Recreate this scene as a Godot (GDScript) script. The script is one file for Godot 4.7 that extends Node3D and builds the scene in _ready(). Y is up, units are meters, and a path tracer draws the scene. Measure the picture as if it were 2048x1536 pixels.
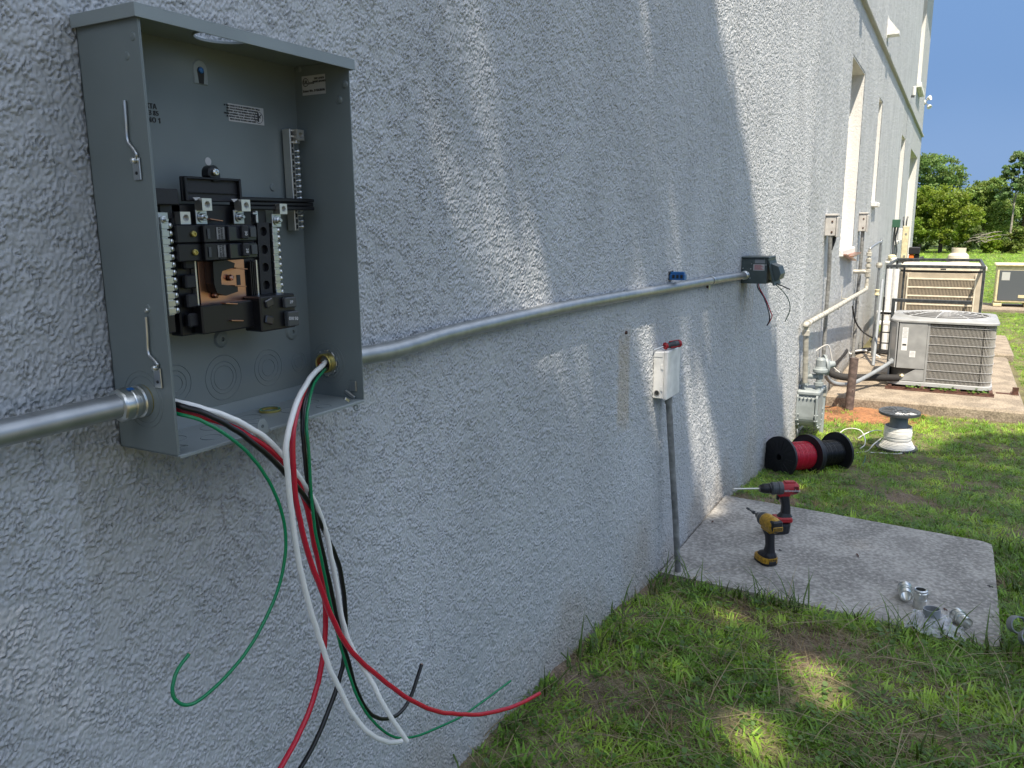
extends Node3D
# An outdoor load centre being wired on a stucco wall; x runs along the wall, z out of it, y up, metres.

const CLOUD := 0.16
const SUN := Vector3(-0.5, 1.0, 0.29)
var rng := RandomNumberGenerator.new()
var used := {}
var M := {}
var hgt: PackedByteArray
const HN := 1024
const HT := 0.002
var cracks := {}

# ---------------------------------------------------------------- naming and tagging
func numbered(called: String) -> String:
	if not used.has(called):
		used[called] = 0
		return called
	used[called] += 1
	return "%s_%03d" % [called, used[called]]

func tag(o: Node, label: String, category: String, group := "", kind := "") -> Node:
	if label != "": o.set_meta("label", label)
	if category != "": o.set_meta("category", category)
	if group != "": o.set_meta("group", group)
	if kind != "": o.set_meta("kind", kind)
	return o

func thing(called: String, label: String, category: String, at := Vector3.ZERO, group := "", basis_ := Basis()) -> Node3D:
	var o := Node3D.new()
	o.name = numbered(called)
	o.transform = Transform3D(basis_, at)
	add_child(o)
	tag(o, label, category, group)
	return o

func put(called: String, st, m: Material, parent: Node = self) -> MeshInstance3D:
	var o := MeshInstance3D.new()
	o.name = numbered(called) if parent == self else called
	o.mesh = st.commit() if st is SurfaceTool else st
	o.material_override = m
	parent.add_child(o, true)
	return o

func wput(called: String, st, m: Material, parent: Node3D) -> MeshInstance3D:
	# the shape is given in world coordinates; the part is moved under its thing
	var o := put(called, st, m, parent)
	o.global_transform = Transform3D.IDENTITY
	return o

# ---------------------------------------------------------------- materials
func C(r: float, g: float, b: float) -> Color:
	return Color(r, g, b).linear_to_srgb()

func noise_bytes(seed_: int, freq: float, size: int, octaves := 3, kind := FastNoiseLite.TYPE_SIMPLEX_SMOOTH, gain := 0.5, warp := 0.0, tall := 1.0) -> PackedByteArray:
	var n := FastNoiseLite.new()
	n.seed = seed_
	n.noise_type = kind
	n.frequency = freq
	n.fractal_type = FastNoiseLite.FRACTAL_FBM if octaves > 1 else FastNoiseLite.FRACTAL_NONE
	n.fractal_octaves = octaves
	n.fractal_gain = gain
	if warp > 0.0:
		n.domain_warp_enabled = true
		n.domain_warp_amplitude = warp
		n.domain_warp_frequency = freq * 0.6
		n.domain_warp_fractal_type = FastNoiseLite.DOMAIN_WARP_FRACTAL_NONE
	var im := n.get_seamless_image(size, int(size / tall), false, false, 0.12)
	if tall > 1.0: im.resize(size, size, Image.INTERPOLATE_CUBIC)
	return im.get_data()

func gray_tex(src: PackedByteArray, size: int, lo: float, hi: float, gain := 1.0) -> ImageTexture:
	var lut := PackedByteArray()
	lut.resize(256)
	for i in 256:
		lut[i] = int(clampf(lerpf(lo, hi, clampf((i / 255.0 - 0.5) * gain + 0.5, 0, 1)), 0, 1) * 255.0)
	var d := src.duplicate()
	for i in d.size():
		d[i] = lut[d[i]]
	return ImageTexture.create_from_image(Image.create_from_data(size, size, false, Image.FORMAT_L8, d))

func mat(c: Color, rough := 0.6, metal := 0.0, tex: Texture2D = null, scale := 1.0) -> StandardMaterial3D:
	var m := StandardMaterial3D.new()
	m.albedo_color = c
	m.roughness = rough
	m.metallic = metal
	if tex:
		m.albedo_texture = tex
		m.uv1_triplanar = true
		m.uv1_world_triplanar = true
		m.uv1_scale = Vector3.ONE * scale
	return m

func bump(m: StandardMaterial3D, tex: Texture2D, cm: float, scale: float) -> StandardMaterial3D:
	m.heightmap_enabled = true
	m.heightmap_texture = tex
	m.heightmap_scale = cm
	m.uv1_triplanar = true
	m.uv1_world_triplanar = true
	m.uv1_scale = Vector3.ONE * scale
	return m

# ---------------------------------------------------------------- mesh helpers
func S() -> SurfaceTool:
	var st := SurfaceTool.new()
	st.begin(Mesh.PRIMITIVE_TRIANGLES)
	return st

func tri(st: SurfaceTool, a: Vector3, b: Vector3, c: Vector3) -> void:
	# corners run counter-clockwise seen from outside; stored clockwise
	var n := (b - a).cross(c - a).normalized()
	st.set_normal(n); st.add_vertex(a)
	st.set_normal(n); st.add_vertex(c)
	st.set_normal(n); st.add_vertex(b)

func tri_n(st: SurfaceTool, a: Vector3, na: Vector3, b: Vector3, nb: Vector3, c: Vector3, nc: Vector3) -> void:
	st.set_normal(na); st.add_vertex(a)
	st.set_normal(nc); st.add_vertex(c)
	st.set_normal(nb); st.add_vertex(b)

func quad(st: SurfaceTool, a: Vector3, b: Vector3, c: Vector3, d: Vector3) -> void:
	tri(st, a, b, c)
	tri(st, a, c, d)

func quad_out(st: SurfaceTool, a: Vector3, b: Vector3, c: Vector3, d: Vector3, centre: Vector3) -> void:
	var n := (b - a).cross(c - a) + (c - a).cross(d - a)
	if n.dot((a + b + c + d) * 0.25 - centre) < 0:
		quad(st, d, c, b, a)
	else:
		quad(st, a, b, c, d)

func box(st: SurfaceTool, c: Vector3, s: Vector3, bev := 0.0, b := Basis()) -> void:
	var h := s * 0.5
	bev = minf(bev, minf(h.x, minf(h.y, h.z)) * 0.9)
	var V := func(sg: Vector3, ax: int) -> Vector3:
		var p := Vector3.ZERO
		for i in 3:
			p[i] = sg[i] * (h[i] - (0.0 if i == ax else bev))
		return c + b * p
	for a in 3:
		var u := (a + 1) % 3
		var v := (a + 2) % 3
		for sa in [-1.0, 1.0]:
			var q := []
			for k in [[-1.0, -1.0], [1.0, -1.0], [1.0, 1.0], [-1.0, 1.0]]:
				var sg := Vector3.ZERO
				sg[a] = sa; sg[u] = k[0]; sg[v] = k[1]
				q.append(V.call(sg, a))
			quad_out(st, q[0], q[1], q[2], q[3], c)
			if bev > 0.0:
				for sb in [-1.0, 1.0]:
					var e0 := Vector3.ZERO
					e0[u] = sa; e0[v] = sb
					var e1 := e0
					e0[a] = -1.0; e1[a] = 1.0
					quad_out(st, V.call(e0, u), V.call(e1, u), V.call(e1, v), V.call(e0, v), c)
	if bev > 0.0:
		for sx in [-1.0, 1.0]:
			for sy in [-1.0, 1.0]:
				for sz in [-1.0, 1.0]:
					var sg := Vector3(sx, sy, sz)
					var p: Vector3 = V.call(sg, 0)
					var q: Vector3 = V.call(sg, 1)
					var r: Vector3 = V.call(sg, 2)
					if (q - p).cross(r - p).dot(p + q + r - c * 3.0) < 0:
						tri(st, p, r, q)
					else:
						tri(st, p, q, r)

func bz(st: SurfaceTool, a: Vector3, b: Vector3, bev := 0.001) -> void:
	# box between two corners
	box(st, (a + b) * 0.5, (b - a).abs(), bev)

func frame_at(d: Vector3, hint := Vector3.UP) -> Basis:
	# a basis whose y runs along d
	var y := d.normalized()
	if absf(y.dot(hint)) > 0.95:
		hint = Vector3(0.31, 0.2, 0.93)
	var x := hint.cross(y).normalized()
	return Basis(x, y, x.cross(y))

func lathe(st: SurfaceTool, prof: Array, xf: Transform3D, n := 20, sx := 1.0, sz := 1.0) -> void:
	# profile of Vector2(radius, height) turned about the local y axis, edges sharp between segments
	for k in prof.size() - 1:
		var p: Vector2 = prof[k]
		var q: Vector2 = prof[k + 1]
		var t := q - p
		if t.length() < 1e-7:
			continue
		var nr := Vector2(t.y, -t.x).normalized()
		for i in n:
			var a0 := TAU * i / n
			var a1 := TAU * (i + 1) / n
			var d0 := Vector3(cos(a0) * sx, 0, sin(a0) * sz)
			var d1 := Vector3(cos(a1) * sx, 0, sin(a1) * sz)
			var y := Vector3.UP
			var n0 := (xf.basis * (Vector3(cos(a0), 0, sin(a0)) * nr.x + y * nr.y)).normalized()
			var n1 := (xf.basis * (Vector3(cos(a1), 0, sin(a1)) * nr.x + y * nr.y)).normalized()
			var A := xf * (d0 * p.x + y * p.y)
			var B := xf * (d1 * p.x + y * p.y)
			var Cc := xf * (d1 * q.x + y * q.y)
			var D := xf * (d0 * q.x + y * q.y)
			if p.x > 1e-7:
				tri_n(st, A, n0, Cc, n1, B, n1)
			if q.x > 1e-7:
				tri_n(st, A, n0, D, n0, Cc, n1)

func cyl(st: SurfaceTool, a: Vector3, b: Vector3, r: float, n := 14, bev := 0.0) -> void:
	var L := (b - a).length()
	var xf := Transform3D(frame_at(b - a), a)
	if bev > 0.0:
		lathe(st, [Vector2(0, 0), Vector2(r - bev, 0), Vector2(r, bev), Vector2(r, L - bev), Vector2(r - bev, L), Vector2(0, L)], xf, n)
	else:
		lathe(st, [Vector2(0, 0), Vector2(r, 0), Vector2(r, L), Vector2(0, L)], xf, n)

func tube(st: SurfaceTool, pts: PackedVector3Array, r: float, n := 10, r_end := -1.0) -> void:
	var last := pts.size() - 1
	var d := (pts[1] - pts[0]).normalized()
	var b := frame_at(d)
	var x := b.x
	var rings := []
	for k in pts.size():
		var dn: Vector3
		if k == 0: dn = (pts[1] - pts[0]).normalized()
		elif k == last: dn = (pts[last] - pts[last - 1]).normalized()
		else: dn = ((pts[k + 1] - pts[k]).normalized() + (pts[k] - pts[k - 1]).normalized()).normalized()
		x = (x - dn * x.dot(dn)).normalized()
		var z := x.cross(dn)
		var rr := r if r_end < 0 else lerpf(r, r_end, float(k) / last)
		var ring := []
		for i in n:
			var a := TAU * i / n
			ring.append([pts[k] + (x * cos(a) + z * sin(a)) * rr, x * cos(a) + z * sin(a)])
		rings.append(ring)
	for k in last:
		for i in n:
			var j := (i + 1) % n
			var A = rings[k][i]; var B = rings[k][j]; var Cc = rings[k + 1][j]; var D = rings[k + 1][i]
			tri_n(st, A[0], A[1], D[0], D[1], Cc[0], Cc[1])
			tri_n(st, A[0], A[1], Cc[0], Cc[1], B[0], B[1])
	for i in n:
		var j := (i + 1) % n
		tri(st, pts[0], rings[0][i][0], rings[0][j][0])
		tri(st, pts[last], rings[last][j][0], rings[last][i][0])

func smooth_line(p: Array, per := 8) -> PackedVector3Array:
	var out := PackedVector3Array()
	for i in p.size() - 1:
		var a: Vector3 = p[maxi(i - 1, 0)]
		var b: Vector3 = p[i]
		var c: Vector3 = p[i + 1]
		var d: Vector3 = p[mini(i + 2, p.size() - 1)]
		for k in per:
			out.append(b.cubic_interpolate(c, a, d, float(k) / per))
	out.append(p[p.size() - 1])
	return out

func prism(st: SurfaceTool, poly: PackedVector2Array, xf: Transform3D, depth: float, bev := 0.0) -> void:
	# polygon in local xy, pushed out along local +z, its front edge bevelled
	if Geometry2D.is_polygon_clockwise(poly):
		poly = poly.duplicate()
		poly.reverse()
	var idx := Geometry2D.triangulate_polygon(poly)
	var front := poly
	if bev > 0.0:
		var off := Geometry2D.offset_polygon(poly, -bev, Geometry2D.JOIN_MITER)
		if off.size() == 1 and off[0].size() == poly.size():
			front = off[0]
			if Geometry2D.is_polygon_clockwise(front):
				front.reverse()
			# line the corners up with the outline's
			var best := 0
			for k in front.size():
				if front[k].distance_to(poly[0]) < front[best].distance_to(poly[0]): best = k
			var f2 := PackedVector2Array()
			for k in front.size(): f2.append(front[(best + k) % front.size()])
			front = f2
		else:
			bev = 0.0
	var P := func(q: Vector2, z: float) -> Vector3: return xf * Vector3(q.x, q.y, z)
	for k in range(0, idx.size(), 3):
		var a := idx[k]; var b := idx[k + 1]; var c := idx[k + 2]
		if (poly[b] - poly[a]).cross(poly[c] - poly[a]) < 0:
			var t := b; b = c; c = t
		tri(st, P.call(front[a], depth), P.call(front[b], depth), P.call(front[c], depth))
		tri(st, P.call(poly[a], 0.0), P.call(poly[c], 0.0), P.call(poly[b], 0.0))
	var m := poly.size()
	for k in m:
		var j := (k + 1) % m
		quad(st, P.call(poly[k], 0.0), P.call(poly[j], 0.0), P.call(poly[j], depth - bev), P.call(poly[k], depth - bev))
		if bev > 0.0:
			quad(st, P.call(poly[k], depth - bev), P.call(poly[j], depth - bev), P.call(front[j], depth), P.call(front[k], depth))

func round_rect(w: float, h: float, r: float, n := 5) -> PackedVector2Array:
	var o := PackedVector2Array()
	for c in [[1, 1, 0.0], [-1, 1, PI / 2], [-1, -1, PI], [1, -1, PI * 1.5]]:
		for k in n + 1:
			var a: float = c[2] + PI / 2 * k / n
			o.append(Vector2(c[0] * (w / 2 - r) + cos(a) * r, c[1] * (h / 2 - r) + sin(a) * r))
	return o

func holed_plate(st: SurfaceTool, xf: Transform3D, lo: Vector2, hi: Vector2, c: Vector2, r: float, t: float, n := 32) -> void:
	# a plate in local xy from z = 0 to t with one round hole
	var ang := []
	for i in n: ang.append(TAU * i / n)
	for q in [lo, Vector2(hi.x, lo.y), hi, Vector2(lo.x, hi.y)]:
		ang.append(fposmod((q - c).angle(), TAU))
	ang.sort()
	var inner := []
	var outer := []
	for a in ang:
		var d := Vector2(cos(a), sin(a))
		var k := 1e9
		if d.x > 1e-6: k = minf(k, (hi.x - c.x) / d.x)
		if d.x < -1e-6: k = minf(k, (lo.x - c.x) / d.x)
		if d.y > 1e-6: k = minf(k, (hi.y - c.y) / d.y)
		if d.y < -1e-6: k = minf(k, (lo.y - c.y) / d.y)
		inner.append(c + d * r)
		outer.append(c + d * k)
	var P := func(q: Vector2, z: float) -> Vector3: return xf * Vector3(q.x, q.y, z)
	for i in ang.size():
		var j := (i + 1) % ang.size()
		quad(st, P.call(inner[i], t), P.call(outer[i], t), P.call(outer[j], t), P.call(inner[j], t))
		quad(st, P.call(inner[j], 0.0), P.call(outer[j], 0.0), P.call(outer[i], 0.0), P.call(inner[i], 0.0))
		quad(st, P.call(outer[i], 0.0), P.call(outer[j], 0.0), P.call(outer[j], t), P.call(outer[i], t))
		quad(st, P.call(inner[j], 0.0), P.call(inner[i], 0.0), P.call(inner[i], t), P.call(inner[j], t))

func torus(st: SurfaceTool, c: Vector3, axis: Vector3, R: float, r: float, n := 32, k := 6) -> void:
	var b := frame_at(axis)
	var pts := PackedVector3Array()
	for i in n + 1:
		var a := TAU * i / n
		pts.append(c + (b.x * cos(a) + b.z * sin(a)) * R)
	tube(st, pts, r, k)

func letters(called: String, s: String, height: float, xf: Transform3D, m: Material, parent: Node3D, font := "Droid Sans") -> MeshInstance3D:
	var t := TextMesh.new()
	var f := SystemFont.new()
	f.font_names = PackedStringArray([font])
	f.font_weight = 700
	t.font = f
	t.text = s
	t.font_size = 32
	t.pixel_size = height / 32.0
	t.depth = 0.0004
	t.curve_step = 4.0
	var o := MeshInstance3D.new()
	o.name = called
	o.mesh = t
	o.material_override = m
	parent.add_child(o, true)
	o.global_transform = xf
	return o


func clouds() -> ImageTexture:
	# broken summer cloud, an equirectangular sheet of white over the blue
	var n := FastNoiseLite.new()
	n.seed = 34
	n.noise_type = FastNoiseLite.TYPE_SIMPLEX_SMOOTH
	n.frequency = 1.1
	n.fractal_octaves = 5
	var W := 512
	var H := 256
	var im := Image.create(W, H, false, Image.FORMAT_RGBAF)
	for j in H:
		var lat := (0.5 - (j + 0.5) / H) * PI
		for i in W:
			var lon := (i + 0.5) / W * TAU
			var d := Vector3(cos(lat) * sin(lon), sin(lat), -cos(lat) * cos(lon))
			var v := n.get_noise_3d(d.x * 1.6, d.y * 3.2, d.z * 1.6)
			var a := smoothstep(-0.2, 0.3, v + CLOUD) * smoothstep(0.24, 0.5, d.y)
			# a low grey bank along the horizon
			var bank := smoothstep(0.125 + 0.05 * n.get_noise_2d(d.x * 2.0 + 5.0, d.z * 2.0), 0.06, d.y) * 0.22 * smoothstep(-0.02, 0.01, d.y)
			var k := a / maxf(a + bank, 0.0001)
			im.set_pixel(i, j, Color(lerpf(0.11, 0.74, k), lerpf(0.12, 0.73, k), lerpf(0.12, 0.71, k), maxf(a * 0.95, bank)))
	return ImageTexture.create_from_image(im)

func _ready() -> void:
	# camera, sky, sun, exposure
	var cam := Camera3D.new()
	cam.name = "camera"
	cam.transform = Transform3D(Basis(Vector3(0.47852, -0.0082, 0.87804), Vector3(0.17682, 0.98039, -0.08721), Vector3(-0.8601, 0.19691, 0.4706)).orthonormalized(), Vector3(0, 1.68, 0.9752))
	cam.fov = 51.17
	cam.near = 0.02
	cam.far = 900.0
	add_child(cam)
	cam.current = true
	var we := WorldEnvironment.new()
	we.name = "world_environment"
	var env := Environment.new()
	env.background_mode = Environment.BG_SKY
	var sky := Sky.new()
	var sm := ProceduralSkyMaterial.new()
	sm.sky_top_color = C(0.105, 0.195, 0.37)
	sm.sky_horizon_color = C(0.105, 0.18, 0.32)
	sm.sky_curve = 0.2
	sm.ground_bottom_color = C(0.12, 0.14, 0.07)
	sm.ground_horizon_color = C(0.2, 0.22, 0.18)
	sm.sun_angle_max = 20.0
	sm.sky_cover = clouds()
	sm.sky_cover_modulate = Color(1, 1, 1, 1)
	sky.sky_material = sm
	env.sky = sky
	env.tonemap_mode = Environment.TONE_MAPPER_LINEAR
	env.tonemap_exposure = 1.94
	env.sdfgi_enabled = true
	env.ssao_enabled = true
	env.ssil_enabled = true
	we.environment = env
	add_child(we)
	var sun := DirectionalLight3D.new()
	sun.name = "sun"
	sun.light_energy = 1.34
	sun.light_color = Color(1.0, 0.955, 0.88)
	sun.light_angular_distance = 0.5
	sun.shadow_enabled = true
	add_child(sun)
	sun.look_at_from_position(SUN * 20.0, Vector3.ZERO, Vector3(0, 0, 1))
	patchy.seed = 8
	patchy.noise_type = FastNoiseLite.TYPE_SIMPLEX_SMOOTH
	patchy.frequency = 0.06
	patchy.fractal_octaves = 3

	make_materials()
	build_ground()
	build_building()
	build_slab()
	build_condensers()
	build_trees()
	build_panel()
	build_conduits()
	build_wires()
	build_white_box()
	build_inlet()
	build_tools()
	build_fittings()
	build_reels()
	build_gas()
	build_far_wall()
	build_grass()


# ---------------------------------------------------------------- the place
func ground_y(x: float, z: float) -> float:
	var k := [[-200.0, 0.34], [1.5, 0.31], [2.4, 0.275], [3.0, 0.235], [4.1, 0.2], [5.4, 0.06], [6.3, 0.0], [300.0, 0.0]]
	var y := 0.0
	for i in k.size() - 1:
		if x >= k[i][0] and x <= k[i + 1][0]:
			y = lerpf(k[i][1], k[i + 1][1], (x - k[i][0]) / (k[i + 1][0] - k[i][0]))
	y += 0.035 * exp(-z / 0.25) * clampf((2.9 - x) * 2.0, 0, 1)
	return y

var patchy := FastNoiseLite.new()

func lit_hole(p: Vector3) -> bool:
	# openings in the crown, given by where the light that comes through them lands
	var s := SUN.normalized()
	var luck := fposmod(sin(p.dot(Vector3(127.1, 311.7, 74.7))) * 43758.5453, 1.0)
	for h in holes:
		var v: Vector3 = p - h[0]
		var d := (v - s * v.dot(s)).length()
		if d < h[1] + 0.05 and luck < h[2] * clampf((h[1] + 0.05 - d) / 0.05, 0.3, 1.0): return true
	return false

var holes := []

func in_shade(p: Vector3) -> bool:
	# whether the oak behind the camera shades the point that the sun ray through p reaches
	var s := SUN
	var t := p.z / s.z
	var q := p - s * t
	if q.y > ground_y(q.x, 0.0):
		var e := [[-0.5, 6.2], [0.06, 5.95], [0.65, 5.59], [1.145, 5.04], [1.66, 4.57], [2.02, 4.15], [2.32, 3.8], [2.57, 3.5], [3.3, 2.95], [4.5, 2.2], [7.0, 0.0], [30.0, -18.0]]
		var lim := 6.2
		for i in e.size() - 1:
			if q.y >= e[i][0] and q.y <= e[i + 1][0]:
				lim = lerpf(e[i][1], e[i + 1][1], (q.y - e[i][0]) / (e[i + 1][0] - e[i][0]))
		return q.x > -1.6 and q.y < 3.6 and q.x < lim + 0.1 * patchy.get_noise_2d(q.y * 60.0, 7.0) and not lit_hole(q)
	t = (p.y - 0.1) / s.y
	q = p - s * t
	var g := [[-1.0, 5.75], [0.0, 5.95], [0.39, 6.15], [0.5, 6.4], [0.72, 6.22], [1.07, 6.5], [1.13, 6.75], [1.19, 6.98], [1.58, 7.25], [2.4, 7.5], [5.0, 8.0]]
	var lim2 := 6.0
	for i in g.size() - 1:
		if q.z >= g[i][0] and q.z <= g[i + 1][0]:
			lim2 = lerpf(g[i][1], g[i + 1][1], (q.z - g[i][0]) / (g[i + 1][0] - g[i][0]))
	return q.x > -1.6 and q.z < 4.6 and q.x < lim2 and not lit_hole(q)

func make_materials() -> void:
	var nf := noise_bytes(11, 0.03, 256, 4)
	var nc := noise_bytes(23, 0.012, 256, 4)
	M.grain = gray_tex(nf, 256, 0.8, 1.0, 1.6)
	M.blotch = gray_tex(nc, 256, 0.72, 1.0, 1.8)
	M.soft = gray_tex(nc, 256, 0.9, 1.0, 1.5)
	M.sheet = gray_tex(nc, 256, 0.95, 1.0, 1.5)
	M.fine = gray_tex(noise_bytes(5, 0.09, 256, 3), 256, 0.0, 1.0, 1.3)
	# stucco: plateaus of pressed plaster with pits between, one texel is 2 mm
	var a := noise_bytes(71, 0.29, HN, 3, FastNoiseLite.TYPE_SIMPLEX, 0.5, 1.5, 1.35)
	var b := noise_bytes(72, 0.055, HN, 4, FastNoiseLite.TYPE_SIMPLEX, 0.55)
	var c := noise_bytes(73, 0.014, HN, 3)
	var e := noise_bytes(74, 0.045, HN, 3)
	hgt = PackedByteArray()
	hgt.resize(HN * HN)
	for i in HN * HN:
		var p := (a[i] / 255.0 - 0.5) * 2.0
		var q := (b[i] / 255.0 - 0.5) * 2.0
		var r := (c[i] / 255.0 - 0.5) * 2.0
		# two trowelled levels with ragged edges, roughened by small nibs and crevices
		var s := clampf((q + 0.3 * p + 0.12 + r * 0.4) * 7.0 + 0.5, 0.0, 1.0)
		var rough := 0.3 + 0.7 * clampf((e[i] / 255.0 - 0.36) * 3.2 - r * 0.5, 0.0, 1.0)
		hgt[i] = int(clampf(0.06 + 0.24 * s + 0.6 * rough * clampf(p * 2.0 + 0.68, 0.0, 1.0) + 0.1 * (1.0 - rough), 0.0, 1.0) * 255.0)
	var htex := ImageTexture.create_from_image(Image.create_from_data(HN, HN, false, Image.FORMAT_L8, hgt))
	var stucco_c := C(0.445, 0.458, 0.465)
	M.wall_far = bump(mat(stucco_c, 0.8, 0.0, null), htex, 0.7, 1.0 / (HN * HT))
	for k in 3:
		var w := bump(mat(Color.WHITE, 0.6), htex, [0.16, 0.36, 0.6][k], 1.0 / (HN * HT))
		w.vertex_color_use_as_albedo = true
		M["wall_near_%d" % k] = w
	M.reveal = bump(mat(C(0.72, 0.71, 0.68), 0.8), htex, 0.3, 1.0 / (HN * HT))
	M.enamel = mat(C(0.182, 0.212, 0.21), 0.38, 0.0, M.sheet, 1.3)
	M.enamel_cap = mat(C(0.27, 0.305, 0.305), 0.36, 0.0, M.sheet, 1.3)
	M.line = mat(C(0.1, 0.12, 0.125), 0.6)
	M.zinc = mat(C(0.62, 0.64, 0.64), 0.3, 1.0, M.soft, 5.0)
	M.emt = mat(C(0.42, 0.435, 0.44), 0.42, 0.8, M.soft, 7.0)
	M.bright = mat(C(0.7, 0.71, 0.68), 0.28, 1.0)
	M.brass = mat(C(0.55, 0.45, 0.14), 0.35, 0.8)
	M.copper = mat(C(0.62, 0.33, 0.22), 0.32, 1.0)
	M.tin = mat(C(0.72, 0.69, 0.62), 0.35, 0.9)
	M.black = mat(C(0.008, 0.008, 0.01), 0.35)
	M.black_soft = mat(C(0.016, 0.016, 0.02), 0.5, 0.0, M.grain, 30.0)
	M.smoke = mat(C(0.03, 0.032, 0.04), 0.15)
	M.label = mat(C(0.5, 0.5, 0.5), 0.5)
	M.label_white = mat(C(0.75, 0.75, 0.75), 0.5)
	M.ink = mat(C(0.02, 0.02, 0.02), 0.6)
	M.red_wire = mat(C(0.5, 0.014, 0.035), 0.22)
	M.black_wire = mat(C(0.008, 0.008, 0.009), 0.28)
	M.white_wire = mat(C(0.82, 0.81, 0.77), 0.22)
	M.green_wire = mat(C(0.005, 0.2, 0.075), 0.25)
	M.pvc_white = mat(C(0.8, 0.8, 0.785), 0.45, 0.0, M.soft, 4.0)
	M.pvc_gray = mat(C(0.28, 0.3, 0.32), 0.5, 0.0, M.soft, 4.0)
	M.pvc_weathered = mat(C(0.31, 0.31, 0.3), 0.7, 0.0, M.blotch, 5.0)
	M.inlet = mat(C(0.075, 0.098, 0.096), 0.45, 0.0, M.soft, 4.0)
	M.red_tool = mat(C(0.42, 0.012, 0.02), 0.4, 0.0, M.soft, 20.0)
	M.yellow_tool = mat(C(0.58, 0.32, 0.02), 0.45, 0.0, M.blotch, 20.0)
	M.tool_gray = mat(C(0.06, 0.065, 0.07), 0.4, 0.1)
	M.blue = mat(C(0.02, 0.13, 0.36), 0.4)
	var sf := noise_bytes(88, 0.11, 512, 4, FastNoiseLite.TYPE_SIMPLEX, 0.65)
	var sl := noise_bytes(89, 0.009, 512, 5, FastNoiseLite.TYPE_SIMPLEX, 0.6, 20.0)
	for i in sf.size():
		var l := clampf((sl[i] / 255.0 - 0.5) * 2.4 + 0.5, 0.0, 1.0)
		var f := (sf[i] / 255.0 - 0.5)
		sf[i] = int(clampf(0.74 + 0.14 * l + f * 0.36 + (0.12 if f > 0.3 else 0.0), 0.0, 1.0) * 255.0)
	M.speckle = ImageTexture.create_from_image(Image.create_from_data(512, 512, false, Image.FORMAT_L8, sf))
	M.concrete = bump(mat(C(0.53, 0.5, 0.455), 0.9, 0.0, M.speckle, 1.0), M.fine, 0.12, 0.62)
	M.concrete_old = bump(mat(C(0.45, 0.37, 0.28), 0.95, 0.0, M.speckle, 0.8), M.fine, 0.3, 0.8)
	M.gas_gray = mat(C(0.31, 0.345, 0.35), 0.5, 0.0, M.soft, 3.0)
	M.gas_cream = mat(C(0.58, 0.55, 0.47), 0.55, 0.0, M.blotch, 4.0)
	M.box_tan = mat(C(0.52, 0.5, 0.475), 0.6, 0.0, M.soft, 3.0)
	M.ac_gray = mat(C(0.35, 0.355, 0.355), 0.45, 0.0, M.soft, 2.0)
	M.ac_light = mat(C(0.42, 0.425, 0.43), 0.45)
	M.ac_fin = mat(C(0.47, 0.45, 0.42), 0.6)
	M.ac_dark = mat(C(0.07, 0.066, 0.06), 0.8)
	M.ac_beige = mat(C(0.5, 0.43, 0.33), 0.5, 0.0, M.soft, 2.0)
	M.ac_beige_fin = mat(C(0.42, 0.35, 0.26), 0.6)
	M.cage = mat(C(0.05, 0.058, 0.062), 0.5, 0.0, M.blotch, 4.0)
	M.cream = mat(C(0.75, 0.66, 0.42), 0.5, 0.0, M.soft, 3.0)
	M.cream_pale = mat(C(0.78, 0.7, 0.56), 0.5, 0.0, M.soft, 3.0)
	M.grille = mat(C(0.09, 0.1, 0.115), 0.6)
	M.post = mat(C(0.16, 0.115, 0.1), 0.75, 0.0, M.blotch, 6.0)
	M.rust = mat(C(0.13, 0.06, 0.04), 0.9, 0.0, M.blotch, 6.0)
	M.rubber = mat(C(0.03, 0.028, 0.028), 0.8, 0.0, M.grain, 8.0)
	M.glass = mat(C(0.06, 0.08, 0.1), 0.06)
	M.orange = mat(C(0.75, 0.17, 0.02), 0.5)
	M.clay = mat(C(0.45, 0.17, 0.08), 0.8, 0.0, M.blotch, 5.0)
	M.dark_green = mat(C(0.03, 0.1, 0.06), 0.6)
	M.bark = bump(mat(C(0.13, 0.1, 0.075), 0.95, 0.0, M.blotch, 2.0), M.fine, 0.6, 2.0)
	M.bark_pale = bump(mat(C(0.42, 0.38, 0.31), 0.95, 0.0, M.blotch, 1.0), M.fine, 0.6, 2.0)
	M.leaf = mat(Color.WHITE, 0.55)
	M.leaf.vertex_color_use_as_albedo = true
	M.leaf.backlight_enabled = true
	M.leaf.backlight = Color(0.95, 0.95, 0.95)
	M.leaf.cull_mode = BaseMaterial3D.CULL_DISABLED
	M.grass = mat(Color.WHITE, 0.5)
	M.grass.vertex_color_use_as_albedo = true
	M.grass.backlight_enabled = true
	M.grass.backlight = Color(0.9, 0.9, 0.9)
	M.grass.cull_mode = BaseMaterial3D.CULL_DISABLED
	M.soil = bump(mat(Color.WHITE, 0.95, 0.0, M.grain, 3.0), M.fine, 0.8, 3.0)
	M.soil.vertex_color_use_as_albedo = true
	M.film = mat(Color(0.93, 0.94, 0.96, 0.34), 0.06)
	M.film.transparency = BaseMaterial3D.TRANSPARENCY_ALPHA
	M.film.cull_mode = BaseMaterial3D.CULL_DISABLED

func hsample(x: float, y: float) -> float:
	var i := posmod(int(round(x / HT)), HN)
	var j := posmod(int(round(y / HT)), HN)
	return hgt[j * HN + i] / 255.0

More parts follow.
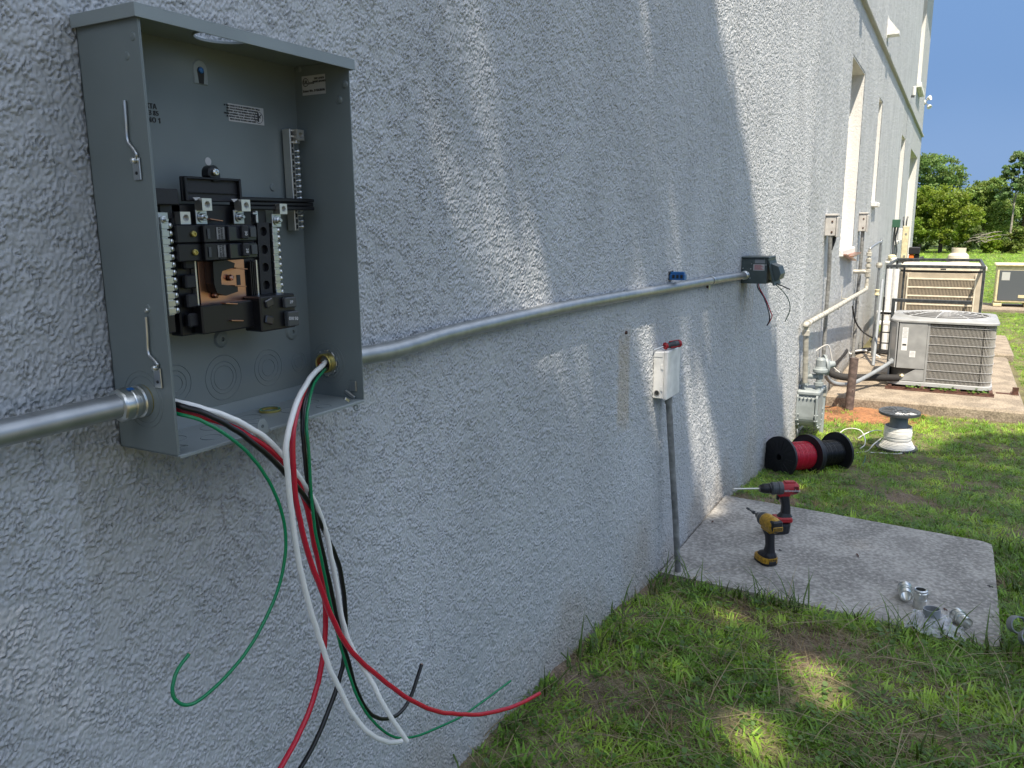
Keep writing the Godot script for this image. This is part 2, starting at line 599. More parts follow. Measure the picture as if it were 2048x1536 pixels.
func relief(x0: float, x1: float, step: int, lo: Callable, hi: Callable) -> ArrayMesh:
	# the stucco coat as real relief on a grid of step texels
	var d := HT * step
	var i0 := int(floor(x0 / d))
	var i1 := int(ceil(x1 / d))
	var verts := PackedVector3Array()
	var norms := PackedVector3Array()
	var cols := PackedColorArray()
	var idx := PackedInt32Array()
	var start := []
	var ylo := []
	var yhi := []
	var amp: float = 0.0049 if step < 4 else 0.005 + 0.0001 * step
	var g := amp / d * 1.15
	var macro := FastNoiseLite.new()
	if cracks.is_empty(): draw_cracks()
	macro.seed = 5
	macro.frequency = 2.2
	macro.fractal_octaves = 3
	for i in range(i0, i1 + 1):
		var x := i * d
		var a := int(floor(float(lo.call(x)) / d))
		var b := int(ceil(float(hi.call(x)) / d))
		start.append(verts.size())
		ylo.append(a)
		yhi.append(b)
		var ci := posmod(i * step, HN)
		var foot := ground_y(x, 0.0)
		var cr := posmod(i * step + step, HN)
		for j in range(a, b + 1):
			var y := j * d
			var r := posmod(-j * step, HN) * HN
			var h := hgt[r + ci] / 255.0
			var dx := (hgt[r + cr] - hgt[r + ci]) / 255.0
			var dy := (hgt[posmod(-j * step - step, HN) * HN + ci] - hgt[r + ci]) / 255.0
			verts.append(Vector3(x, y, 0.0006 + h * amp))
			norms.append(Vector3(-dx * g, -dy * g, 1.0).normalized())
			var c := Color(0.445, 0.458, 0.465)
			var low := clampf((0.75 - y) / 0.6, 0.0, 1.0)
			var v := macro.get_noise_2d(x, y * 0.6)
			c = c * (1.0 + 0.14 * v)
			# rain splash near the ground and the bare patch where a box once hung
			c = c.lerp(Color(0.4, 0.385, 0.36), clampf(low * (0.6 + v), 0.0, 0.8))
			var mud := clampf((foot + 0.2 + v * 0.22 - y) / 0.16, 0.0, 1.0)
			c = c.lerp(Color(0.27, 0.22, 0.16), mud * 0.35)
			if x > 2.4 and x < 2.75 and y > 0.95 and y < 1.34:
				var u := absf(x - 2.585) / 0.052
				var w := absf(y - 1.145) / 0.15
				var e := maxf(u, w) + 0.25 * (h - 0.5)
				c = c.lerp(Color(0.44, 0.35, 0.23), clampf((1.15 - e + v * 0.5) * 2.2, 0.0, 1.0) * 0.5)
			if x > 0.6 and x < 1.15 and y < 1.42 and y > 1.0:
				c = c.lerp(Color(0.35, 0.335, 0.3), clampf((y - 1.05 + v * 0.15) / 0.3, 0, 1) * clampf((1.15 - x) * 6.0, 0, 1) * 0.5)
			if x > 4.2 and x < 4.62 and y < 1.37 and y > 1.0:
				var s := macro.get_noise_2d(x * 14.0, y * 1.2 + 9.0)
				c = c.lerp(Color(0.33, 0.26, 0.18), clampf((y - 1.02) / 0.32, 0, 1) * clampf(0.25 + s * 1.4, 0.0, 0.6))
			if step == 1 and cracks.has(i * 4096 + j): c = Color(0.26, 0.26, 0.25)
			cols.append(c)
	for k in start.size() - 1:
		var a := maxi(ylo[k], ylo[k + 1])
		var b := mini(yhi[k], yhi[k + 1])
		var p: int = start[k] - int(ylo[k])
		var q: int = start[k + 1] - int(ylo[k + 1])
		for j in range(a, b):
			idx.append(p + j); idx.append(q + j + 1); idx.append(q + j)
			idx.append(p + j); idx.append(p + j + 1); idx.append(q + j + 1)
	var arr := []
	arr.resize(Mesh.ARRAY_MAX)
	arr[Mesh.ARRAY_VERTEX] = verts
	arr[Mesh.ARRAY_NORMAL] = norms
	arr[Mesh.ARRAY_COLOR] = cols
	arr[Mesh.ARRAY_INDEX] = idx
	var m := ArrayMesh.new()
	m.add_surface_from_arrays(Mesh.PRIMITIVE_TRIANGLES, arr)
	return m

func draw_cracks() -> void:
	# hairline cracks below the panel and lower on the wall
	var r := RandomNumberGenerator.new()
	r.seed = 4
	for line in [[Vector2(0.70, 1.335), Vector2(0.75, 1.296), Vector2(0.83, 1.267), Vector2(0.95, 1.211), Vector2(1.0, 1.2)], [Vector2(1.03, 1.14), Vector2(1.1, 1.11), Vector2(1.155, 1.063), Vector2(1.17, 1.045)], [Vector2(1.375, 0.89), Vector2(1.37, 0.8), Vector2(1.376, 0.71)], [Vector2(0.83, 1.267), Vector2(0.84, 1.2), Vector2(0.86, 1.15)]]:
		for k in line.size() - 1:
			var a: Vector2 = line[k]
			var b: Vector2 = line[k + 1]
			var n := int((b - a).length() / 0.0012)
			var off := 0.0
			for q in n:
				off = clampf(off + r.randf_range(-0.0016, 0.0016), -0.007, 0.007)
				var p := a.lerp(b, q / float(n)) + (b - a).orthogonal().normalized() * off
				if r.randf() < 0.66: cracks[int(round(p.x / HT)) * 4096 + int(round(p.y / HT))] = true

func build_building() -> void:
	var t := thing("stucco_building", "long pale grey stucco building with a roughcast wall and narrow recessed windows", "building")
	var X0 := -7.0
	var X1 := 23.2
	var Y1 := 8.2
	# openings: x from, x to, y from, y to, depth
	var win := [[8.34, 9.42, 1.40, 3.15, 0.13], [11.2, 11.66, 1.9, 3.14, 0.12], [15.8, 16.86, 1.3, 3.12, 0.12], [18.9, 21.9, -0.2, 3.11, 0.16], [19.0, 20.4, 4.4, 6.6, 0.1]]
	var xs := [X0, 6.4, X1]
	var ys := [-0.35, Y1]
	for w in win:
		xs.append(w[0]); xs.append(w[1]); ys.append(w[2]); ys.append(w[3])
	xs.sort(); ys.sort()
	var st := S()
	for i in xs.size() - 1:
		for j in ys.size() - 1:
			var c := Vector2((xs[i] + xs[i + 1]) / 2, (ys[j] + ys[j + 1]) / 2)
			var open := false
			for w in win:
				if c.x > w[0] and c.x < w[1] and c.y > w[2] and c.y < w[3]: open = true
			if not open and xs[i + 1] - xs[i] > 1e-4 and ys[j + 1] - ys[j] > 1e-4:
				quad(st, Vector3(xs[i], ys[j], 0), Vector3(xs[i + 1], ys[j], 0), Vector3(xs[i + 1], ys[j + 1], 0), Vector3(xs[i], ys[j + 1], 0))
	# end walls, back and roof slab
	quad(st, Vector3(X1, -0.35, 0), Vector3(X1, -0.35, -9), Vector3(X1, Y1, -9), Vector3(X1, Y1, 0))
	quad(st, Vector3(X0, -0.35, -9), Vector3(X0, -0.35, 0), Vector3(X0, Y1, 0), Vector3(X0, Y1, -9))
	quad(st, Vector3(X1, -0.35, -9), Vector3(X0, -0.35, -9), Vector3(X0, Y1, -9), Vector3(X1, Y1, -9))
	quad(st, Vector3(X0, Y1, 0), Vector3(X1, Y1, 0), Vector3(X1, Y1, -9), Vector3(X0, Y1, -9))
	put("wall", st, M.wall_far, t)
	var lo := func(x: float) -> float: return maxf(0.12, 1.03 - (x - 0.46) * 0.667 - 0.3) if x < 1.9 else (0.12 if x < 3.2 else -0.08)
	var hi := func(x: float) -> float: return minf(3.69, 2.12 + maxf(0.0, x - 0.6) * 0.32)
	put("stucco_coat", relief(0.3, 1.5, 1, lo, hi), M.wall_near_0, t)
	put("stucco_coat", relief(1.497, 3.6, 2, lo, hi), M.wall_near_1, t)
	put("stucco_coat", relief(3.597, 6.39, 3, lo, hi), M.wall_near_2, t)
	# farther off the relief goes on, coarser, round the openings
	for q in [[6.39, 8.32, 7, -0.06, 3.69], [8.32, 9.44, 8, 0.0, 1.33], [8.32, 9.44, 8, 3.17, 3.69], [9.44, 11.18, 8, 0.0, 3.69], [11.18, 11.7, 8, 0.0, 1.84], [11.18, 11.7, 8, 3.16, 3.69], [11.7, 15.76, 8, 0.0, 3.69], [16.9, 18.86, 12, 0.0, 3.69], [7.0, 18.9, 12, 3.735, 6.4]]:
		var l2 := func(_x: float) -> float: return q[3]
		var h2 := func(_x: float) -> float: return q[4]
		put("stucco_coat", relief(q[0], q[1], q[2], l2, h2), M.wall_near_2, t)
	for k in win.size():
		var w = win[k]
		var r := S()
		var d: float = w[4]
		var c := Vector3((w[0] + w[1]) / 2, (w[2] + w[3]) / 2, -d / 2)
		for f in [[Vector3(w[0], w[2], 0), Vector3(w[0], w[2], -d), Vector3(w[0], w[3], -d), Vector3(w[0], w[3], 0)], [Vector3(w[1], w[2], 0), Vector3(w[1], w[2], -d), Vector3(w[1], w[3], -d), Vector3(w[1], w[3], 0)], [Vector3(w[0], w[3], 0), Vector3(w[1], w[3], 0), Vector3(w[1], w[3], -d), Vector3(w[0], w[3], -d)], [Vector3(w[0], w[2], 0), Vector3(w[1], w[2], 0), Vector3(w[1], w[2], -d), Vector3(w[0], w[2], -d)]]:
			var n: Vector3 = (f[1] - f[0]).cross(f[2] - f[0])
			if n.dot(c - f[0]) < 0: f.reverse()
			quad(r, f[0], f[1], f[2], f[3])
		var o := put("window", r, M.reveal, t)
		var fr := S()
		var q := 0.05
		bz(fr, Vector3(w[0], w[2], -d - 0.03), Vector3(w[0] + q, w[3], -d + 0.012), 0.004)
		bz(fr, Vector3(w[1] - q, w[2], -d - 0.03), Vector3(w[1], w[3], -d + 0.012), 0.004)
		bz(fr, Vector3(w[0] + q, w[3] - q, -d - 0.03), Vector3(w[1] - q, w[3], -d + 0.01), 0.004)
		bz(fr, Vector3(w[0] + q, w[2], -d - 0.03), Vector3(w[1] - q, w[2] + q, -d + 0.01), 0.004)
		var my: float = (w[2] + w[3]) / 2
		bz(fr, Vector3(w[0] + q, my - 0.025, -d - 0.025), Vector3(w[1] - q, my + 0.025, -d + 0.008), 0.004)
		put("frame", fr, M.pvc_white, o)
		var pn := S()
		bz(pn, Vector3(w[0], w[2], -d - 0.02), Vector3(w[1], w[3], -d - 0.012), 0.0)
		put("pane", pn, M.glass, o)
	# sills stand out of the wall below the windows
	for q in [[8.36, 9.44, 1.33, 1.40, 0.03], [11.22, 11.72, 1.84, 1.9, 0.06], [15.8, 16.9, 1.24, 1.3, 0.05], [18.95, 20.45, 4.3, 4.4, 0.09]]:
		var s := S()
		bz(s, Vector3(q[0], q[2], -0.02), Vector3(q[1], q[3], q[4]), 0.01)
		put("sill", s, M.reveal, t)
	# control joint band that runs along the wall at the first floor
	var b := S()
	bz(b, Vector3(5.2, 3.69, -0.02), Vector3(X1 + 0.03, 3.735, 0.045), 0.008)
	put("belt_course", b, M.wall_far, t)
	var ev := S()
	bz(ev, Vector3(X0 - 0.6, Y1 - 0.15, -9.6), Vector3(X1 + 0.6, Y1 + 0.1, 0.6), 0.02)
	put("roof", ev, M.ac_light, t)
	var fl := S()
	var zf := 0.012
	for k in [[8.42, 9.35, 1.305, 0.05, -0.1], [8.7, 9.42, 1.33, 0.085, 0.02]]:
		box(fl, Vector3((k[0] + k[1]) / 2, k[2], zf + k[3] / 2), Vector3(k[1] - k[0], 0.012, k[3]), 0.002, Basis(Vector3(0, 0, 1), k[4]))
	put("copper_flashing", fl, M.copper, t)

func build_ground() -> void:
	var xs := PackedFloat32Array()
	var zs := PackedFloat32Array()
	for v in [-220.0, -120.0, -60.0, -30.0, -15.0, -8.0, -4.0, -2.0, -1.0]: xs.append(v)
	var x := 0.0
	while x < 12.0:
		xs.append(x); x += 0.04
	for v in [12.0, 12.5, 13.0, 14.0, 15.0, 17.0, 19.0, 21.0, 24.0, 28.0, 33.0, 38.0, 43.0, 48.0, 53.0, 60.0, 80.0, 120.0, 200.0, 320.0]: xs.append(v)
	for v in [-200.0, -100.0, -50.0, -25.0, -12.0, -6.0, -3.0, -1.0, -0.4]: zs.append(v)
	var z := -0.12
	while z < 3.2:
		zs.append(z); z += 0.04
	for v in [3.2, 3.5, 4.0, 5.0, 6.5, 8.0, 10.0, 13.0, 18.0, 25.0, 40.0, 80.0, 160.0, 300.0]: zs.append(v)
	var n := FastNoiseLite.new()
	n.seed = 3
	n.frequency = 1.6
	n.fractal_octaves = 4
	var verts := PackedVector3Array()
	var cols := PackedColorArray()
	var norms := PackedVector3Array()
	var H := func(a: float, b: float) -> float: return ground_y(a, maxf(b, 0.0)) + n.get_noise_2d(a, b) * 0.03 * clampf(9.0 - a, 0.3, 1.0) * (0.25 if a > 2.8 and a < 4.3 and b < 1.4 else 1.0) - (0.012 if a > 2.95 and a < 4.2 and b < 1.3 else 0.0)
	for a in xs:
		for b in zs:
			var y: float = H.call(a, b)
			verts.append(Vector3(a, y, b))
			norms.append(Vector3(y - H.call(a + 0.03, b), 0.03, y - H.call(a, b + 0.03)).normalized())
			cols.append(soil_color(a, b))
	var idx := PackedInt32Array()
	var w := zs.size()
	for i in xs.size() - 1:
		for j in w - 1:
			var p := i * w + j
			idx.append(p); idx.append(p + w); idx.append(p + 1)
			idx.append(p + 1); idx.append(p + w); idx.append(p + w + 1)
	var arr := []
	arr.resize(Mesh.ARRAY_MAX)
	arr[Mesh.ARRAY_VERTEX] = verts
	arr[Mesh.ARRAY_NORMAL] = norms
	arr[Mesh.ARRAY_COLOR] = cols
	arr[Mesh.ARRAY_INDEX] = idx
	var m := ArrayMesh.new()
	m.add_surface_from_arrays(Mesh.PRIMITIVE_TRIANGLES, arr)
	tag(put("ground", m, M.soil), "sandy soil with thatch and worn lawn beside the building", "ground", "", "structure")

func bare(x: float, z: float) -> float:
	# 1 on bare soil, 0 under thick grass
	var v := patchy.get_noise_2d(x * 26.0, z * 26.0) * 0.9 + patchy.get_noise_2d(x * 90.0, z * 90.0) * 0.35 - 0.22
	v += 1.1 * exp(-pow((x - 2.55) / 0.22, 2.0) - pow((z - 0.62) / 0.17, 2.0))
	v += 0.9 * exp(-pow((x - 3.0) / 0.3, 2.0) - pow(z / 0.12, 2.0))
	if x < 3.0: v += 0.55 * exp(-pow(z / 0.05, 2.0))
	v += 0.8 * exp(-pow((x - 4.35) / 0.25, 2.0) - pow((z - 0.25) / 0.25, 2.0))
	v += 0.5 * exp(-pow((x - 4.9) / 0.4, 2.0) - pow((z - 0.95) / 0.3, 2.0))
	if x > 6.3: v -= 0.35
	if x > 7.0 and x < 7.9 and z < 0.75: v += 1.6 * clampf(1.3 - absf(x - 7.5) * 2.6, 0.0, 1.0)
	if x > 10.8 and x < 11.2: v += 0.0
	return clampf(v * 2.2, 0.0, 1.0)

func soil_color(x: float, z: float) -> Color:
	var dirt := Color(0.27, 0.2, 0.14)
	var thatch := Color(0.2, 0.18, 0.085)
	var c := thatch.lerp(dirt, bare(x, z))
	if x > 7.0 and x < 8.0 and z < 0.9: c = c.lerp(Color(0.42, 0.19, 0.085), clampf(1.9 - absf(x - 7.45) * 3.0 - z * 0.6, 0.0, 1.0))
	if x > 13.0: c = c.lerp(Color(0.13, 0.19, 0.035), clampf((x - 13.0) / 6.0, 0.0, 1.0))
	var k := 1.0 + patchy.get_noise_2d(x * 40.0 + 300.0, z * 40.0) * 0.5
	return Color(c.r * k, c.g * k, c.b * k)

func blade_mesh(seed_: int, blades: int, tall: float, wide: float, spread: float, lean: float) -> ArrayMesh:
	var r := RandomNumberGenerator.new()
	r.seed = seed_
	var st := S()
	for b in blades:
		var a := r.randf() * TAU
		var o := Vector3(cos(a), 0, sin(a)) * spread * sqrt(r.randf())
		var d := Vector3(cos(a + r.randf_range(-1.2, 1.2)), 0, sin(a + r.randf_range(-1.2, 1.2)))
		var side := d.cross(Vector3.UP).normalized().rotated(Vector3.UP, r.randf_range(-0.8, 0.8))
		var h := tall * r.randf_range(0.45, 1.1)
		var ln := lean * r.randf_range(0.5, 1.5)
		var tint := r.randf_range(0.7, 1.25)
		var col := Color(tint * r.randf_range(0.9, 1.2), tint, tint * r.randf_range(0.7, 1.1))
		if r.randf() < 0.12: col = Color(2.1, 1.25, 1.6)
		var prev := [o - side * wide * 0.4, o + side * wide * 0.4]
		for k in range(1, 4):
			var f := k / 3.0
			var p := o + Vector3.UP * h * (f - 0.32 * ln * f * f) + d * h * ln * f * f
			var w: float = wide * [0.0, 0.5, 0.36, 0.04][k]
			var cur := [p - side * w, p + side * w]
			var nn: Vector3 = (prev[1] - prev[0]).cross(cur[0] - prev[0]).normalized()
			if nn.y < 0: nn = -nn
			nn = (nn + Vector3.UP * 1.1).normalized()
			st.set_color(col)
			tri_n(st, prev[0], nn, prev[1], nn, cur[1], nn)
			st.set_color(col)
			tri_n(st, prev[0], nn, cur[1], nn, cur[0], nn)
			prev = cur
	return st.commit()

func weed_mesh(seed_: int) -> ArrayMesh:
	# low broad leaves: clover and pennywort among the grass
	var r := RandomNumberGenerator.new()
	r.seed = seed_
	var st := S()
	for b in 7:
		var a := r.randf() * TAU
		var c := Vector3(cos(a), 0, sin(a)) * 0.035 * sqrt(r.randf()) + Vector3.UP * r.randf_range(0.012, 0.035)
		var rr := r.randf_range(0.006, 0.012)
		var n := Vector3(r.randf_range(-0.5, 0.5), 1, r.randf_range(-0.5, 0.5)).normalized()
		var bs := frame_at(n)
		var tint := r.randf_range(0.85, 1.25)
		for k in 6:
			st.set_color(Color(tint, tint, tint * 0.9))
			tri_n(st, c, n, c + bs.x * cos(TAU * (k + 1) / 6) * rr + bs.z * sin(TAU * (k + 1) / 6) * rr, n, c + bs.x * cos(TAU * k / 6) * rr + bs.z * sin(TAU * k / 6) * rr, n)
	return st.commit()

func scatter(called: String, label: String, mesh: Mesh, spots: Array) -> void:
	var mm := MultiMesh.new()
	mm.transform_format = MultiMesh.TRANSFORM_3D
	mm.use_colors = true
	mm.mesh = mesh
	mm.instance_count = spots.size()
	for i in spots.size():
		mm.set_instance_transform(i, spots[i][0])
		mm.set_instance_color(i, spots[i][1])
	var o := MultiMeshInstance3D.new()
	o.name = numbered(called)
	o.multimesh = mm
	o.material_override = M.grass
	add_child(o)
	tag(o, label, "grass", "", "stuff")

func blocked(x: float, z: float) -> bool:
	if x > 2.99 and x < 4.13 and z < 1.24: return true
	if x > 7.66 and x < 10.85 and z < 1.7: return true
	if x > 11.3 and x < 13.2 and z < 1.6: return true
	if x > 16.9 and x < 18.6 and z > 1.5 and z < 2.6: return true
	return false

func build_grass() -> void:
	var r := RandomNumberGenerator.new()
	r.seed = 99
	var green := []
	var broad := []
	var dry := []
	var weeds := []
	# x from, x to, z to at the near and the far end, clumps per square metre, size
	var zones := [[0.6, 3.0, 2.6, 3.2, 4200, 1.0], [3.0, 5.2, 3.2, 3.8, 3600, 1.0], [5.2, 8.0, 3.8, 4.4, 1700, 1.0], [8.0, 12.0, 4.4, 5.4, 900, 1.15], [12.0, 20.0, 4.6, 7.0, 330, 1.5], [20.0, 34.0, 7.0, 11.0, 110, 2.4], [34.0, 52.0, 11.0, 15.0, 60, 3.2]]
	for zn in zones:
		var area: float = (zn[1] - zn[0]) * (zn[2] + zn[3]) / 2.0
		for i in int(area * zn[4]):
			var x: float = r.randf_range(zn[0], zn[1])
			var zt: float = lerpf(zn[2], zn[3], (x - zn[0]) / (zn[1] - zn[0]))
			var z0 := 0.01 if x < 23.0 else -4.0
			var z := r.randf_range(z0, zt)
			if z > 0.5 + x * 0.45 and x < 12.0 and r.randf() < 0.6: continue
			if blocked(x, z): continue
			var bq := bare(x, z)
			var edge := (x > 2.85 and x < 4.3 and z < 1.4)
			var g := patchy.get_noise_2d(x * 30.0 + 70.0, z * 30.0)
			var s: float = zn[5] * r.randf_range(0.6, 1.15) * (1.15 if edge else 1.0)
			if x > 7.9: s *= 0.8
			var y := ground_y(x, z) - 0.004
			var b := Basis(Vector3.UP, r.randf() * TAU).rotated(Vector3(r.randf_range(-1, 1), 0, r.randf_range(-1, 1)).normalized(), r.randf_range(0.0, 0.3)).scaled(Vector3(s, s * r.randf_range(0.7, 1.2), s))
			var xf := Transform3D(b, Vector3(x, y, z))
			var k := r.randf_range(0.75, 1.2) * (1.0 + 0.4 * g)
			var c := Color(0.23 * k, 0.42 * k, 0.06 * k)
			c = c.lerp(Color(0.38 * k, 0.53 * k, 0.085 * k), clampf(g * 1.4 + 0.2, 0.0, 0.75))
			if r.randf() < bq * 0.86:
				if r.randf() < 0.3: dry.append([xf, Color(0.36, 0.28, 0.16) * r.randf_range(0.5, 1.1)])
				continue
			if r.randf() < 0.17 + bq * 0.4:
				dry.append([xf, Color(0.36, 0.28, 0.15) * r.randf_range(0.5, 1.1)])
			elif r.randf() < 0.07 and x < 8.0: weeds.append([Transform3D(b * 0.75, Vector3(x, y + 0.008, z)), Color(0.12 * k, 0.22 * k, 0.045 * k)])
			elif r.randf() < 0.3: broad.append([xf, c])
			else: green.append([xf, c])
	scatter("grass", "green lawn grass covering the ground beside the wall", blade_mesh(1, 9, 0.031, 0.0044, 0.03, 0.9), green)
	scatter("grass", "broad bladed coarse grass scattered through the lawn", blade_mesh(2, 5, 0.05, 0.0072, 0.02, 0.8), broad)
	scatter("grass", "dry tan thatch lying among the green grass", blade_mesh(3, 7, 0.045, 0.0026, 0.035, 2.2), dry)
	var runners := []
	for i in 170:
		var x := r.randf_range(1.5, 3.0)
		var z := r.randf_range(0.02, 1.3)
		var s := r.randf_range(0.6, 1.3)
		runners.append([Transform3D(Basis(Vector3.UP, r.randf() * TAU).scaled(Vector3(s, s * 0.5, s)), Vector3(x, ground_y(x, z) + 0.02, z)), Color(0.42, 0.33, 0.19) * r.randf_range(0.6, 1.1)])
	scatter("grass", "long straw coloured runners lying over the nearest grass", blade_mesh(6, 2, 0.14, 0.0028, 0.03, 3.0), runners)
	scatter("ground_cover", "small round leaved weeds low in the lawn", weed_mesh(4), weeds)
	# taller seed stalks along the slab and the wall foot
	var tall := []
	for i in 150:
		var x := r.randf_range(1.7, 4.3)
		var z := r.randf_range(0.0, 1.5)
		var e := r.randf()
		if e < 0.45:
			x = 2.97 - absf(r.randfn(0.0, 0.03)); z = r.randf_range(0.02, 1.3)
		elif e < 0.7:
			z = 1.27 + absf(r.randfn(0.0, 0.04)); x = r.randf_range(2.8, 4.2)
		elif e < 0.85:
			z = 0.03 + absf(r.randfn(0.0, 0.02)); x = r.randf_range(1.4, 2.95)
		if blocked(x, z): continue
		var s := r.randf_range(0.7, 1.4)
		tall.append([Transform3D(Basis(Vector3.UP, r.randf() * TAU).scaled(Vector3(s, s, s)), Vector3(x, ground_y(x, z), z)), Color(0.09, 0.16, 0.025) * r.randf_range(0.7, 1.3)])
	scatter("grass", "tall loose grass blades along the edge of the concrete slab", blade_mesh(8, 4, 0.13, 0.0045, 0.02, 0.55), tall)


# ---------------------------------------------------------------- the load centre
func rz(st: SurfaceTool, lo: Vector2, hi: Vector2, z0: float, z1: float, bev := 0.001) -> void:
	bz(st, Vector3(lo.x, lo.y, z0), Vector3(hi.x, hi.y, z1), bev)

func v3(p: Vector2, z: float) -> Vector3:
	return Vector3(p.x, p.y, z)

func ring_part(t: Node3D, c: Vector3, axis: Vector3, rr: Array, half := 0.0007) -> void:
	for r in rr:
		var st := S()
		torus(st, c, axis, r, half, 40, 5)
		wput("knockout", st, M.enamel, t)

func screw(t: Node3D, called: String, p: Vector3, axis: Vector3, r: float, m: Material) -> void:
	var st := S()
	var xf := Transform3D(frame_at(axis), p)
	lathe(st, [Vector2(r, -r * 0.6), Vector2(r, r * 0.3), Vector2(r * 0.75, r * 0.6), Vector2(r * 0.5, r * 0.62), Vector2(r * 0.42, r * 0.2), Vector2(0, r * 0.15)], xf, 12)
	wput(called, st, m, t)

func hex_bolt(t: Node3D, called: String, p: Vector3, r: float) -> void:
	var st := S()
	var xf := Transform3D(frame_at(Vector3(0, 0, 1)), p)
	lathe(st, [Vector2(r * 1.45, 0), Vector2(r * 1.45, r * 0.25), Vector2(0, r * 0.25)], xf, 18)
	lathe(st, [Vector2(r * 1.05, r * 0.25), Vector2(r * 1.05, r * 0.95), Vector2(r * 0.85, r * 1.1), Vector2(0, r * 1.1)], xf, 6)
	lathe(st, [Vector2(r * 0.5, r * 1.1), Vector2(r * 0.5, r * 1.7), Vector2(r * 0.4, r * 1.8), Vector2(0, r * 1.8)], xf, 10)
	wput(called, st, M.zinc, t)

func lug(t: Node3D, c: Vector3, w: float, m: Material) -> void:
	# a set-screw lug: block with a threaded hole in its face
	var st := S()
	var d := w * 0.9
	holed_plate(st, Transform3D(Basis(), Vector3(c.x, c.y, c.z - d)), Vector2(-w / 2, -w / 2), Vector2(w / 2, w / 2), Vector2(w * 0.03, 0), w * 0.29, d, 18)
	var o := wput("lug", st, m, t)
	var s2 := S()
	cyl(s2, Vector3(c.x + w * 0.03, c.y, c.z - d * 0.9), Vector3(c.x + w * 0.03, c.y, c.z - d * 0.45), w * 0.285, 14)
	wput("set_screw", s2, M.zinc, o)
	var s3 := S()
	torus(s3, Vector3(c.x + w * 0.03, c.y, c.z - 0.001), Vector3(0, 0, 1), w * 0.25, w * 0.03, 18, 5)
	wput("thread", s3, M.zinc, o)

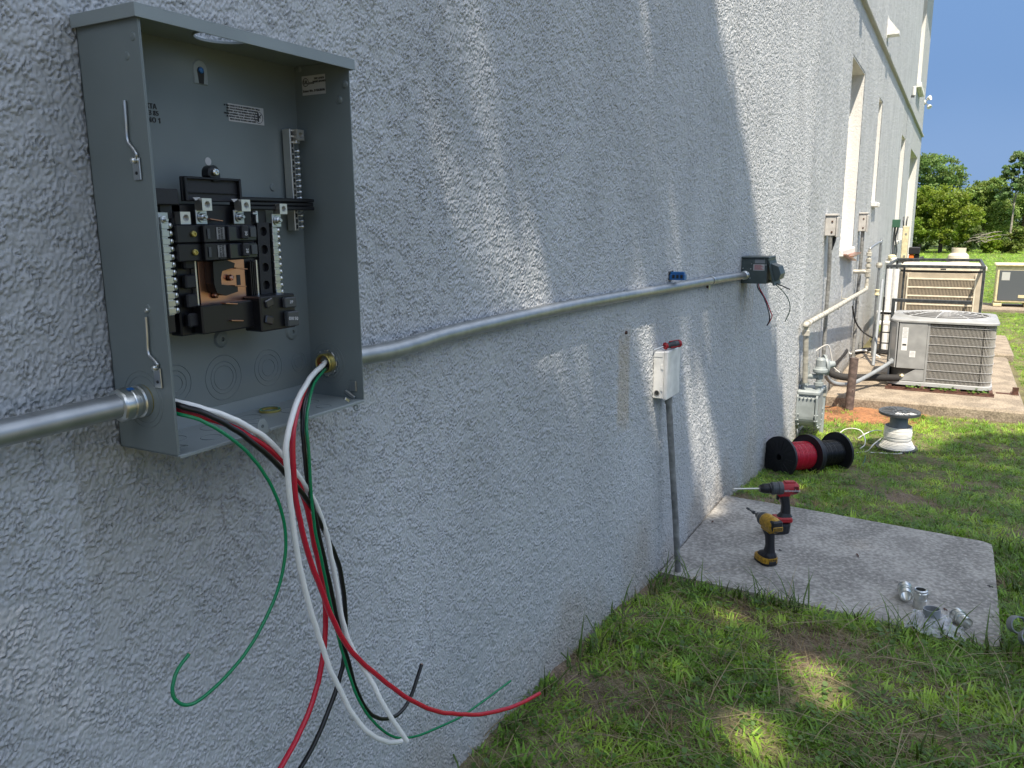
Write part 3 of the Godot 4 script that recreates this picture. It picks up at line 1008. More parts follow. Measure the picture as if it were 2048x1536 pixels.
func build_panel() -> void:
	var t := thing("breaker_panel", "open grey metal breaker panel box without its door, mounted on the stucco wall", "breaker panel", Vector3(0.854, 1.388, 0.006))
	var x0 := 0.666
	var x1 := 1.042
	var y0 := 1.388
	var y1 := 1.9303
	var z0 := 0.006
	var z1 := 0.120
	var e := 0.0016
	var tx: float = Vector3(0.8104, 1.4030, 0.1215).x
	var st := S()
	# back, with the raised keyhole arch cut through
	bz(st, Vector3(x0, y0, z0), Vector3(x1, y1, z0 + e), 0.0)
	wput("back_panel", st, M.enamel, t)
	st = S()
	bz(st, Vector3(x0, y0, z0), Vector3(x0 + e, y1, z1), 0.0004)
	bz(st, Vector3(x0 + e, y0 + 0.004, z1 - 0.0005), Vector3(x0 + e + 0.002, y1, z1), 0.0004)
	wput("left_side", st, M.enamel, t)
	st = S()
	holed_plate(st, Transform3D(Basis(Vector3(0, 0, 1), Vector3(0, 1, 0), Vector3(-1, 0, 0)), Vector3(x1, 0, 0)), Vector2(z0, y0), Vector2(z1, y1), Vector2(0.045, 1.447), 0.0175, e, 36)
	wput("right_side", st, M.enamel, t)
	st = S()
	bz(st, Vector3(x0, y0 - 0.0005, z0), Vector3(x1, y0 + e, z1 + 0.001), 0.0004)
	bz(st, Vector3(x0 + 0.004, y0 + e, z0 + 0.002), Vector3(x1 - 0.002, y0 + 0.022, z0 + 0.0034), 0.0)
	# front lip: a turned edge with a notch, and the tab in its middle
	bz(st, Vector3(x0 + 0.002, y0 - 0.003, z1 + 0.0005), Vector3(tx - 0.014, y0 + 0.0012, z1 + 0.0022), 0.0005)
	bz(st, Vector3(tx + 0.014, y0 - 0.003, z1 + 0.0005), Vector3(x1 - 0.002, y0 + 0.0012, z1 + 0.0022), 0.0005)
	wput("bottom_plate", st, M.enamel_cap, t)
	st = S()
	prism(st, PackedVector2Array([Vector2(-0.012, -0.004), Vector2(0.012, -0.004), Vector2(0.009, 0.012), Vector2(0.005, 0.018), Vector2(-0.005, 0.018), Vector2(-0.009, 0.012)]), Transform3D(Basis(), Vector3(tx, y0, z1 + 0.0005)), 0.0016, 0.0004)
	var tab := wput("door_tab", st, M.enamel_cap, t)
	st = S()
	cyl(st, Vector3(tx, y0 + 0.008, z1 + 0.0015), Vector3(tx, y0 + 0.008, z1 + 0.0024), 0.0026, 12)
	wput("hole", st, M.line, tab)
	# rain cap with its knocked-out hub opening
	st = S()
	holed_plate(st, Transform3D(Basis(Vector3(1, 0, 0), Vector3(0, 0, -1), Vector3(0, 1, 0)), Vector3(0, 1.9305, 0)), Vector2(0.660, -0.125), Vector2(1.049, -0.006), Vector2(0.830, -0.081), 0.038, 0.0016, 48)
	bz(st, Vector3(0.660, 1.9165, 0.1235), Vector3(1.049, 1.9305, 0.1252), 0.0004)
	bz(st, Vector3(0.6592, 1.9165, 0.006), Vector3(0.6608, 1.9322, 0.1254), 0.0005)
	bz(st, Vector3(1.0482, 1.9165, 0.006), Vector3(1.0498, 1.9322, 0.1254), 0.0005)
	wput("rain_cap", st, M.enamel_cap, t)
	st = S()
	torus(st, Vector3(0.830, 1.9295, 0.081), Vector3.UP, 0.0392, 0.0014, 48, 6)
	wput("hub_rim", st, M.enamel_cap, t)
	st = S()
	cyl(st, Vector3(0.729, 1.9305, 0.087), Vector3(0.729, 1.9275, 0.087), 0.003, 10, 0.001)
	cyl(st, Vector3(0.91, 1.9305, 0.095), Vector3(0.91, 1.9275, 0.095), 0.003, 10, 0.001)
	wput("dimple", st, M.enamel, t)
	# keyhole mounting slot and its screw
	st = S()
	var ka := Vector2(0.8491, 1.8944)
	var arch := PackedVector2Array([Vector2(0.0125, -0.017)])
	for i in 13:
		arch.append(Vector2(cos(PI * i / 12) * 0.0125, 0.004 + sin(PI * i / 12) * 0.0125))
	arch.append(Vector2(-0.0125, -0.017))
	prism(st, arch, Transform3D(Basis(), v3(ka, z0 + e)), 0.0016, 0.0012)
	var kh := wput("keyhole_boss", st, M.enamel_cap, t)
	st = S()
	var slot := PackedVector2Array([Vector2(0.0042, -0.016)])
	for i in 9:
		slot.append(Vector2(cos(PI * i / 8) * 0.0062, 0.001 + sin(PI * i / 8) * 0.0062))
	slot.append(Vector2(-0.0042, -0.016))
	prism(st, slot, Transform3D(Basis(), v3(ka, z0 + e + 0.0013)), 0.0005)
	wput("slot", st, M.ink, kh)
	st = S()
	lathe(st, [Vector2(0.0042, -0.001), Vector2(0.004, 0.0015), Vector2(0.0015, 0.0028), Vector2(0, 0.0028)], Transform3D(frame_at(Vector3(0, 0, 1)), v3(ka + Vector2(0, 0.002), z0 + e + 0.0025)), 12)
	wput("screw", st, M.blue, kh)
	# concentric knockouts
	ring_part(t, Vector3(0.8483, 1.4512, 0.0078), Vector3(0, 0, 1), [0.0345, 0.0245, 0.0185])
	ring_part(t, Vector3(0.9406, 1.4519, 0.0078), Vector3(0, 0, 1), [0.0295, 0.0215, 0.0135])
	ring_part(t, Vector3(1.0109, 1.4501, 0.0078), Vector3(0, 0, 1), [0.0165, 0.0098])
	ring_part(t, Vector3(0.7603, 1.4569, 0.0078), Vector3(0, 0, 1), [0.0275, 0.019, 0.012])
	ring_part(t, Vector3(x0, 1.458, 0.063), Vector3(1, 0, 0), [0.0375, 0.031])
	ring_part(t, Vector3(x1 - e, 1.447, 0.047), Vector3(1, 0, 0), [0.0345, 0.0275, 0.0225])
	for c in [[0.72, 0.045, 0.017], [0.79, 0.042, 0.017], [0.75, 0.085, 0.014], [0.82, 0.088, 0.016], [0.86, 0.045, 0.017], [0.93, 0.07, 0.022], [0.985, 0.05, 0.016], [0.97, 0.095, 0.012]]:
		ring_part(t, Vector3(c[0], y0 + e, c[1]), Vector3.UP, [c[2]])
	# dimples
	for p in [Vector3(0.9754, 1.7386, 0.0080)]:
		st = S()
		lathe(st, [Vector2(0.006, 0), Vector2(0.005, 0.0015), Vector2(0, 0.002)], Transform3D(frame_at(Vector3(0, 0, 1)), p), 16)
		wput("dimple", st, M.enamel, t)
	st = S()
	lathe(st, [Vector2(0.0058, 0), Vector2(0.0056, 0.0006), Vector2(0, 0.0007)], Transform3D(frame_at(Vector3(0, 0, 1)), Vector3(0.8507, 1.7714, 0.0078)), 18)
	wput("hole_plug", st, M.label, t)
	for p in [Vector3(0.8483, 1.5108, 0.0080), Vector3(0.9974, 1.5033, 0.0080)]:
		st = S()
		lathe(st, [Vector2(0.0135, 0), Vector2(0.011, 0.003), Vector2(0.006, 0.004), Vector2(0.0035, 0.004), Vector2(0.003, 0.001), Vector2(0, 0.001)], Transform3D(frame_at(Vector3(0, 0, 1)), p), 20)
		wput("mounting_boss", st, M.enamel, t)
	for p in [Vector3(0.6660, 1.8972, 0.1094), Vector3(0.6660, 1.8771, 0.0959), Vector3(0.6660, 1.5781, 0.0894)]:
		st = S()
		lathe(st, [Vector2(0.0052, 0.0), Vector2(0.004, 0.0012), Vector2(0, 0.0016)], Transform3D(frame_at(Vector3(-1, 0, 0)), p), 16)
		wput("dimple", st, M.enamel, t)
	for p in [Vector3(1.0404, 1.8951, 0.1117), Vector3(1.0404, 1.8729, 0.0991), Vector3(1.0404, 1.9268, 0.0173)]:
		st = S()
		lathe(st, [Vector2(0.0062, 0), Vector2(0.0045, 0.002), Vector2(0, 0.0028)], Transform3D(frame_at(Vector3(-1, 0, 0)), p), 16)
		wput("dimple", st, M.enamel, t)
	# the two door latch rods on the left side
	var xo := x0 - 0.003
	for k in [[Vector3(0.6630, 1.8273, 0.0876), Vector3(0.6630, 1.7820, 0.0860), Vector3(0.6630, 1.7644, 0.0998), Vector3(0.6640, 1.7477, 0.0968), Vector3(0.6640, 1.7565, 0.0954)], [Vector3(0.6630, 1.5676, 0.0880), Vector3(0.6630, 1.5216, 0.0860), Vector3(0.6630, 1.5079, 0.1011), Vector3(0.6640, 1.4901, 0.0982), Vector3(0.6640, 1.5023, 0.0971)]]:
		st = S()
		tube(st, smooth_line([k[0], k[0].lerp(k[1], 0.5), k[1], k[1].lerp(k[2], 0.6), k[2], k[4]], 5), 0.0021, 8)
		var rod := wput("latch_rod", st, M.zinc, t)
		st = S()
		box(st, k[3], Vector3(0.0022, 0.026, 0.0135), 0.0006)
		wput("plate", st, M.zinc, rod)
		st = S()
		lathe(st, [Vector2(0.0042, 0), Vector2(0.004, 0.003), Vector2(0.002, 0.0045), Vector2(0, 0.0045)], Transform3D(frame_at(Vector3(-1, 0, 0)), k[4] + Vector3(-0.0015, 0.001, 0)), 12)
		wput("rivet", st, M.bright, rod)
		st = S()
		lathe(st, [Vector2(0.0021, 0), Vector2(0.0021, 0.0006), Vector2(0, 0.0006)], Transform3D(frame_at(Vector3(-1, 0, 0)), k[3] + Vector3(-0.001, -0.005, 0)), 10)
		wput("hole", st, M.ink, rod)
	screw(t, "screw", Vector3(0.6640, 1.5758, 0.0888), Vector3(-1, 0, 0), 0.0032, M.bright)
	# snap latch at the lower right corner with the padlock ring under it
	st = S()
	box(st, Vector3(1.0380, 1.4116, 0.1006), Vector3(0.002, 0.018, 0.014), 0.0006)
	box(st, Vector3(1.0340, 1.3973, 0.0965), Vector3(0.004, 0.006, 0.022), 0.001, Basis(Vector3(1, 0, 0), 0.5))
	box(st, Vector3(1.0030, 1.3959, 0.1160), Vector3(0.012, 0.005, 0.002), 0.0006, Basis(Vector3(0, 0, 1), -0.6))
	wput("snap_latch", st, M.zinc, t)
	st = S()
	torus(st, Vector3(1.0223, 1.3794, 0.1180), Vector3(0, 0, 1), 0.0042, 0.0018, 18, 6)
	wput("padlock_ring", st, M.enamel_cap, t)
	st = S()
	torus(st, Vector3(0.6812, 1.3973, 0.1080), Vector3.UP, 0.008, 0.0008, 3, 5)
	wput("stamped_arrow", st, M.enamel, t)
	# labels
	st = S()
	var la := Vector2(0.8919, 1.8596)
	var lb := Vector2(0.9700, 1.8309)
	var lc := (la + lb) * 0.5
	box(st, v3(lc, 0.008), Vector3(0.071, 0.0255, 0.0003), 0.0)
	var lab := wput("instruction_label", st, M.label, t)
	var lines := ["IF THIS DEVICE IS TO BE MOUNTED ON A WALL", "USE HOLES PROVIDED AND FASTEN WITH", "SCREWS. KEEP THE MARKED SIDE UP AND", "DRAIN OPENINGS CLEAR. REMOVE KNOCKOUTS", "AS NEEDED AND SEAL UNUSED OPENINGS", "WITH LISTED FITTINGS AND HUBS"]
	for i in lines.size():
		letters("print", lines[i], 0.0015, Transform3D(Basis(), v3(lc + Vector2(-0.0075, 0.0095 - i * 0.0038), 0.0084)), M.ink, lab)
	st = S()
	torus(st, v3(lc + Vector2(0.0245, -0.002), 0.0083), Vector3(0, 0, 1), 0.0085, 0.0004, 24, 4)
	box(st, v3(lc + Vector2(0.0235, -0.002), 0.0083), Vector3(0.003, 0.013, 0.0004), 0.0)
	box(st, v3(lc + Vector2(0.0275, 0.0005), 0.0083), Vector3(0.006, 0.0015, 0.0004), 0.0, Basis(Vector3(0, 0, 1), 0.7))
	wput("print", st, M.ink, lab)
	var bx := Basis(Vector3(0, 0, 1), Vector3(0, 1, 0), Vector3(-1, 0, 0))
	var rc: Vector3 = (Vector3(1.0400, 1.9140, 0.0231) + Vector3(1.0400, 1.8855, 0.0726)) * 0.5
	st = S()
	box(st, rc, Vector3(0.0003, 0.0295, 0.049), 0.0)
	lab = wput("listing_label", st, M.label, t)
	letters("print", "UL", 0.008, Transform3D(bx, rc + Vector3(-0.0004, 0.005, -0.0165)), M.ink, lab)
	st = S()
	torus(st, rc + Vector3(-0.0004, 0.005, -0.0165), Vector3(1, 0, 0), 0.006, 0.0005, 24, 4)
	wput("print", st, M.ink, lab)
	letters("print", "LISTED", 0.004, Transform3D(bx, rc + Vector3(-0.0004, 0.003, -0.005)), M.ink, lab)
	letters("print", "ENCLOSED", 0.0042, Transform3D(bx, rc + Vector3(-0.0004, 0.0095, 0.012)), M.ink, lab)
	letters("print", "PANELBOARD", 0.0042, Transform3D(bx, rc + Vector3(-0.0004, 0.0048, 0.012)), M.ink, lab)
	letters("print", "Issue No. D1668686", 0.005, Transform3D(bx, rc + Vector3(-0.0004, -0.0085, 0.0)), M.ink, lab)
	var sp := Vector2(0.7621, 1.8382)
	letters("stamped_print", "XTA", 0.0095, Transform3D(Basis(), v3(sp, 0.0082)), M.ink, t)
	letters("stamped_print", "13 85", 0.0085, Transform3D(Basis(), v3(sp + Vector2(0.001, -0.0088), 0.0082)), M.ink, t)
	letters("stamped_print", "NO 1", 0.0095, Transform3D(Basis(), v3(sp + Vector2(0.003, -0.0178), 0.0082)), M.ink, t)

	# ------------ the interior
	st = S()
	rz(st, Vector2(0.7487, 1.5291), Vector2(0.9225, 1.7093), 0.022, 0.045, 0.002)
	rz(st, Vector2(0.7137, 1.5363), Vector2(0.7374, 1.5818), 0.02, 0.05, 0.002)
	rz(st, Vector2(0.7304, 1.6876), Vector2(0.7654, 1.7106), 0.02, 0.045, 0.002)
	var base_part := wput("interior_base", st, M.black, t)
	st = S()
	rz(st, Vector2(0.7138, 1.7068), Vector2(0.7518, 1.7280), 0.02, 0.06, 0.0015)
	wput("side_barrier", st, M.black_soft, t)
	# terminal cover with its frame and screw tab
	st = S()
	var ca := Vector2(0.7661, 1.7456)
	var cb := Vector2(0.8655, 1.7246)
	rz(st, Vector2(ca.x, cb.y - 0.012), Vector2(cb.x, ca.y), 0.045, 0.05, 0.001)
	var cover := wput("terminal_cover", st, M.black_soft, t)
	st = S()
	rz(st, Vector2(ca.x, cb.y - 0.012), Vector2(ca.x + 0.004, ca.y), 0.0505, 0.057, 0.001)
	rz(st, Vector2(cb.x - 0.004, cb.y - 0.012), Vector2(cb.x, ca.y), 0.0505, 0.057, 0.001)
	rz(st, Vector2(ca.x + 0.004, ca.y - 0.0035), Vector2(cb.x - 0.004, ca.y), 0.0505, 0.056, 0.001)
	rz(st, Vector2(ca.x + 0.004, cb.y - 0.001), Vector2(cb.x - 0.004, cb.y + 0.0005), 0.0505, 0.053, 0.0005)
	wput("rib", st, M.black, cover)
	st = S()
	var tabc := Vector2(0.8199, 1.7521)
	var tp := PackedVector2Array([Vector2(0.011, -0.012)])
	for i in 11: tp.append(Vector2(cos(PI * i / 10) * 0.0105, sin(PI * i / 10) * 0.0105))
	tp.append(Vector2(-0.0105, -0.004))
	tp.append(Vector2(-0.002, -0.012))
	prism(st, tp, Transform3D(Basis(), v3(tabc, 0.04)), 0.014, 0.001)
	wput("screw_tab", st, M.black, cover)
	screw(t, "screw", v3(tabc + Vector2(0, 0.001), 0.056), Vector3(0, 0, 1), 0.0052, M.bright)
	# long grooved black bar that runs out over the ground bar
	st = S()
	var b0 := Vector2(0.8638, 1.7160)
	var b1 := Vector2(1.0191, 1.7175)
	for k in 3:
		bz(st, Vector3(b0.x, b0.y - 0.0135 + k * 0.0062, 0.03), Vector3(b1.x, b0.y - 0.0078 + k * 0.0062, 0.055 - 0.002 * (k % 2)), 0.0012)
	wput("grooved_bar", st, M.black, t)
	# supply lugs
	lug(t, Vector3(0.7902, 1.7082, 0.0680), 0.0165, M.tin)
	lug(t, Vector3(0.8602, 1.7079, 0.0680), 0.0165, M.tin)
	lug(t, Vector3(0.9411, 1.7039, 0.0620), 0.0155, M.tin)
	lug(t, Vector3(0.7626, 1.6901, 0.0560), 0.0165, M.tin)
	for p in [Vector3(0.7903, 1.6915, 0.0560), Vector3(0.8576, 1.6917, 0.0560), Vector3(0.9339, 1.6866, 0.0540), Vector3(0.7226, 1.6875, 0.0600)]:
		st = S()
		box(st, p + Vector3(0, 0, -0.002), Vector3(0.019, 0.02, 0.003), 0.0006)
		var strap := wput("bus_strap", st, M.zinc, t)
		hex_bolt(strap, "hex_bolt", p, 0.0052)
	for p in [Vector3(0.7801, 1.7155, 0.0600), Vector3(0.8468, 1.7148, 0.0600)]:
		st = S()
		prism(st, PackedVector2Array([Vector2(-0.007, 0.002), Vector2(0.006, 0.0022), Vector2(-0.002, -0.0025)]), Transform3D(Basis(), p), 0.001)
		wput("bus_tip", st, M.label, t)
	st = S()
	box(st, Vector3(0.8827, 1.6917, 0.0600), Vector3(0.004, 0.018, 0.012), 0.001)
	box(st, Vector3(0.8784, 1.6967, 0.0650), Vector3(0.008, 0.004, 0.004), 0.001)
	wput("clip", st, M.zinc, t)
	# copper bus plate with its slots and stabs
	st = S()
	rz(st, Vector2(0.7843, 1.5683), Vector2(0.8683, 1.6304), 0.0455, 0.047, 0.0003)
	var bus := wput("copper_bus", st, M.copper, t)
	for k in [[Vector2(0.7991, 1.6202), 0.0075, 0.0205], [Vector2(0.8550, 1.6004), 0.007, 0.015]]:
		st = S()
		bz(st, Vector3(k[0].x - k[1] / 2, k[0].y - k[2] / 2, 0.0471), Vector3(k[0].x + k[1] / 2, k[0].y + k[2] / 2, 0.0476), 0.0)
		wput("slot", st, M.ink, bus)
	for p in [Vector3(0.8082, 1.6290, 0.0520), Vector3(0.8071, 1.5823, 0.0520), Vector3(0.8369, 1.6054, 0.0520)]:
		st = S()
		lathe(st, [Vector2(0.0045, -0.004), Vector2(0.0045, 0.001), Vector2(0.003, 0.003), Vector2(0, 0.0034)], Transform3D(frame_at(Vector3(0.2, 0.2, 1)), p), 14)
		wput("stab", st, M.copper, bus)
	for p in [Vector3(0.8439, 1.6182, 0.0620), Vector3(0.8396, 1.5931, 0.0620), Vector3(0.8169, 1.5698, 0.0660), Vector3(0.8255, 1.5444, 0.0660), Vector3(0.8107, 1.6874, 0.0560)]:
		st = S()
		box(st, p, Vector3(0.022, 0.0016, 0.012), 0.0004, Basis(Vector3(0, 0, 1), -0.12))
		wput("bus_stab", st, M.copper, t)
	st = S()
	var hc := Vector2(0.8077, 1.6053)
	prism(st, PackedVector2Array([Vector2(-0.013, 0.025), Vector2(0.012, 0.026), Vector2(0.026, 0.021), Vector2(0.024, 0.015), Vector2(0.002, 0.011), Vector2(-0.001, 0.002), Vector2(-0.001, -0.008), Vector2(0.014, -0.01), Vector2(0.028, -0.012), Vector2(0.028, -0.02), Vector2(0.006, -0.024), Vector2(-0.01, -0.019), Vector2(-0.014, -0.006)]), Transform3D(Basis(), v3(hc, 0.0475)), 0.018, 0.001)
	wput("bus_insulator", st, M.black, t)
	# silver edge strips either side of the bus
	st = S()
	for k in [[Vector2(0.7747, 1.6319), Vector2(0.7719, 1.5398)], [Vector2(0.8855, 1.6285), Vector2(0.8852, 1.5715)]]:
		var x: float = (k[0].x + k[1].x) / 2
		bz(st, Vector3(x - 0.0012, k[1].y, 0.046), Vector3(x + 0.0012, k[0].y, 0.055), 0.0003)
	wput("edge_strip", st, M.tin, t)
	# row of sockets down the left and the right of the bus
	for k in 5:
		st = S()
		var p: Vector3 = Vector3(0.7632, 1.6574, 0.0520).lerp(Vector3(0.7620, 1.5513, 0.0520), k / 4.0)
		box(st, p, Vector3(0.018, 0.019, 0.01), 0.002)
		wput("breaker_rail", st, M.black_soft, t)
	for k in 4:
		st = S()
		var p: Vector3 = Vector3(0.9074, 1.6703, 0.0500).lerp(Vector3(0.9061, 1.5895, 0.0500), k / 3.0)
		holed_plate(st, Transform3D(Basis(), p - Vector3(0, 0, 0.006)), Vector2(-0.012, -0.0135), Vector2(0.012, 0.0135), Vector2.ZERO, 0.007, 0.007, 14)
		wput("knock_socket", st, M.black_soft, t)
	st = S()
	for k in 5:
		var a: Vector2 = Vector2(0.8743, 1.6267)
		bz(st, Vector3(a.x + k * 0.0036, Vector2(0.8720, 1.5717).y, 0.046), Vector3(a.x + 0.0016 + k * 0.0036, a.y, 0.053), 0.0004)
	wput("vent_rib", st, M.black, t)
	# two single pole breakers in smoky housings
	var bt := Vector2(0.8260, 1.6810)
	var bb := Vector2(0.8285, 1.6320)
	var hgt_ := (bt.y - bb.y) / 2.0
	var bl := Vector2(0.7345, 1.6582).x
	var br := Vector2(0.8619, 1.6551).x
	for k in 2:
		var yb := bb.y + hgt_ * (1 - k) + 0.0004
		var yt := yb + hgt_ - 0.0008
		var w := br - bl
		st = S()
		bz(st, Vector3(bl, yb, 0.046), Vector3(br, yt, 0.07), 0.0015)
		bz(st, Vector3(bl + w * 0.3, yb, 0.0705), Vector3(br, yt, 0.078), 0.0012)
		var brk := wput("breaker", st, M.black, t)
		st = S()
		bz(st, Vector3(bl + w * 0.6, yb + 0.0015, 0.0785), Vector3(br - 0.001, yt - 0.0015, 0.084), 0.001)
		wput("handle_housing", st, M.smoke, brk)
		st = S()
		bz(st, Vector3(bl + w * 0.74, yb + 0.004, 0.0845), Vector3(bl + w * 0.83, yt - 0.001, 0.091), 0.0015)
		var hd := wput("toggle", st, M.black_soft, brk)
		letters("print", "30" if k == 0 else "20", 0.006, Transform3D(Basis(Vector3(0, 0, 1), -PI / 2), Vector3(bl + w * 0.785, (yb + yt) / 2, 0.0914)), M.label, hd)
		st = S()
		bz(st, Vector3(bl + w * 0.46, yb + 0.004, 0.0785), Vector3(bl + w * 0.57, yt - 0.003, 0.0789), 0.0)
		var lb2 := wput("rating_label", st, M.pvc_weathered, brk)
		letters("print", "120/240V", 0.0045, Transform3D(Basis(Vector3(0, 0, 1), -PI / 2), Vector3(bl + w * 0.53, (yb + yt) / 2, 0.0792)), M.ink, lb2)
		letters("print", "10 kA 60Hz", 0.004, Transform3D(Basis(Vector3(0, 0, 1), -PI / 2), Vector3(bl + w * 0.495, (yb + yt) / 2, 0.0792)), M.ink, lb2)
		screw(brk, "terminal_screw", Vector3(bl + w * 0.3 - 0.012, (yb + yt) / 2, 0.0715), Vector3(0, 0, 1), 0.0042, M.brass)
		st = S()
		bz(st, Vector3(bl + w * 0.335, yb + 0.005, 0.0785), Vector3(bl + w * 0.37, yt - 0.005, 0.0795), 0.0003)
		bz(st, Vector3(br - 0.014, yb + 0.006, 0.0845), Vector3(br - 0.003, yt - 0.004, 0.0865), 0.0006)
		wput("window", st, M.tool_gray, brk)
	# the lone breaker low on the right, tipped out
	st = S()
	rz(st, Vector2(0.7680, 1.5306), Vector2(0.8735, 1.5710), 0.046, 0.066, 0.002)
	wput("breaker_rail", st, M.black, t)
	st = S()
	rz(st, Vector2(0.8611, 1.5236), Vector2(0.9334, 1.5757), 0.046, 0.082, 0.002)
	var lone := wput("breaker", st, M.black, t)
	st = S()
	rz(st, Vector2(0.9041, 1.5556), Vector2(0.9285, 1.5715), 0.0825, 0.09, 0.0015)
	rz(st, Vector2(0.9063, 1.5269), Vector2(0.9298, 1.5498), 0.0825, 0.092, 0.0015)
	wput("toggle", st, M.tool_gray, lone)
	letters("print", "ON 50", 0.007, Transform3D(Basis(Vector3(0, 0, 1), -0.1), Vector3(0.9164, 1.5389, 0.0924)), M.label, lone)
	letters("print", "2P", 0.006, Transform3D(Basis(), Vector3(0.9164, 1.5641, 0.0904)), M.label, lone)
	st = S()
	for k in [[Vector2(0.8773, 1.5658), 0.3], [Vector2(0.8750, 1.5406), -0.3]]:
		box(st, v3(k[0], 0.0835), Vector3(0.016, 0.012, 0.004), 0.0015, Basis(Vector3(0, 0, 1), k[1]))
	wput("moulding", st, M.smoke, lone)
	# neutral bars with their terminal screws
	for k in [[Vector2(0.7201, 1.6798), Vector2(0.7236, 1.5682), 12, 0.0105], [Vector2(0.9314, 1.6715), Vector2(0.9345, 1.5766), 10, 0.0085]]:
		var z: float = 0.064 if k[2] == 12 else 0.05
		var a: Vector2 = k[0]
		var b: Vector2 = k[1]
		var xm := (a.x + b.x) / 2
		st = S()
		bz(st, Vector3(xm - 0.006, b.y - 0.006, z - 0.014), Vector3(xm + 0.004, a.y + 0.012, z), 0.0008)
		var bar := wput("neutral_bar", st, M.zinc, t)
		for i in k[2]:
			var f: float = i / float(k[2] - 1)
			var y := lerpf(a.y, b.y, f)
			var sx: float = xm + k[3]
			st = S()
			bz(st, Vector3(xm - 0.0065, y - 0.0042, z - 0.012), Vector3(xm + 0.006, y + 0.0042, z + 0.0012), 0.0008)
			wput("terminal", st, M.zinc, bar)
			screw(bar, "terminal_screw", Vector3(sx - 0.002, y, z - 0.001), Vector3(0.55, 0, 0.83), 0.0042, M.bright)
	# ground bar in the right rear corner
	var ga := Vector2(1.0048, 1.8300)
	var gb := Vector2(1.0103, 1.6706)
	var gx := (ga.x + gb.x) / 2
	st = S()
	bz(st, Vector3(gx - 0.0075, gb.y, 0.012), Vector3(gx - 0.0045, ga.y, 0.028), 0.0005)
	bz(st, Vector3(gx - 0.0045, gb.y, 0.012), Vector3(gx + 0.006, ga.y, 0.024), 0.0008)
	var gbar := wput("ground_bar", st, M.tin, t)
	for i in 17:
		var y := lerpf(ga.y - 0.006, gb.y + 0.006, i / 16.0)
		st = S()
		bz(st, Vector3(gx - 0.0035, y - 0.0032, 0.0242), Vector3(gx + 0.0025, y + 0.0032, 0.0247), 0.0)
		wput("wire_hole", st, M.ink, gbar)
		if i > 2:
			screw(gbar, "terminal_screw", Vector3(gx + 0.0115, y, 0.026), Vector3(0.75, 0, 0.66), 0.0038, M.zinc)
			st = S()
			cyl(st, Vector3(gx + 0.005, y, 0.02), Vector3(gx + 0.011, y, 0.025), 0.0018, 8)
			wput("screw_shank", st, M.zinc, gbar)
	st = S()
	bz(st, Vector3(gx + 0.004, ga.y - 0.022, 0.012), Vector3(gx + 0.013, ga.y - 0.004, 0.03), 0.001)
	wput("lug_body", st, M.tin, gbar)
	lug(t, Vector3(1.0181, 1.8215, 0.0340), 0.0165, M.tin)
	# sealing ring left lying on the floor of the box
	var lr := thing("sealing_ring", "loose gold sealing ring with a green face inside the breaker panel", "gasket ring", Vector3(0.9050, 1.3900, 0.0412))
	st = S()
	var lp: Array = [Vector2(0.0125, 0), Vector2(0.0172, 0), Vector2(0.0172, 0.0035), Vector2(0.0125, 0.0035), Vector2(0.0125, 0)]
	lathe(st, lp, Transform3D(Basis(), Vector3.ZERO), 36)
	put("ring", st, M.brass, lr)
	st = S()
	lathe(st, [Vector2(0.0163, 0.0036), Vector2(0.0133, 0.0037)], Transform3D(Basis(), Vector3.ZERO), 36)
	put("green_face", st, M.green_wire, lr)

# ---------------------------------------------------------------- conduits and conductors
func compression(st: SurfaceTool, a: Vector3, d: Vector3, r: float, n := 28) -> void:
	# body of a compression connector, from its throat at a outward along d
	var xf := Transform3D(frame_at(d), a)
	lathe(st, [Vector2(r * 1.2, 0), Vector2(r * 1.34, 0.001), Vector2(r * 1.34, 0.008), Vector2(r * 1.2, 0.0095), Vector2(r * 1.2, 0.013), Vector2(r * 1.3, 0.015), Vector2(r * 1.3, 0.021), Vector2(r * 1.22, 0.0225)], xf, n)
	lathe(st, [Vector2(r * 1.22, 0.0225), Vector2(r * 1.36, 0.0235), Vector2(r * 1.36, 0.034), Vector2(r * 1.25, 0.0365), Vector2(r * 1.02, 0.038)], xf, 8)

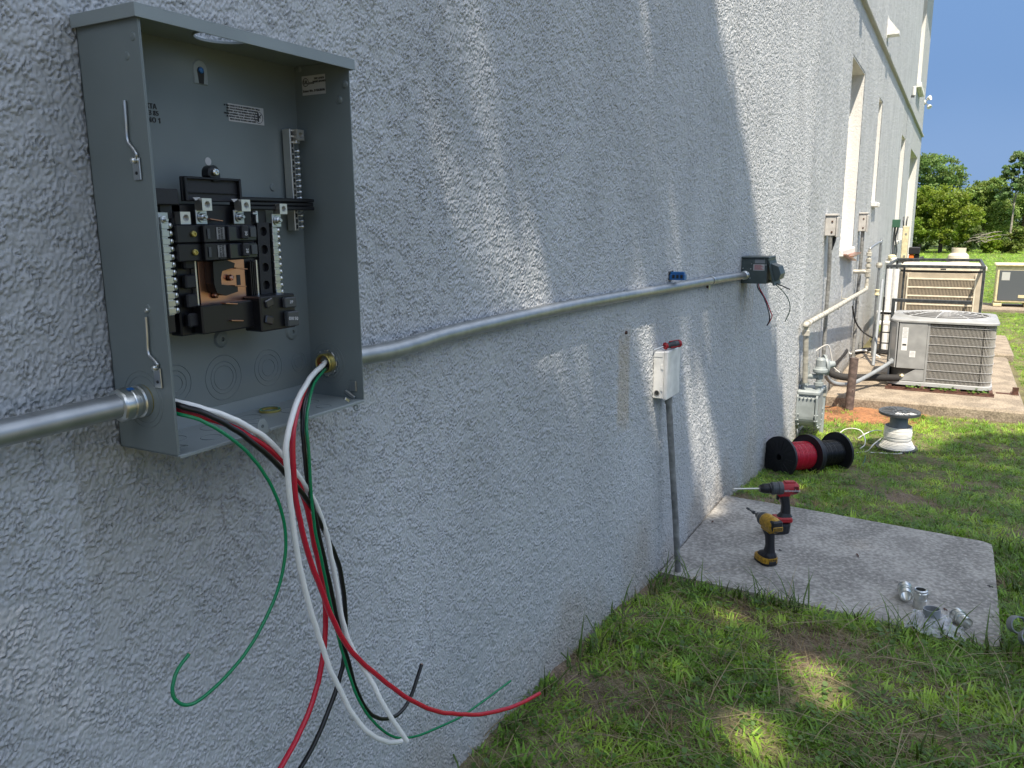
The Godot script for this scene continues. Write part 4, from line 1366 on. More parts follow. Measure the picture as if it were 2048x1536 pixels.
func build_conduits() -> void:
	# left: short run from outside the frame into the panel
	var c := Vector3(0.666, 1.457, 0.062)
	var t := thing("steel_conduit", "galvanised conduit entering the left side of the breaker panel through a compression connector", "conduit", c)
	var st := S()
	tube(st, PackedVector3Array([c + Vector3(-0.032, -0.0005, -0.001), c + Vector3(-0.12, -0.002, -0.004), c + Vector3(-0.35, -0.006, -0.012), c + Vector3(-1.2, -0.02, -0.03)]), 0.0156, 28)
	wput("pipe", st, M.emt, t)
	st = S()
	compression(st, c, Vector3(-1, -0.012, -0.03), 0.016)
	wput("connector", st, M.bright, t)
	st = S()
	lathe(st, [Vector2(0.0212, 0), Vector2(0.0212, 0.0018), Vector2(0.019, 0.0022)], Transform3D(frame_at(Vector3(-1, 0, 0)), c + Vector3(-0.0002, 0, 0)), 32)
	wput("sealing_washer", st, M.brass, t)
	st = S()
	box(st, c + Vector3(-0.021, 0.0196, 0.006), Vector3(0.008, 0.0006, 0.006), 0.0, Basis(Vector3(1, 0, 0), 0.3))
	wput("sticker", st, M.blue, t)
	# right: the long run to the inlet box, with an offset bend
	var b := Vector3(1.0424, 1.447, 0.045)
	t = thing("steel_conduit", "long galvanised conduit with an offset bend, from breaker panel to green box", "conduit", b)
	st = S()
	var z := 0.031
	var pts := [b + Vector3(-0.004, 0, 0), b + Vector3(0.04, 0, -0.001), Vector3(1.2020, 1.4423, 0.0440), Vector3(1.3108, 1.4424, 0.0360), Vector3(1.3946, 1.4444, 0.0280), Vector3(1.4997, 1.4453, 0.0240), Vector3(1.6843, 1.4460, 0.0220), Vector3(2.1265, 1.4453, 0.0220), Vector3(2.7849, 1.4334, 0.0220), Vector3(3.5927, 1.4179, 0.0240), Vector3(3.9517, 1.4100, 0.0260), Vector3(4.2350, 1.4038, 0.0267)]
	tube(st, smooth_line(pts, 8), 0.0178, 24)
	wput("pipe", st, M.emt, t)
	st = S()
	lathe(st, [Vector2(0.018, -0.006), Vector2(0.0202, -0.005), Vector2(0.0202, 0.005), Vector2(0.018, 0.006)], Transform3D(frame_at(Vector3(1, -0.02, 0.002)), Vector3(3.6104, 1.4190, 0.0260)), 24)
	wput("coupling_ring", st, M.zinc, t)
	st = S()
	box(st, Vector3(3.6463, 1.4163, 0.0120), Vector3(0.02, 0.03, 0.022), 0.003)
	box(st, Vector3(3.6333, 1.3901, 0.0120), Vector3(0.016, 0.03, 0.003), 0.001)
	var strap := wput("strap", st, M.zinc, t)
	screw(strap, "screw", Vector3(3.5920, 1.3909, 0.0140), Vector3(0, 0, 1), 0.006, M.rust)
	st = S()
	compression(st, Vector3(4.2350, 1.4038, 0.0267) + Vector3(0.04, 0, 0), Vector3(-1, 0, 0), 0.0172, 20)
	wput("connector", st, M.bright, t)
	# locknut and insulated throat inside the panel
	st = S()
	var xf := Transform3D(frame_at(Vector3(-1, 0, 0)), Vector3(1.0402, 1.447, 0.045))
	for i in 8:
		var a := TAU * i / 8
		box(st, xf * Vector3(cos(a) * 0.0215, 0.0016, sin(a) * 0.0215), Vector3(0.003, 0.0085, 0.004), 0.0006, Basis(xf.basis.x * cos(a) + xf.basis.z * sin(a), -xf.basis.x * sin(a) + xf.basis.z * cos(a), xf.basis.y).orthonormalized())
	lathe(st, [Vector2(0.0165, 0), Vector2(0.0208, 0), Vector2(0.0208, 0.0032), Vector2(0.0165, 0.0032)], xf, 32)
	wput("locknut", st, M.zinc, t)
	st = S()
	lathe(st, [Vector2(0.0165, -0.004), Vector2(0.0168, 0.011), Vector2(0.0158, 0.0125), Vector2(0.0138, 0.0115), Vector2(0.013, -0.02), Vector2(0.0, -0.02)], xf, 32)
	wput("insulated_throat", st, M.brass, t)

func wire(called: String, label: String, pts: Array, r: float, m: Material, group: String, bare_end := false) -> void:
	var t := thing(called, label, "wire", pts[0], group)
	var st := S()
	var line := smooth_line(pts, 6)
	for k in range(2, line.size() - 1):
		# small kinks left from the reel
		line[k] += Vector3(patchy.get_noise_2d(k * 3.1, r * 9000.0 + pts[0].y * 900.0), patchy.get_noise_2d(k * 3.1 + 90.0, r * 9000.0), 0) * r * 0.28
	tube(st, line, r, 12)
	wput("insulation", st, m, t)
	var e := line[line.size() - 1]
	var d := (e - line[line.size() - 2]).normalized()
	st = S()
	cyl(st, e - d * 0.003, e + d * 0.0012, r * 0.74, 10, 0.0005)
	wput("copper_core", st, M.copper, t)

func build_wires() -> void:
	var R := 0.0043
	var G := 0.0025
	var gl := "conductors coming out of the left conduit"
	var gr := "conductors coming out of the right conduit"
	wire("white_wire", "white wire from the right conduit, curling in a hook below the bundle", [Vector3(1.06, 1.449, 0.043), Vector3(1.036, 1.449, 0.045), Vector3(0.9998, 1.4506, 0.0700), Vector3(0.9258, 1.4449, 0.1100), Vector3(0.8556, 1.4300, 0.1500), Vector3(0.8193, 1.4048, 0.1680)] + [Vector3(0.8021, 1.3692, 0.1720), Vector3(0.8060, 1.3221, 0.1700), Vector3(0.8120, 1.2630, 0.1660), Vector3(0.8229, 1.1978, 0.1620), Vector3(0.8337, 1.1499, 0.1600), Vector3(0.8510, 1.0835, 0.1580), Vector3(0.8680, 1.0271, 0.1580), Vector3(0.8828, 0.9766, 0.1600), Vector3(0.9011, 0.9300, 0.1630), Vector3(0.9181, 0.8844, 0.1680), Vector3(0.9490, 0.8335, 0.1750), Vector3(0.9911, 0.7925, 0.1800), Vector3(1.0242, 0.7751, 0.1840)], R, M.white_wire, gr)
	wire("red_wire", "red wire from the right conduit, sweeping far out to the right", [Vector3(1.06, 1.445, 0.035), Vector3(1.036, 1.444, 0.036), Vector3(1.0096, 1.4393, 0.0550), Vector3(0.9433, 1.4337, 0.0900), Vector3(0.8804, 1.4216, 0.1300), Vector3(0.8360, 1.3961, 0.1580)] + [Vector3(0.8248, 1.3622, 0.1630), Vector3(0.8255, 1.2992, 0.1620), Vector3(0.8351, 1.2416, 0.1600), Vector3(0.8507, 1.1862, 0.1580), Vector3(0.8695, 1.1311, 0.1580), Vector3(0.8901, 1.0701, 0.1600), Vector3(0.9160, 1.0117, 0.1640), Vector3(0.9531, 0.9564, 0.1700), Vector3(1.0005, 0.8986, 0.1780), Vector3(1.0539, 0.8388, 0.1860), Vector3(1.1179, 0.7827, 0.1940), Vector3(1.1801, 0.7417, 0.2000), Vector3(1.2623, 0.6953, 0.2070), Vector3(1.3523, 0.6564, 0.2140), Vector3(1.4203, 0.6340, 0.2180), Vector3(1.4965, 0.6145, 0.2220)], R, M.red_wire, gr)
	wire("black_wire", "black wire from the right conduit, ending in a short upturned tail over the wall", [Vector3(1.06, 1.441, 0.05), Vector3(1.036, 1.441, 0.052), Vector3(0.9930, 1.4407, 0.0700), Vector3(0.9333, 1.4307, 0.1000), Vector3(0.8871, 1.4125, 0.1300), Vector3(0.8699, 1.3866, 0.1420)] + [Vector3(0.8656, 1.3496, 0.1470), Vector3(0.8679, 1.3005, 0.1470), Vector3(0.8813, 1.2360, 0.1460), Vector3(0.8961, 1.1660, 0.1450), Vector3(0.9073, 1.1154, 0.1440), Vector3(0.9194, 1.0559, 0.1430), Vector3(0.9302, 1.0027, 0.1430), Vector3(0.9422, 0.9586, 0.1440), Vector3(0.9508, 0.9131, 0.1470), Vector3(0.9667, 0.8702, 0.1500), Vector3(0.9892, 0.8354, 0.1520), Vector3(1.0232, 0.8093, 0.1520), Vector3(1.0624, 0.7955, 0.1500), Vector3(1.1011, 0.7997, 0.1460), Vector3(1.1305, 0.8208, 0.1420), Vector3(1.1557, 0.8433, 0.1380)], R * 0.82, M.black_wire, gr)
	wire("green_wire", "thin green wire from the right conduit, ending above the red wire at right", [Vector3(1.06, 1.438, 0.043), Vector3(1.036, 1.438, 0.046), Vector3(1.0028, 1.4416, 0.0700), Vector3(0.9381, 1.4319, 0.1050), Vector3(0.8858, 1.4099, 0.1400), Vector3(0.8674, 1.3845, 0.1520)] + [Vector3(0.8645, 1.3511, 0.1560), Vector3(0.8659, 1.2763, 0.1550), Vector3(0.8709, 1.2175, 0.1540), Vector3(0.8824, 1.1655, 0.1530), Vector3(0.8918, 1.1095, 0.1530), Vector3(0.9029, 1.0547, 0.1530), Vector3(0.9158, 1.0008, 0.1530), Vector3(0.9296, 0.9498, 0.1540), Vector3(0.9441, 0.8999, 0.1560), Vector3(0.9713, 0.8460, 0.1580), Vector3(1.0062, 0.7973, 0.1600), Vector3(1.0442, 0.7614, 0.1620), Vector3(1.0992, 0.7316, 0.1630), Vector3(1.1761, 0.7050, 0.1630), Vector3(1.2527, 0.6801, 0.1620), Vector3(1.3404, 0.6623, 0.1600), Vector3(1.4763, 0.6386, 0.1570)], G, M.green_wire, gr)
	wire("white_wire", "white wire from the left conduit, ending cut square lowest in the bundle", [Vector3(0.64, 1.462, 0.068), Vector3(0.674, 1.461, 0.069), Vector3(0.6808, 1.4563, 0.1000)] + [Vector3(0.7008, 1.4466, 0.1240), Vector3(0.7258, 1.4333, 0.1380), Vector3(0.7547, 1.4140, 0.1460), Vector3(0.7894, 1.3855, 0.1490), Vector3(0.8231, 1.3488, 0.1490), Vector3(0.8386, 1.3285, 0.1480), Vector3(0.8593, 1.2997, 0.1460), Vector3(0.8885, 1.2564, 0.1410), Vector3(0.9103, 1.2007, 0.1390), Vector3(0.9203, 1.1477, 0.1390), Vector3(0.9283, 1.0943, 0.1400), Vector3(0.9313, 1.0504, 0.1430), Vector3(0.9371, 1.0047, 0.1500), Vector3(0.9490, 0.9640, 0.1600), Vector3(0.9619, 0.9296, 0.1700), Vector3(0.9723, 0.8880, 0.1820), Vector3(0.9898, 0.8419, 0.1920), Vector3(1.0165, 0.7859, 0.2020)], R, M.white_wire, gl)
	wire("black_wire", "black wire from the left conduit, hanging out of sight beside the red", [Vector3(0.64, 1.457, 0.068), Vector3(0.674, 1.457, 0.07), Vector3(0.6773, 1.4541, 0.1050)] + [Vector3(0.6960, 1.4431, 0.1320), Vector3(0.7171, 1.4267, 0.1470), Vector3(0.7459, 1.4009, 0.1540), Vector3(0.7807, 1.3668, 0.1560), Vector3(0.8152, 1.3292, 0.1550), Vector3(0.8450, 1.2946, 0.1510), Vector3(0.8692, 1.2636, 0.1470), Vector3(0.9032, 1.2139, 0.1380), Vector3(0.9288, 1.1682, 0.1330), Vector3(0.9461, 1.1254, 0.1310), Vector3(0.9540, 1.0811, 0.1300), Vector3(0.9557, 1.0361, 0.1300), Vector3(0.9529, 0.9991, 0.1300), Vector3(0.9436, 0.9589, 0.1310), Vector3(0.9275, 0.9290, 0.1320), Vector3(0.9028, 0.8982, 0.1330), Vector3(0.8752, 0.8692, 0.1340), Vector3(0.8478, 0.8487, 0.1350), Vector3(0.8239, 0.8350, 0.1360), Vector3(0.7881, 0.8137, 0.1370)], R * 0.92, M.black_wire, gl)
	wire("red_wire", "red wire from the left conduit, hanging down out of the picture", [Vector3(0.64, 1.453, 0.064), Vector3(0.674, 1.452, 0.066), Vector3(0.6836, 1.4455, 0.0980)] + [Vector3(0.7053, 1.4338, 0.1200), Vector3(0.7274, 1.4217, 0.1350), Vector3(0.7563, 1.4013, 0.1430), Vector3(0.7911, 1.3723, 0.1460), Vector3(0.8254, 1.3395, 0.1460), Vector3(0.8449, 1.3163, 0.1450), Vector3(0.8607, 1.2791, 0.1430), Vector3(0.8736, 1.2377, 0.1410), Vector3(0.8846, 1.1826, 0.1390), Vector3(0.8963, 1.1290, 0.1380), Vector3(0.9010, 1.0847, 0.1370), Vector3(0.8990, 1.0455, 0.1370), Vector3(0.8915, 1.0100, 0.1380), Vector3(0.8780, 0.9732, 0.1390), Vector3(0.8590, 0.9398, 0.1400), Vector3(0.8315, 0.9088, 0.1410), Vector3(0.8067, 0.8888, 0.1420), Vector3(0.7775, 0.8710, 0.1430), Vector3(0.7427, 0.8482, 0.1440)], R, M.red_wire, gl)
	wire("green_wire", "thin green wire from the left conduit, curling round in a wide hook at left", [Vector3(0.64, 1.45, 0.068), Vector3(0.674, 1.449, 0.07), Vector3(0.6752, 1.4430, 0.1080)] + [Vector3(0.6882, 1.4343, 0.1400), Vector3(0.7125, 1.4118, 0.1560), Vector3(0.7415, 1.3801, 0.1630), Vector3(0.7676, 1.3413, 0.1650), Vector3(0.7875, 1.2987, 0.1650), Vector3(0.7985, 1.2574, 0.1640), Vector3(0.7982, 1.2191, 0.1630), Vector3(0.7862, 1.1730, 0.1600), Vector3(0.7610, 1.1330, 0.1570), Vector3(0.7238, 1.0960, 0.1530), Vector3(0.6850, 1.0734, 0.1490), Vector3(0.6458, 1.0602, 0.1440), Vector3(0.6254, 1.0634, 0.1400), Vector3(0.6138, 1.0782, 0.1360), Vector3(0.6147, 1.0926, 0.1330), Vector3(0.6268, 1.1103, 0.1300), Vector3(0.6487, 1.1212, 0.1270)], G, M.green_wire, gl)


# ---------------------------------------------------------------- things on the near wall and the slab
func build_slab() -> void:
	var st := S()
	var p := PackedVector2Array([Vector2(3.035, 0.012), Vector2(3.02, 0.4), Vector2(3.0, 0.9), Vector2(2.985, 1.2), Vector2(3.0, 1.232), Vector2(3.3, 1.236), Vector2(3.9, 1.238), Vector2(4.0, 1.234), Vector2(4.025, 1.2), Vector2(4.06, 0.8), Vector2(4.1, 0.35), Vector2(4.115, 0.014)])
	# local x, y of the outline are world x, -z
	var q := PackedVector2Array()
	for v in p: q.append(Vector2(v.x, -v.y))
	prism(st, q, Transform3D(Basis(Vector3(1, 0, 0), Vector3(0, 0, -1), Vector3(0, 1, 0)), Vector3(0, 0.12, 0)), 0.127, 0.008)
	var o := put("concrete_slab", st, M.concrete)
	tag(o, "grey weathered concrete slab on the ground against the wall, carrying the drills", "slab", "", "structure")

func build_white_box() -> void:
	var t := thing("utility_box", "small white plastic utility box with a round black port on the shaded wall", "utility box", Vector3(2.965, 1.015, 0.03))
	var st := S()
	bz(st, Vector3(2.9, 1.015, 0.003), Vector3(3.055, 1.196, 0.044), 0.003)
	wput("body", st, M.pvc_white, t)
	st = S()
	bz(st, Vector3(2.897, 1.011, 0.0445), Vector3(3.06, 1.2, 0.06), 0.004)
	var lid := wput("lid", st, M.pvc_white, t)
	st = S()
	bz(st, Vector3(2.93, 1.16, 0.0602), Vector3(2.97, 1.176, 0.061), 0.0003)
	wput("moulded_mark", st, M.pvc_white, lid)
	for y in [1.055, 1.14]:
		st = S()
		bz(st, Vector3(2.8965, y - 0.008, 0.034), Vector3(2.9005, y + 0.008, 0.0402), 0.0006)
		bz(st, Vector3(2.8958, y - 0.0105, 0.0385), Vector3(2.9, y - 0.0085, 0.043), 0.0)
		wput("hinge", st, M.pvc_white, t)
	st = S()
	bz(st, Vector3(2.8985, 1.176, 0.006), Vector3(2.9002, 1.1772, 0.0385), 0.0)
	wput("seam", st, M.pvc_weathered, t)
	st = S()
	cyl(st, Vector3(2.9005, 1.037, 0.02), Vector3(2.8985, 1.037, 0.02), 0.0085, 20)
	var port := wput("port", st, M.ink, t)
	st = S()
	torus(st, Vector3(2.899, 1.037, 0.02), Vector3(1, 0, 0), 0.0098, 0.0016, 22, 6)
	wput("port_rim", st, M.pvc_weathered, port)
	# its pipe down to the slab
	var foot: Vector3 = Vector3(3.0780, 0.2480, 0.0770)
	var c := thing("conduit", "grey plastic conduit dropping from the white utility box to the edge of the slab", "conduit", foot)
	st = S()
	var head: Vector3 = Vector3(Vector3(3.0001, 0.9792, 0.0360).x - 0.006, 1.016, 0.036)
	tube(st, smooth_line([head, head.lerp(foot, 0.35) + Vector3(0.002, 0, -0.001), head.lerp(foot, 0.7), foot + Vector3(0, -0.03, 0)], 6), 0.0125, 16)
	wput("pipe", st, M.pvc_weathered, c)
	st = S()
	cyl(st, head, head.lerp(foot, 0.05), 0.0155, 18, 0.001)
	wput("adapter", st, M.pvc_weathered, c)
	# screwdriver on top
	var tip: Vector3 = Vector3(2.89, 1.2042, 0.006)
	var neck: Vector3 = Vector3(2.935, 1.2135, 0.032)
	var end: Vector3 = Vector3(2.995, 1.2205, 0.078)
	var s := thing("screwdriver", "screwdriver with a red and black handle lying on top of the white utility box", "screwdriver", (tip + end) * 0.5)
	st = S()
	tube(st, PackedVector3Array([tip, neck]), 0.0026, 10)
	wput("shaft", st, M.bright, s)
	var xf := Transform3D(frame_at(end - neck), neck)
	var L := (end - neck).length()
	st = S()
	lathe(st, [Vector2(0.005, 0), Vector2(0.0125, 0.002), Vector2(0.0145, 0.007), Vector2(0.0105, 0.014)], xf, 16)
	lathe(st, [Vector2(0.0145, L * 0.82), Vector2(0.0155, L * 0.9), Vector2(0.013, L * 0.98), Vector2(0.0, L)], xf, 16)
	wput("handle", st, M.red_tool, s)
	st = S()
	lathe(st, [Vector2(0.0105, 0.014), Vector2(0.0125, L * 0.35), Vector2(0.0165, L * 0.6), Vector2(0.0145, L * 0.82)], xf, 8)
	wput("grip", st, M.tool_gray, s)
	st = S()
	for k in 3:
		var a := TAU * k / 3.0 + 0.5
		box(st, xf * Vector3(cos(a) * 0.0138, L * 0.55, sin(a) * 0.0138), Vector3(0.005, L * 0.5, 0.005), 0.001, xf.basis)
	wput("handle_inlay", st, M.red_tool, s)
	# blue block resting on the conduit
	var bl := thing("terminal_block", "small blue terminal block with open ports sitting on the long conduit", "terminal block", Vector3(3.07, 1.458, 0.035))
	st = S()
	bz(st, Vector3(3.056, 1.4565, 0.006), Vector3(3.088, 1.478, 0.066), 0.0015)
	bz(st, Vector3(3.062, 1.4782, 0.008), Vector3(3.084, 1.488, 0.062), 0.0015)
	wput("housing", st, M.blue, bl)
	for k in 3:
		st = S()
		bz(st, Vector3(3.0545, 1.4635, 0.018 + k * 0.016), Vector3(3.0568, 1.477, 0.0275 + k * 0.016), 0.0)
		wput("port", st, M.ink, bl)
	st = S()
	bz(st, Vector3(3.0535, 1.4565, 0.004), Vector3(3.09, 1.490, 0.0055), 0.0005)
	cyl(st, Vector3(3.07, 1.4882, 0.014), Vector3(3.07, 1.4925, 0.014), 0.004, 10)
	wput("bracket", st, M.tool_gray, bl)
	# anchor left in the wall over the bare patch
	var an := thing("wall_anchor", "small dark screw anchor left in the wall above the tan patch", "screw", Vector3(2.5977, 1.3062, 0.0000))
	st = S()
	cyl(st, Vector3(2.5977, 1.3062, 0.0000), Vector3(2.5977, 1.3062, 0.0000) + Vector3(0, 0, 0.008), 0.006, 10, 0.001)
	wput("head", st, M.rust, an)

func build_inlet() -> void:
	var t := thing("inlet_box", "dark green power inlet box with its flap ajar at the long conduit's end", "electrical box", Vector3(4.36, 1.355, 0.07))
	var st := S()
	bz(st, Vector3(4.28, 1.36, 0.003), Vector3(4.45, 1.488, 0.135), 0.002)
	wput("body", st, M.inlet, t)
	st = S()
	bz(st, Vector3(4.272, 1.4885, 0.002), Vector3(4.458, 1.498, 0.143), 0.003)
	bz(st, Vector3(4.272, 1.478, 0.1355), Vector3(4.458, 1.4885, 0.143), 0.001)
	wput("hood", st, M.inlet, t)
	st = S()
	prism(st, PackedVector2Array([Vector2(-0.137, 1.478), Vector2(-0.168, 1.352), Vector2(-0.176, 1.352), Vector2(-0.145, 1.478)]), Transform3D(Basis(Vector3(0, 0, -1), Vector3(0, 1, 0), Vector3(1, 0, 0)), Vector3(4.276, 0, 0)), 0.178, 0.001)
	var fl := wput("flap", st, M.inlet, t)
	st = S()
	prism(st, PackedVector2Array([Vector2(-0.15, 1.462), Vector2(-0.172, 1.372), Vector2(-0.192, 1.382), Vector2(-0.2, 1.41), Vector2(-0.186, 1.448)]), Transform3D(Basis(Vector3(0, 0, -1), Vector3(0, 1, 0), Vector3(1, 0, 0)), Vector3(4.3, 0, 0)), 0.13, 0.004)
	wput("cup", st, M.inlet, fl)
	st = S()
	bz(st, Vector3(4.2785, 1.465, 0.072), Vector3(4.2798, 1.484, 0.122), 0.0)
	wput("rating_plate", st, M.pvc_gray, t)
	st = S()
	bz(st, Vector3(4.2785, 1.428, 0.065), Vector3(4.2798, 1.46, 0.122), 0.0)
	var w := wput("warning_label", st, M.label, t)
	for k in 6:
		st = S()
		bz(st, Vector3(4.278, 1.4325 + k * 0.0044, 0.07), Vector3(4.2784, 1.4345 + k * 0.0044, 0.117 - 0.006 * (k % 3)), 0.0)
		wput("print", st, M.red_tool, w)
	for p in [[1.462, 0.055], [1.457, 0.135], [1.49, 0.12], [1.388, 0.05], [1.438, 0.012], [1.436, 0.052]]:
		screw(t, "screw", Vector3(4.279, p[0], minf(p[1], 0.128)), Vector3(-1, 0, 0), 0.0035, M.zinc)
	# leads that hang out of it
	wire("black_wire", "thin black lead hanging from under the green inlet box", [Vector3(4.3, 1.37, 0.09), Vector3(4.3000, 1.3418, 0.0869), Vector3(4.3000, 1.2858, 0.1229), Vector3(4.3000, 1.2192, 0.1492), Vector3(4.3000, 1.1725, 0.1568), Vector3(4.3000, 1.1430, 0.1457)], 0.003, M.black_wire, "leads below the inlet box")
	wire("red_wire", "thin red tipped lead hanging from under the green inlet box", [Vector3(4.31, 1.37, 0.095), Vector3(4.3100, 1.3412, 0.0925), Vector3(4.3100, 1.2800, 0.1288), Vector3(4.3100, 1.2159, 0.1576), Vector3(4.3100, 1.1902, 0.1665), Vector3(4.3100, 1.1473, 0.1485)], 0.0026, M.red_wire, "leads below the inlet box")
	wire("green_wire", "thin green lead curving out of the flap of the inlet box", [Vector3(4.34, 1.37, 0.13), Vector3(4.3400, 1.3518, 0.1722), Vector3(4.3400, 1.3067, 0.2199), Vector3(4.3400, 1.2610, 0.2450), Vector3(4.3400, 1.2170, 0.2475), Vector3(4.3400, 1.1638, 0.2280)], 0.0024, M.dark_green, "leads below the inlet box")
	wire("black_wire", "short black lead sticking straight out under the flap of the inlet box", [Vector3(4.33, 1.38, 0.13), Vector3(4.3400, 1.3596, 0.1718), Vector3(4.3400, 1.3476, 0.2051), Vector3(4.3400, 1.3307, 0.2434)], 0.003, M.black_wire, "leads below the inlet box")

func tool_at(called: String, label: String, p: Vector3, d: Vector3) -> Node3D:
	# local x points where the tool points
	var x := Vector3(d.x, 0, d.z).normalized()
	return thing(called, label, "power drill" if called == "cordless_drill" else "impact driver", p, "", Basis(x, Vector3.UP, x.cross(Vector3.UP)))

func limb(st: SurfaceTool, secs: Array, n := 16) -> void:
	# rounded sections [x, y, half length, half width, tilt] stacked into one smooth body along y
	var rings := []
	for s in secs:
		var ring := []
		for i in n:
			var a := TAU * i / n
			var ca := cos(a)
			var sa := sin(a)
			var p := Vector2(signf(ca) * pow(absf(ca), 0.7) * s[2], signf(sa) * pow(absf(sa), 0.7) * s[3])
			ring.append(Vector3(s[0] + p.x, s[1] + p.x * s[4], p.y))
		rings.append(ring)
	for k in secs.size() - 1:
		for i in n:
			var j := (i + 1) % n
			var c := (Vector3(secs[k][0], secs[k][1], 0) + Vector3(secs[k + 1][0], secs[k + 1][1], 0)) * 0.5
			quad_out(st, rings[k][i], rings[k][j], rings[k + 1][j], rings[k + 1][i], c)
	var c0 := Vector3(secs[0][0], secs[0][1], 0)
	var L := secs.size() - 1
	var c1 := Vector3(secs[L][0], secs[L][1], 0)
	for i in n:
		var j := (i + 1) % n
		tri(st, c0, rings[0][i], rings[0][j])
		tri(st, c1, rings[L][j], rings[L][i])

func build_tools() -> void:
	var p: Vector3 = Vector3(3.7115, 0.2470, 0.3562)
	var t := tool_at("cordless_drill", "red and black cordless drill standing upright on its battery with a long bit fitted", p, Vector3(-0.5, 0, -0.87))
	var st := S()
	limb(st, [[0.006, 0.0, 0.056, 0.034, 0.0], [0.006, 0.004, 0.06, 0.038, 0.0], [0.004, 0.04, 0.062, 0.039, 0.0], [0.002, 0.05, 0.058, 0.037, 0.0]])
	var bat := put("battery", st, M.black_soft, t)
	st = S()
	box(st, Vector3(-0.02, 0.066, 0), Vector3(0.082, 0.026, 0.064), 0.006)
	put("battery_top", st, M.red_tool, bat)
	st = S()
	box(st, Vector3(0.0, 0.026, 0.0395), Vector3(0.05, 0.012, 0.002), 0.0006)
	put("mark", st, M.label, bat)
	st = S()
	limb(st, [[-0.03, 0.078, 0.036, 0.026, 0.0], [-0.034, 0.095, 0.022, 0.019, 0.1], [-0.034, 0.125, 0.02, 0.018, 0.1], [-0.028, 0.155, 0.021, 0.018, 0.1], [-0.02, 0.186, 0.025, 0.02, 0.0]])
	put("handle", st, M.black_soft, t)
	st = S()
	box(st, Vector3(0.006, 0.172, 0), Vector3(0.014, 0.026, 0.013), 0.004)
	put("trigger", st, M.black, t)
	var ax := Basis(Vector3(0, 1, 0), Vector3(1, 0, 0), Vector3(0, 0, -1))
	st = S()
	lathe(st, [Vector2(0, -0.086), Vector2(0.02, -0.085), Vector2(0.029, -0.076), Vector2(0.032, -0.06), Vector2(0.032, -0.03), Vector2(0.03, -0.012)], Transform3D(ax, Vector3(0, 0.215, 0)), 20)
	box(st, Vector3(-0.02, 0.19, 0), Vector3(0.06, 0.03, 0.042), 0.008)
	box(st, Vector3(-0.045, 0.246, 0), Vector3(0.05, 0.006, 0.03), 0.002)
	var mot := put("motor_housing", st, M.red_tool, t)
	letters("print", "Milwaukee", 0.014, Transform3D(t.transform.basis * Basis(Vector3(1, 0, 0), Vector3(0, 1, 0), Vector3(0, 0, 1)).rotated(Vector3.UP, PI), t.transform * Vector3(-0.048, 0.212, -0.0325)), M.label, mot)
	letters("print", "Milwaukee", 0.014, Transform3D(t.transform.basis, t.transform * Vector3(-0.048, 0.212, 0.0325)), M.label, mot)
	st = S()
	for k in 4:
		box(st, Vector3(-0.075 + k * 0.006, 0.215, 0.029), Vector3(0.002, 0.03, 0.006), 0.0)
		box(st, Vector3(-0.075 + k * 0.006, 0.215, -0.029), Vector3(0.002, 0.03, 0.006), 0.0)
	put("vent", st, M.ink, mot)
	st = S()
	lathe(st, [Vector2(0.03, -0.012), Vector2(0.0315, -0.006), Vector2(0.0315, 0.008), Vector2(0.0285, 0.01), Vector2(0.0285, 0.022), Vector2(0.03, 0.024), Vector2(0.03, 0.036), Vector2(0.026, 0.042)], Transform3D(ax, Vector3(0, 0.215, 0)), 20)
	put("gear_case", st, M.tool_gray, t)
	st = S()
	lathe(st, [Vector2(0.024, 0.042), Vector2(0.0245, 0.05), Vector2(0.022, 0.052), Vector2(0.024, 0.054), Vector2(0.022, 0.078), Vector2(0.015, 0.094), Vector2(0.0, 0.095)], Transform3D(ax, Vector3(0, 0.215, 0)), 18)
	put("chuck", st, M.black, t)
	st = S()
	lathe(st, [Vector2(0.004, 0.094), Vector2(0.004, 0.215), Vector2(0.0, 0.222)], Transform3D(ax, Vector3(0, 0.215, 0)), 10)
	put("drill_bit", st, M.tin, t)

	p = Vector3(3.3324, 0.2470, 0.3862)
	t = tool_at("impact_driver", "yellow and black impact driver standing on its battery nearer than the red drill", p, Vector3(0.73, 0, -0.676))
	st = S()
	limb(st, [[0.012, 0.0, 0.05, 0.034, 0.0], [0.012, 0.004, 0.054, 0.038, 0.0], [0.012, 0.012, 0.055, 0.039, 0.0]])
	bat = put("battery", st, M.black_soft, t)
	st = S()
	limb(st, [[0.012, 0.0122, 0.054, 0.038, 0.0], [0.01, 0.03, 0.054, 0.038, 0.0], [0.004, 0.036, 0.05, 0.033, 0.0]])
	put("battery_top", st, M.yellow_tool, bat)
	st = S()
	box(st, Vector3(-0.0425, 0.018, 0), Vector3(0.003, 0.01, 0.034), 0.001)
	put("release_button", st, M.ink, bat)
	letters("print", "20V MAX", 0.009, Transform3D(t.transform.basis * Basis(Vector3(0, 0, 1), Vector3(0, 1, 0), Vector3(-1, 0, 0)), t.transform * Vector3(-0.0445, 0.0285, 0)), M.ink, bat)
	st = S()
	limb(st, [[0.004, 0.036, 0.046, 0.032, 0.0], [0.0, 0.046, 0.04, 0.03, 0.0], [-0.012, 0.058, 0.024, 0.02, 0.0], [-0.014, 0.085, 0.02, 0.0165, 0.0], [-0.01, 0.118, 0.021, 0.0165, 0.0], [-0.002, 0.15, 0.026, 0.019, 0.0]])
	put("handle", st, M.black_soft, t)
	st = S()
	box(st, Vector3(0.026, 0.135, 0), Vector3(0.014, 0.03, 0.012), 0.004)
	put("trigger", st, M.black, t)
	st = S()
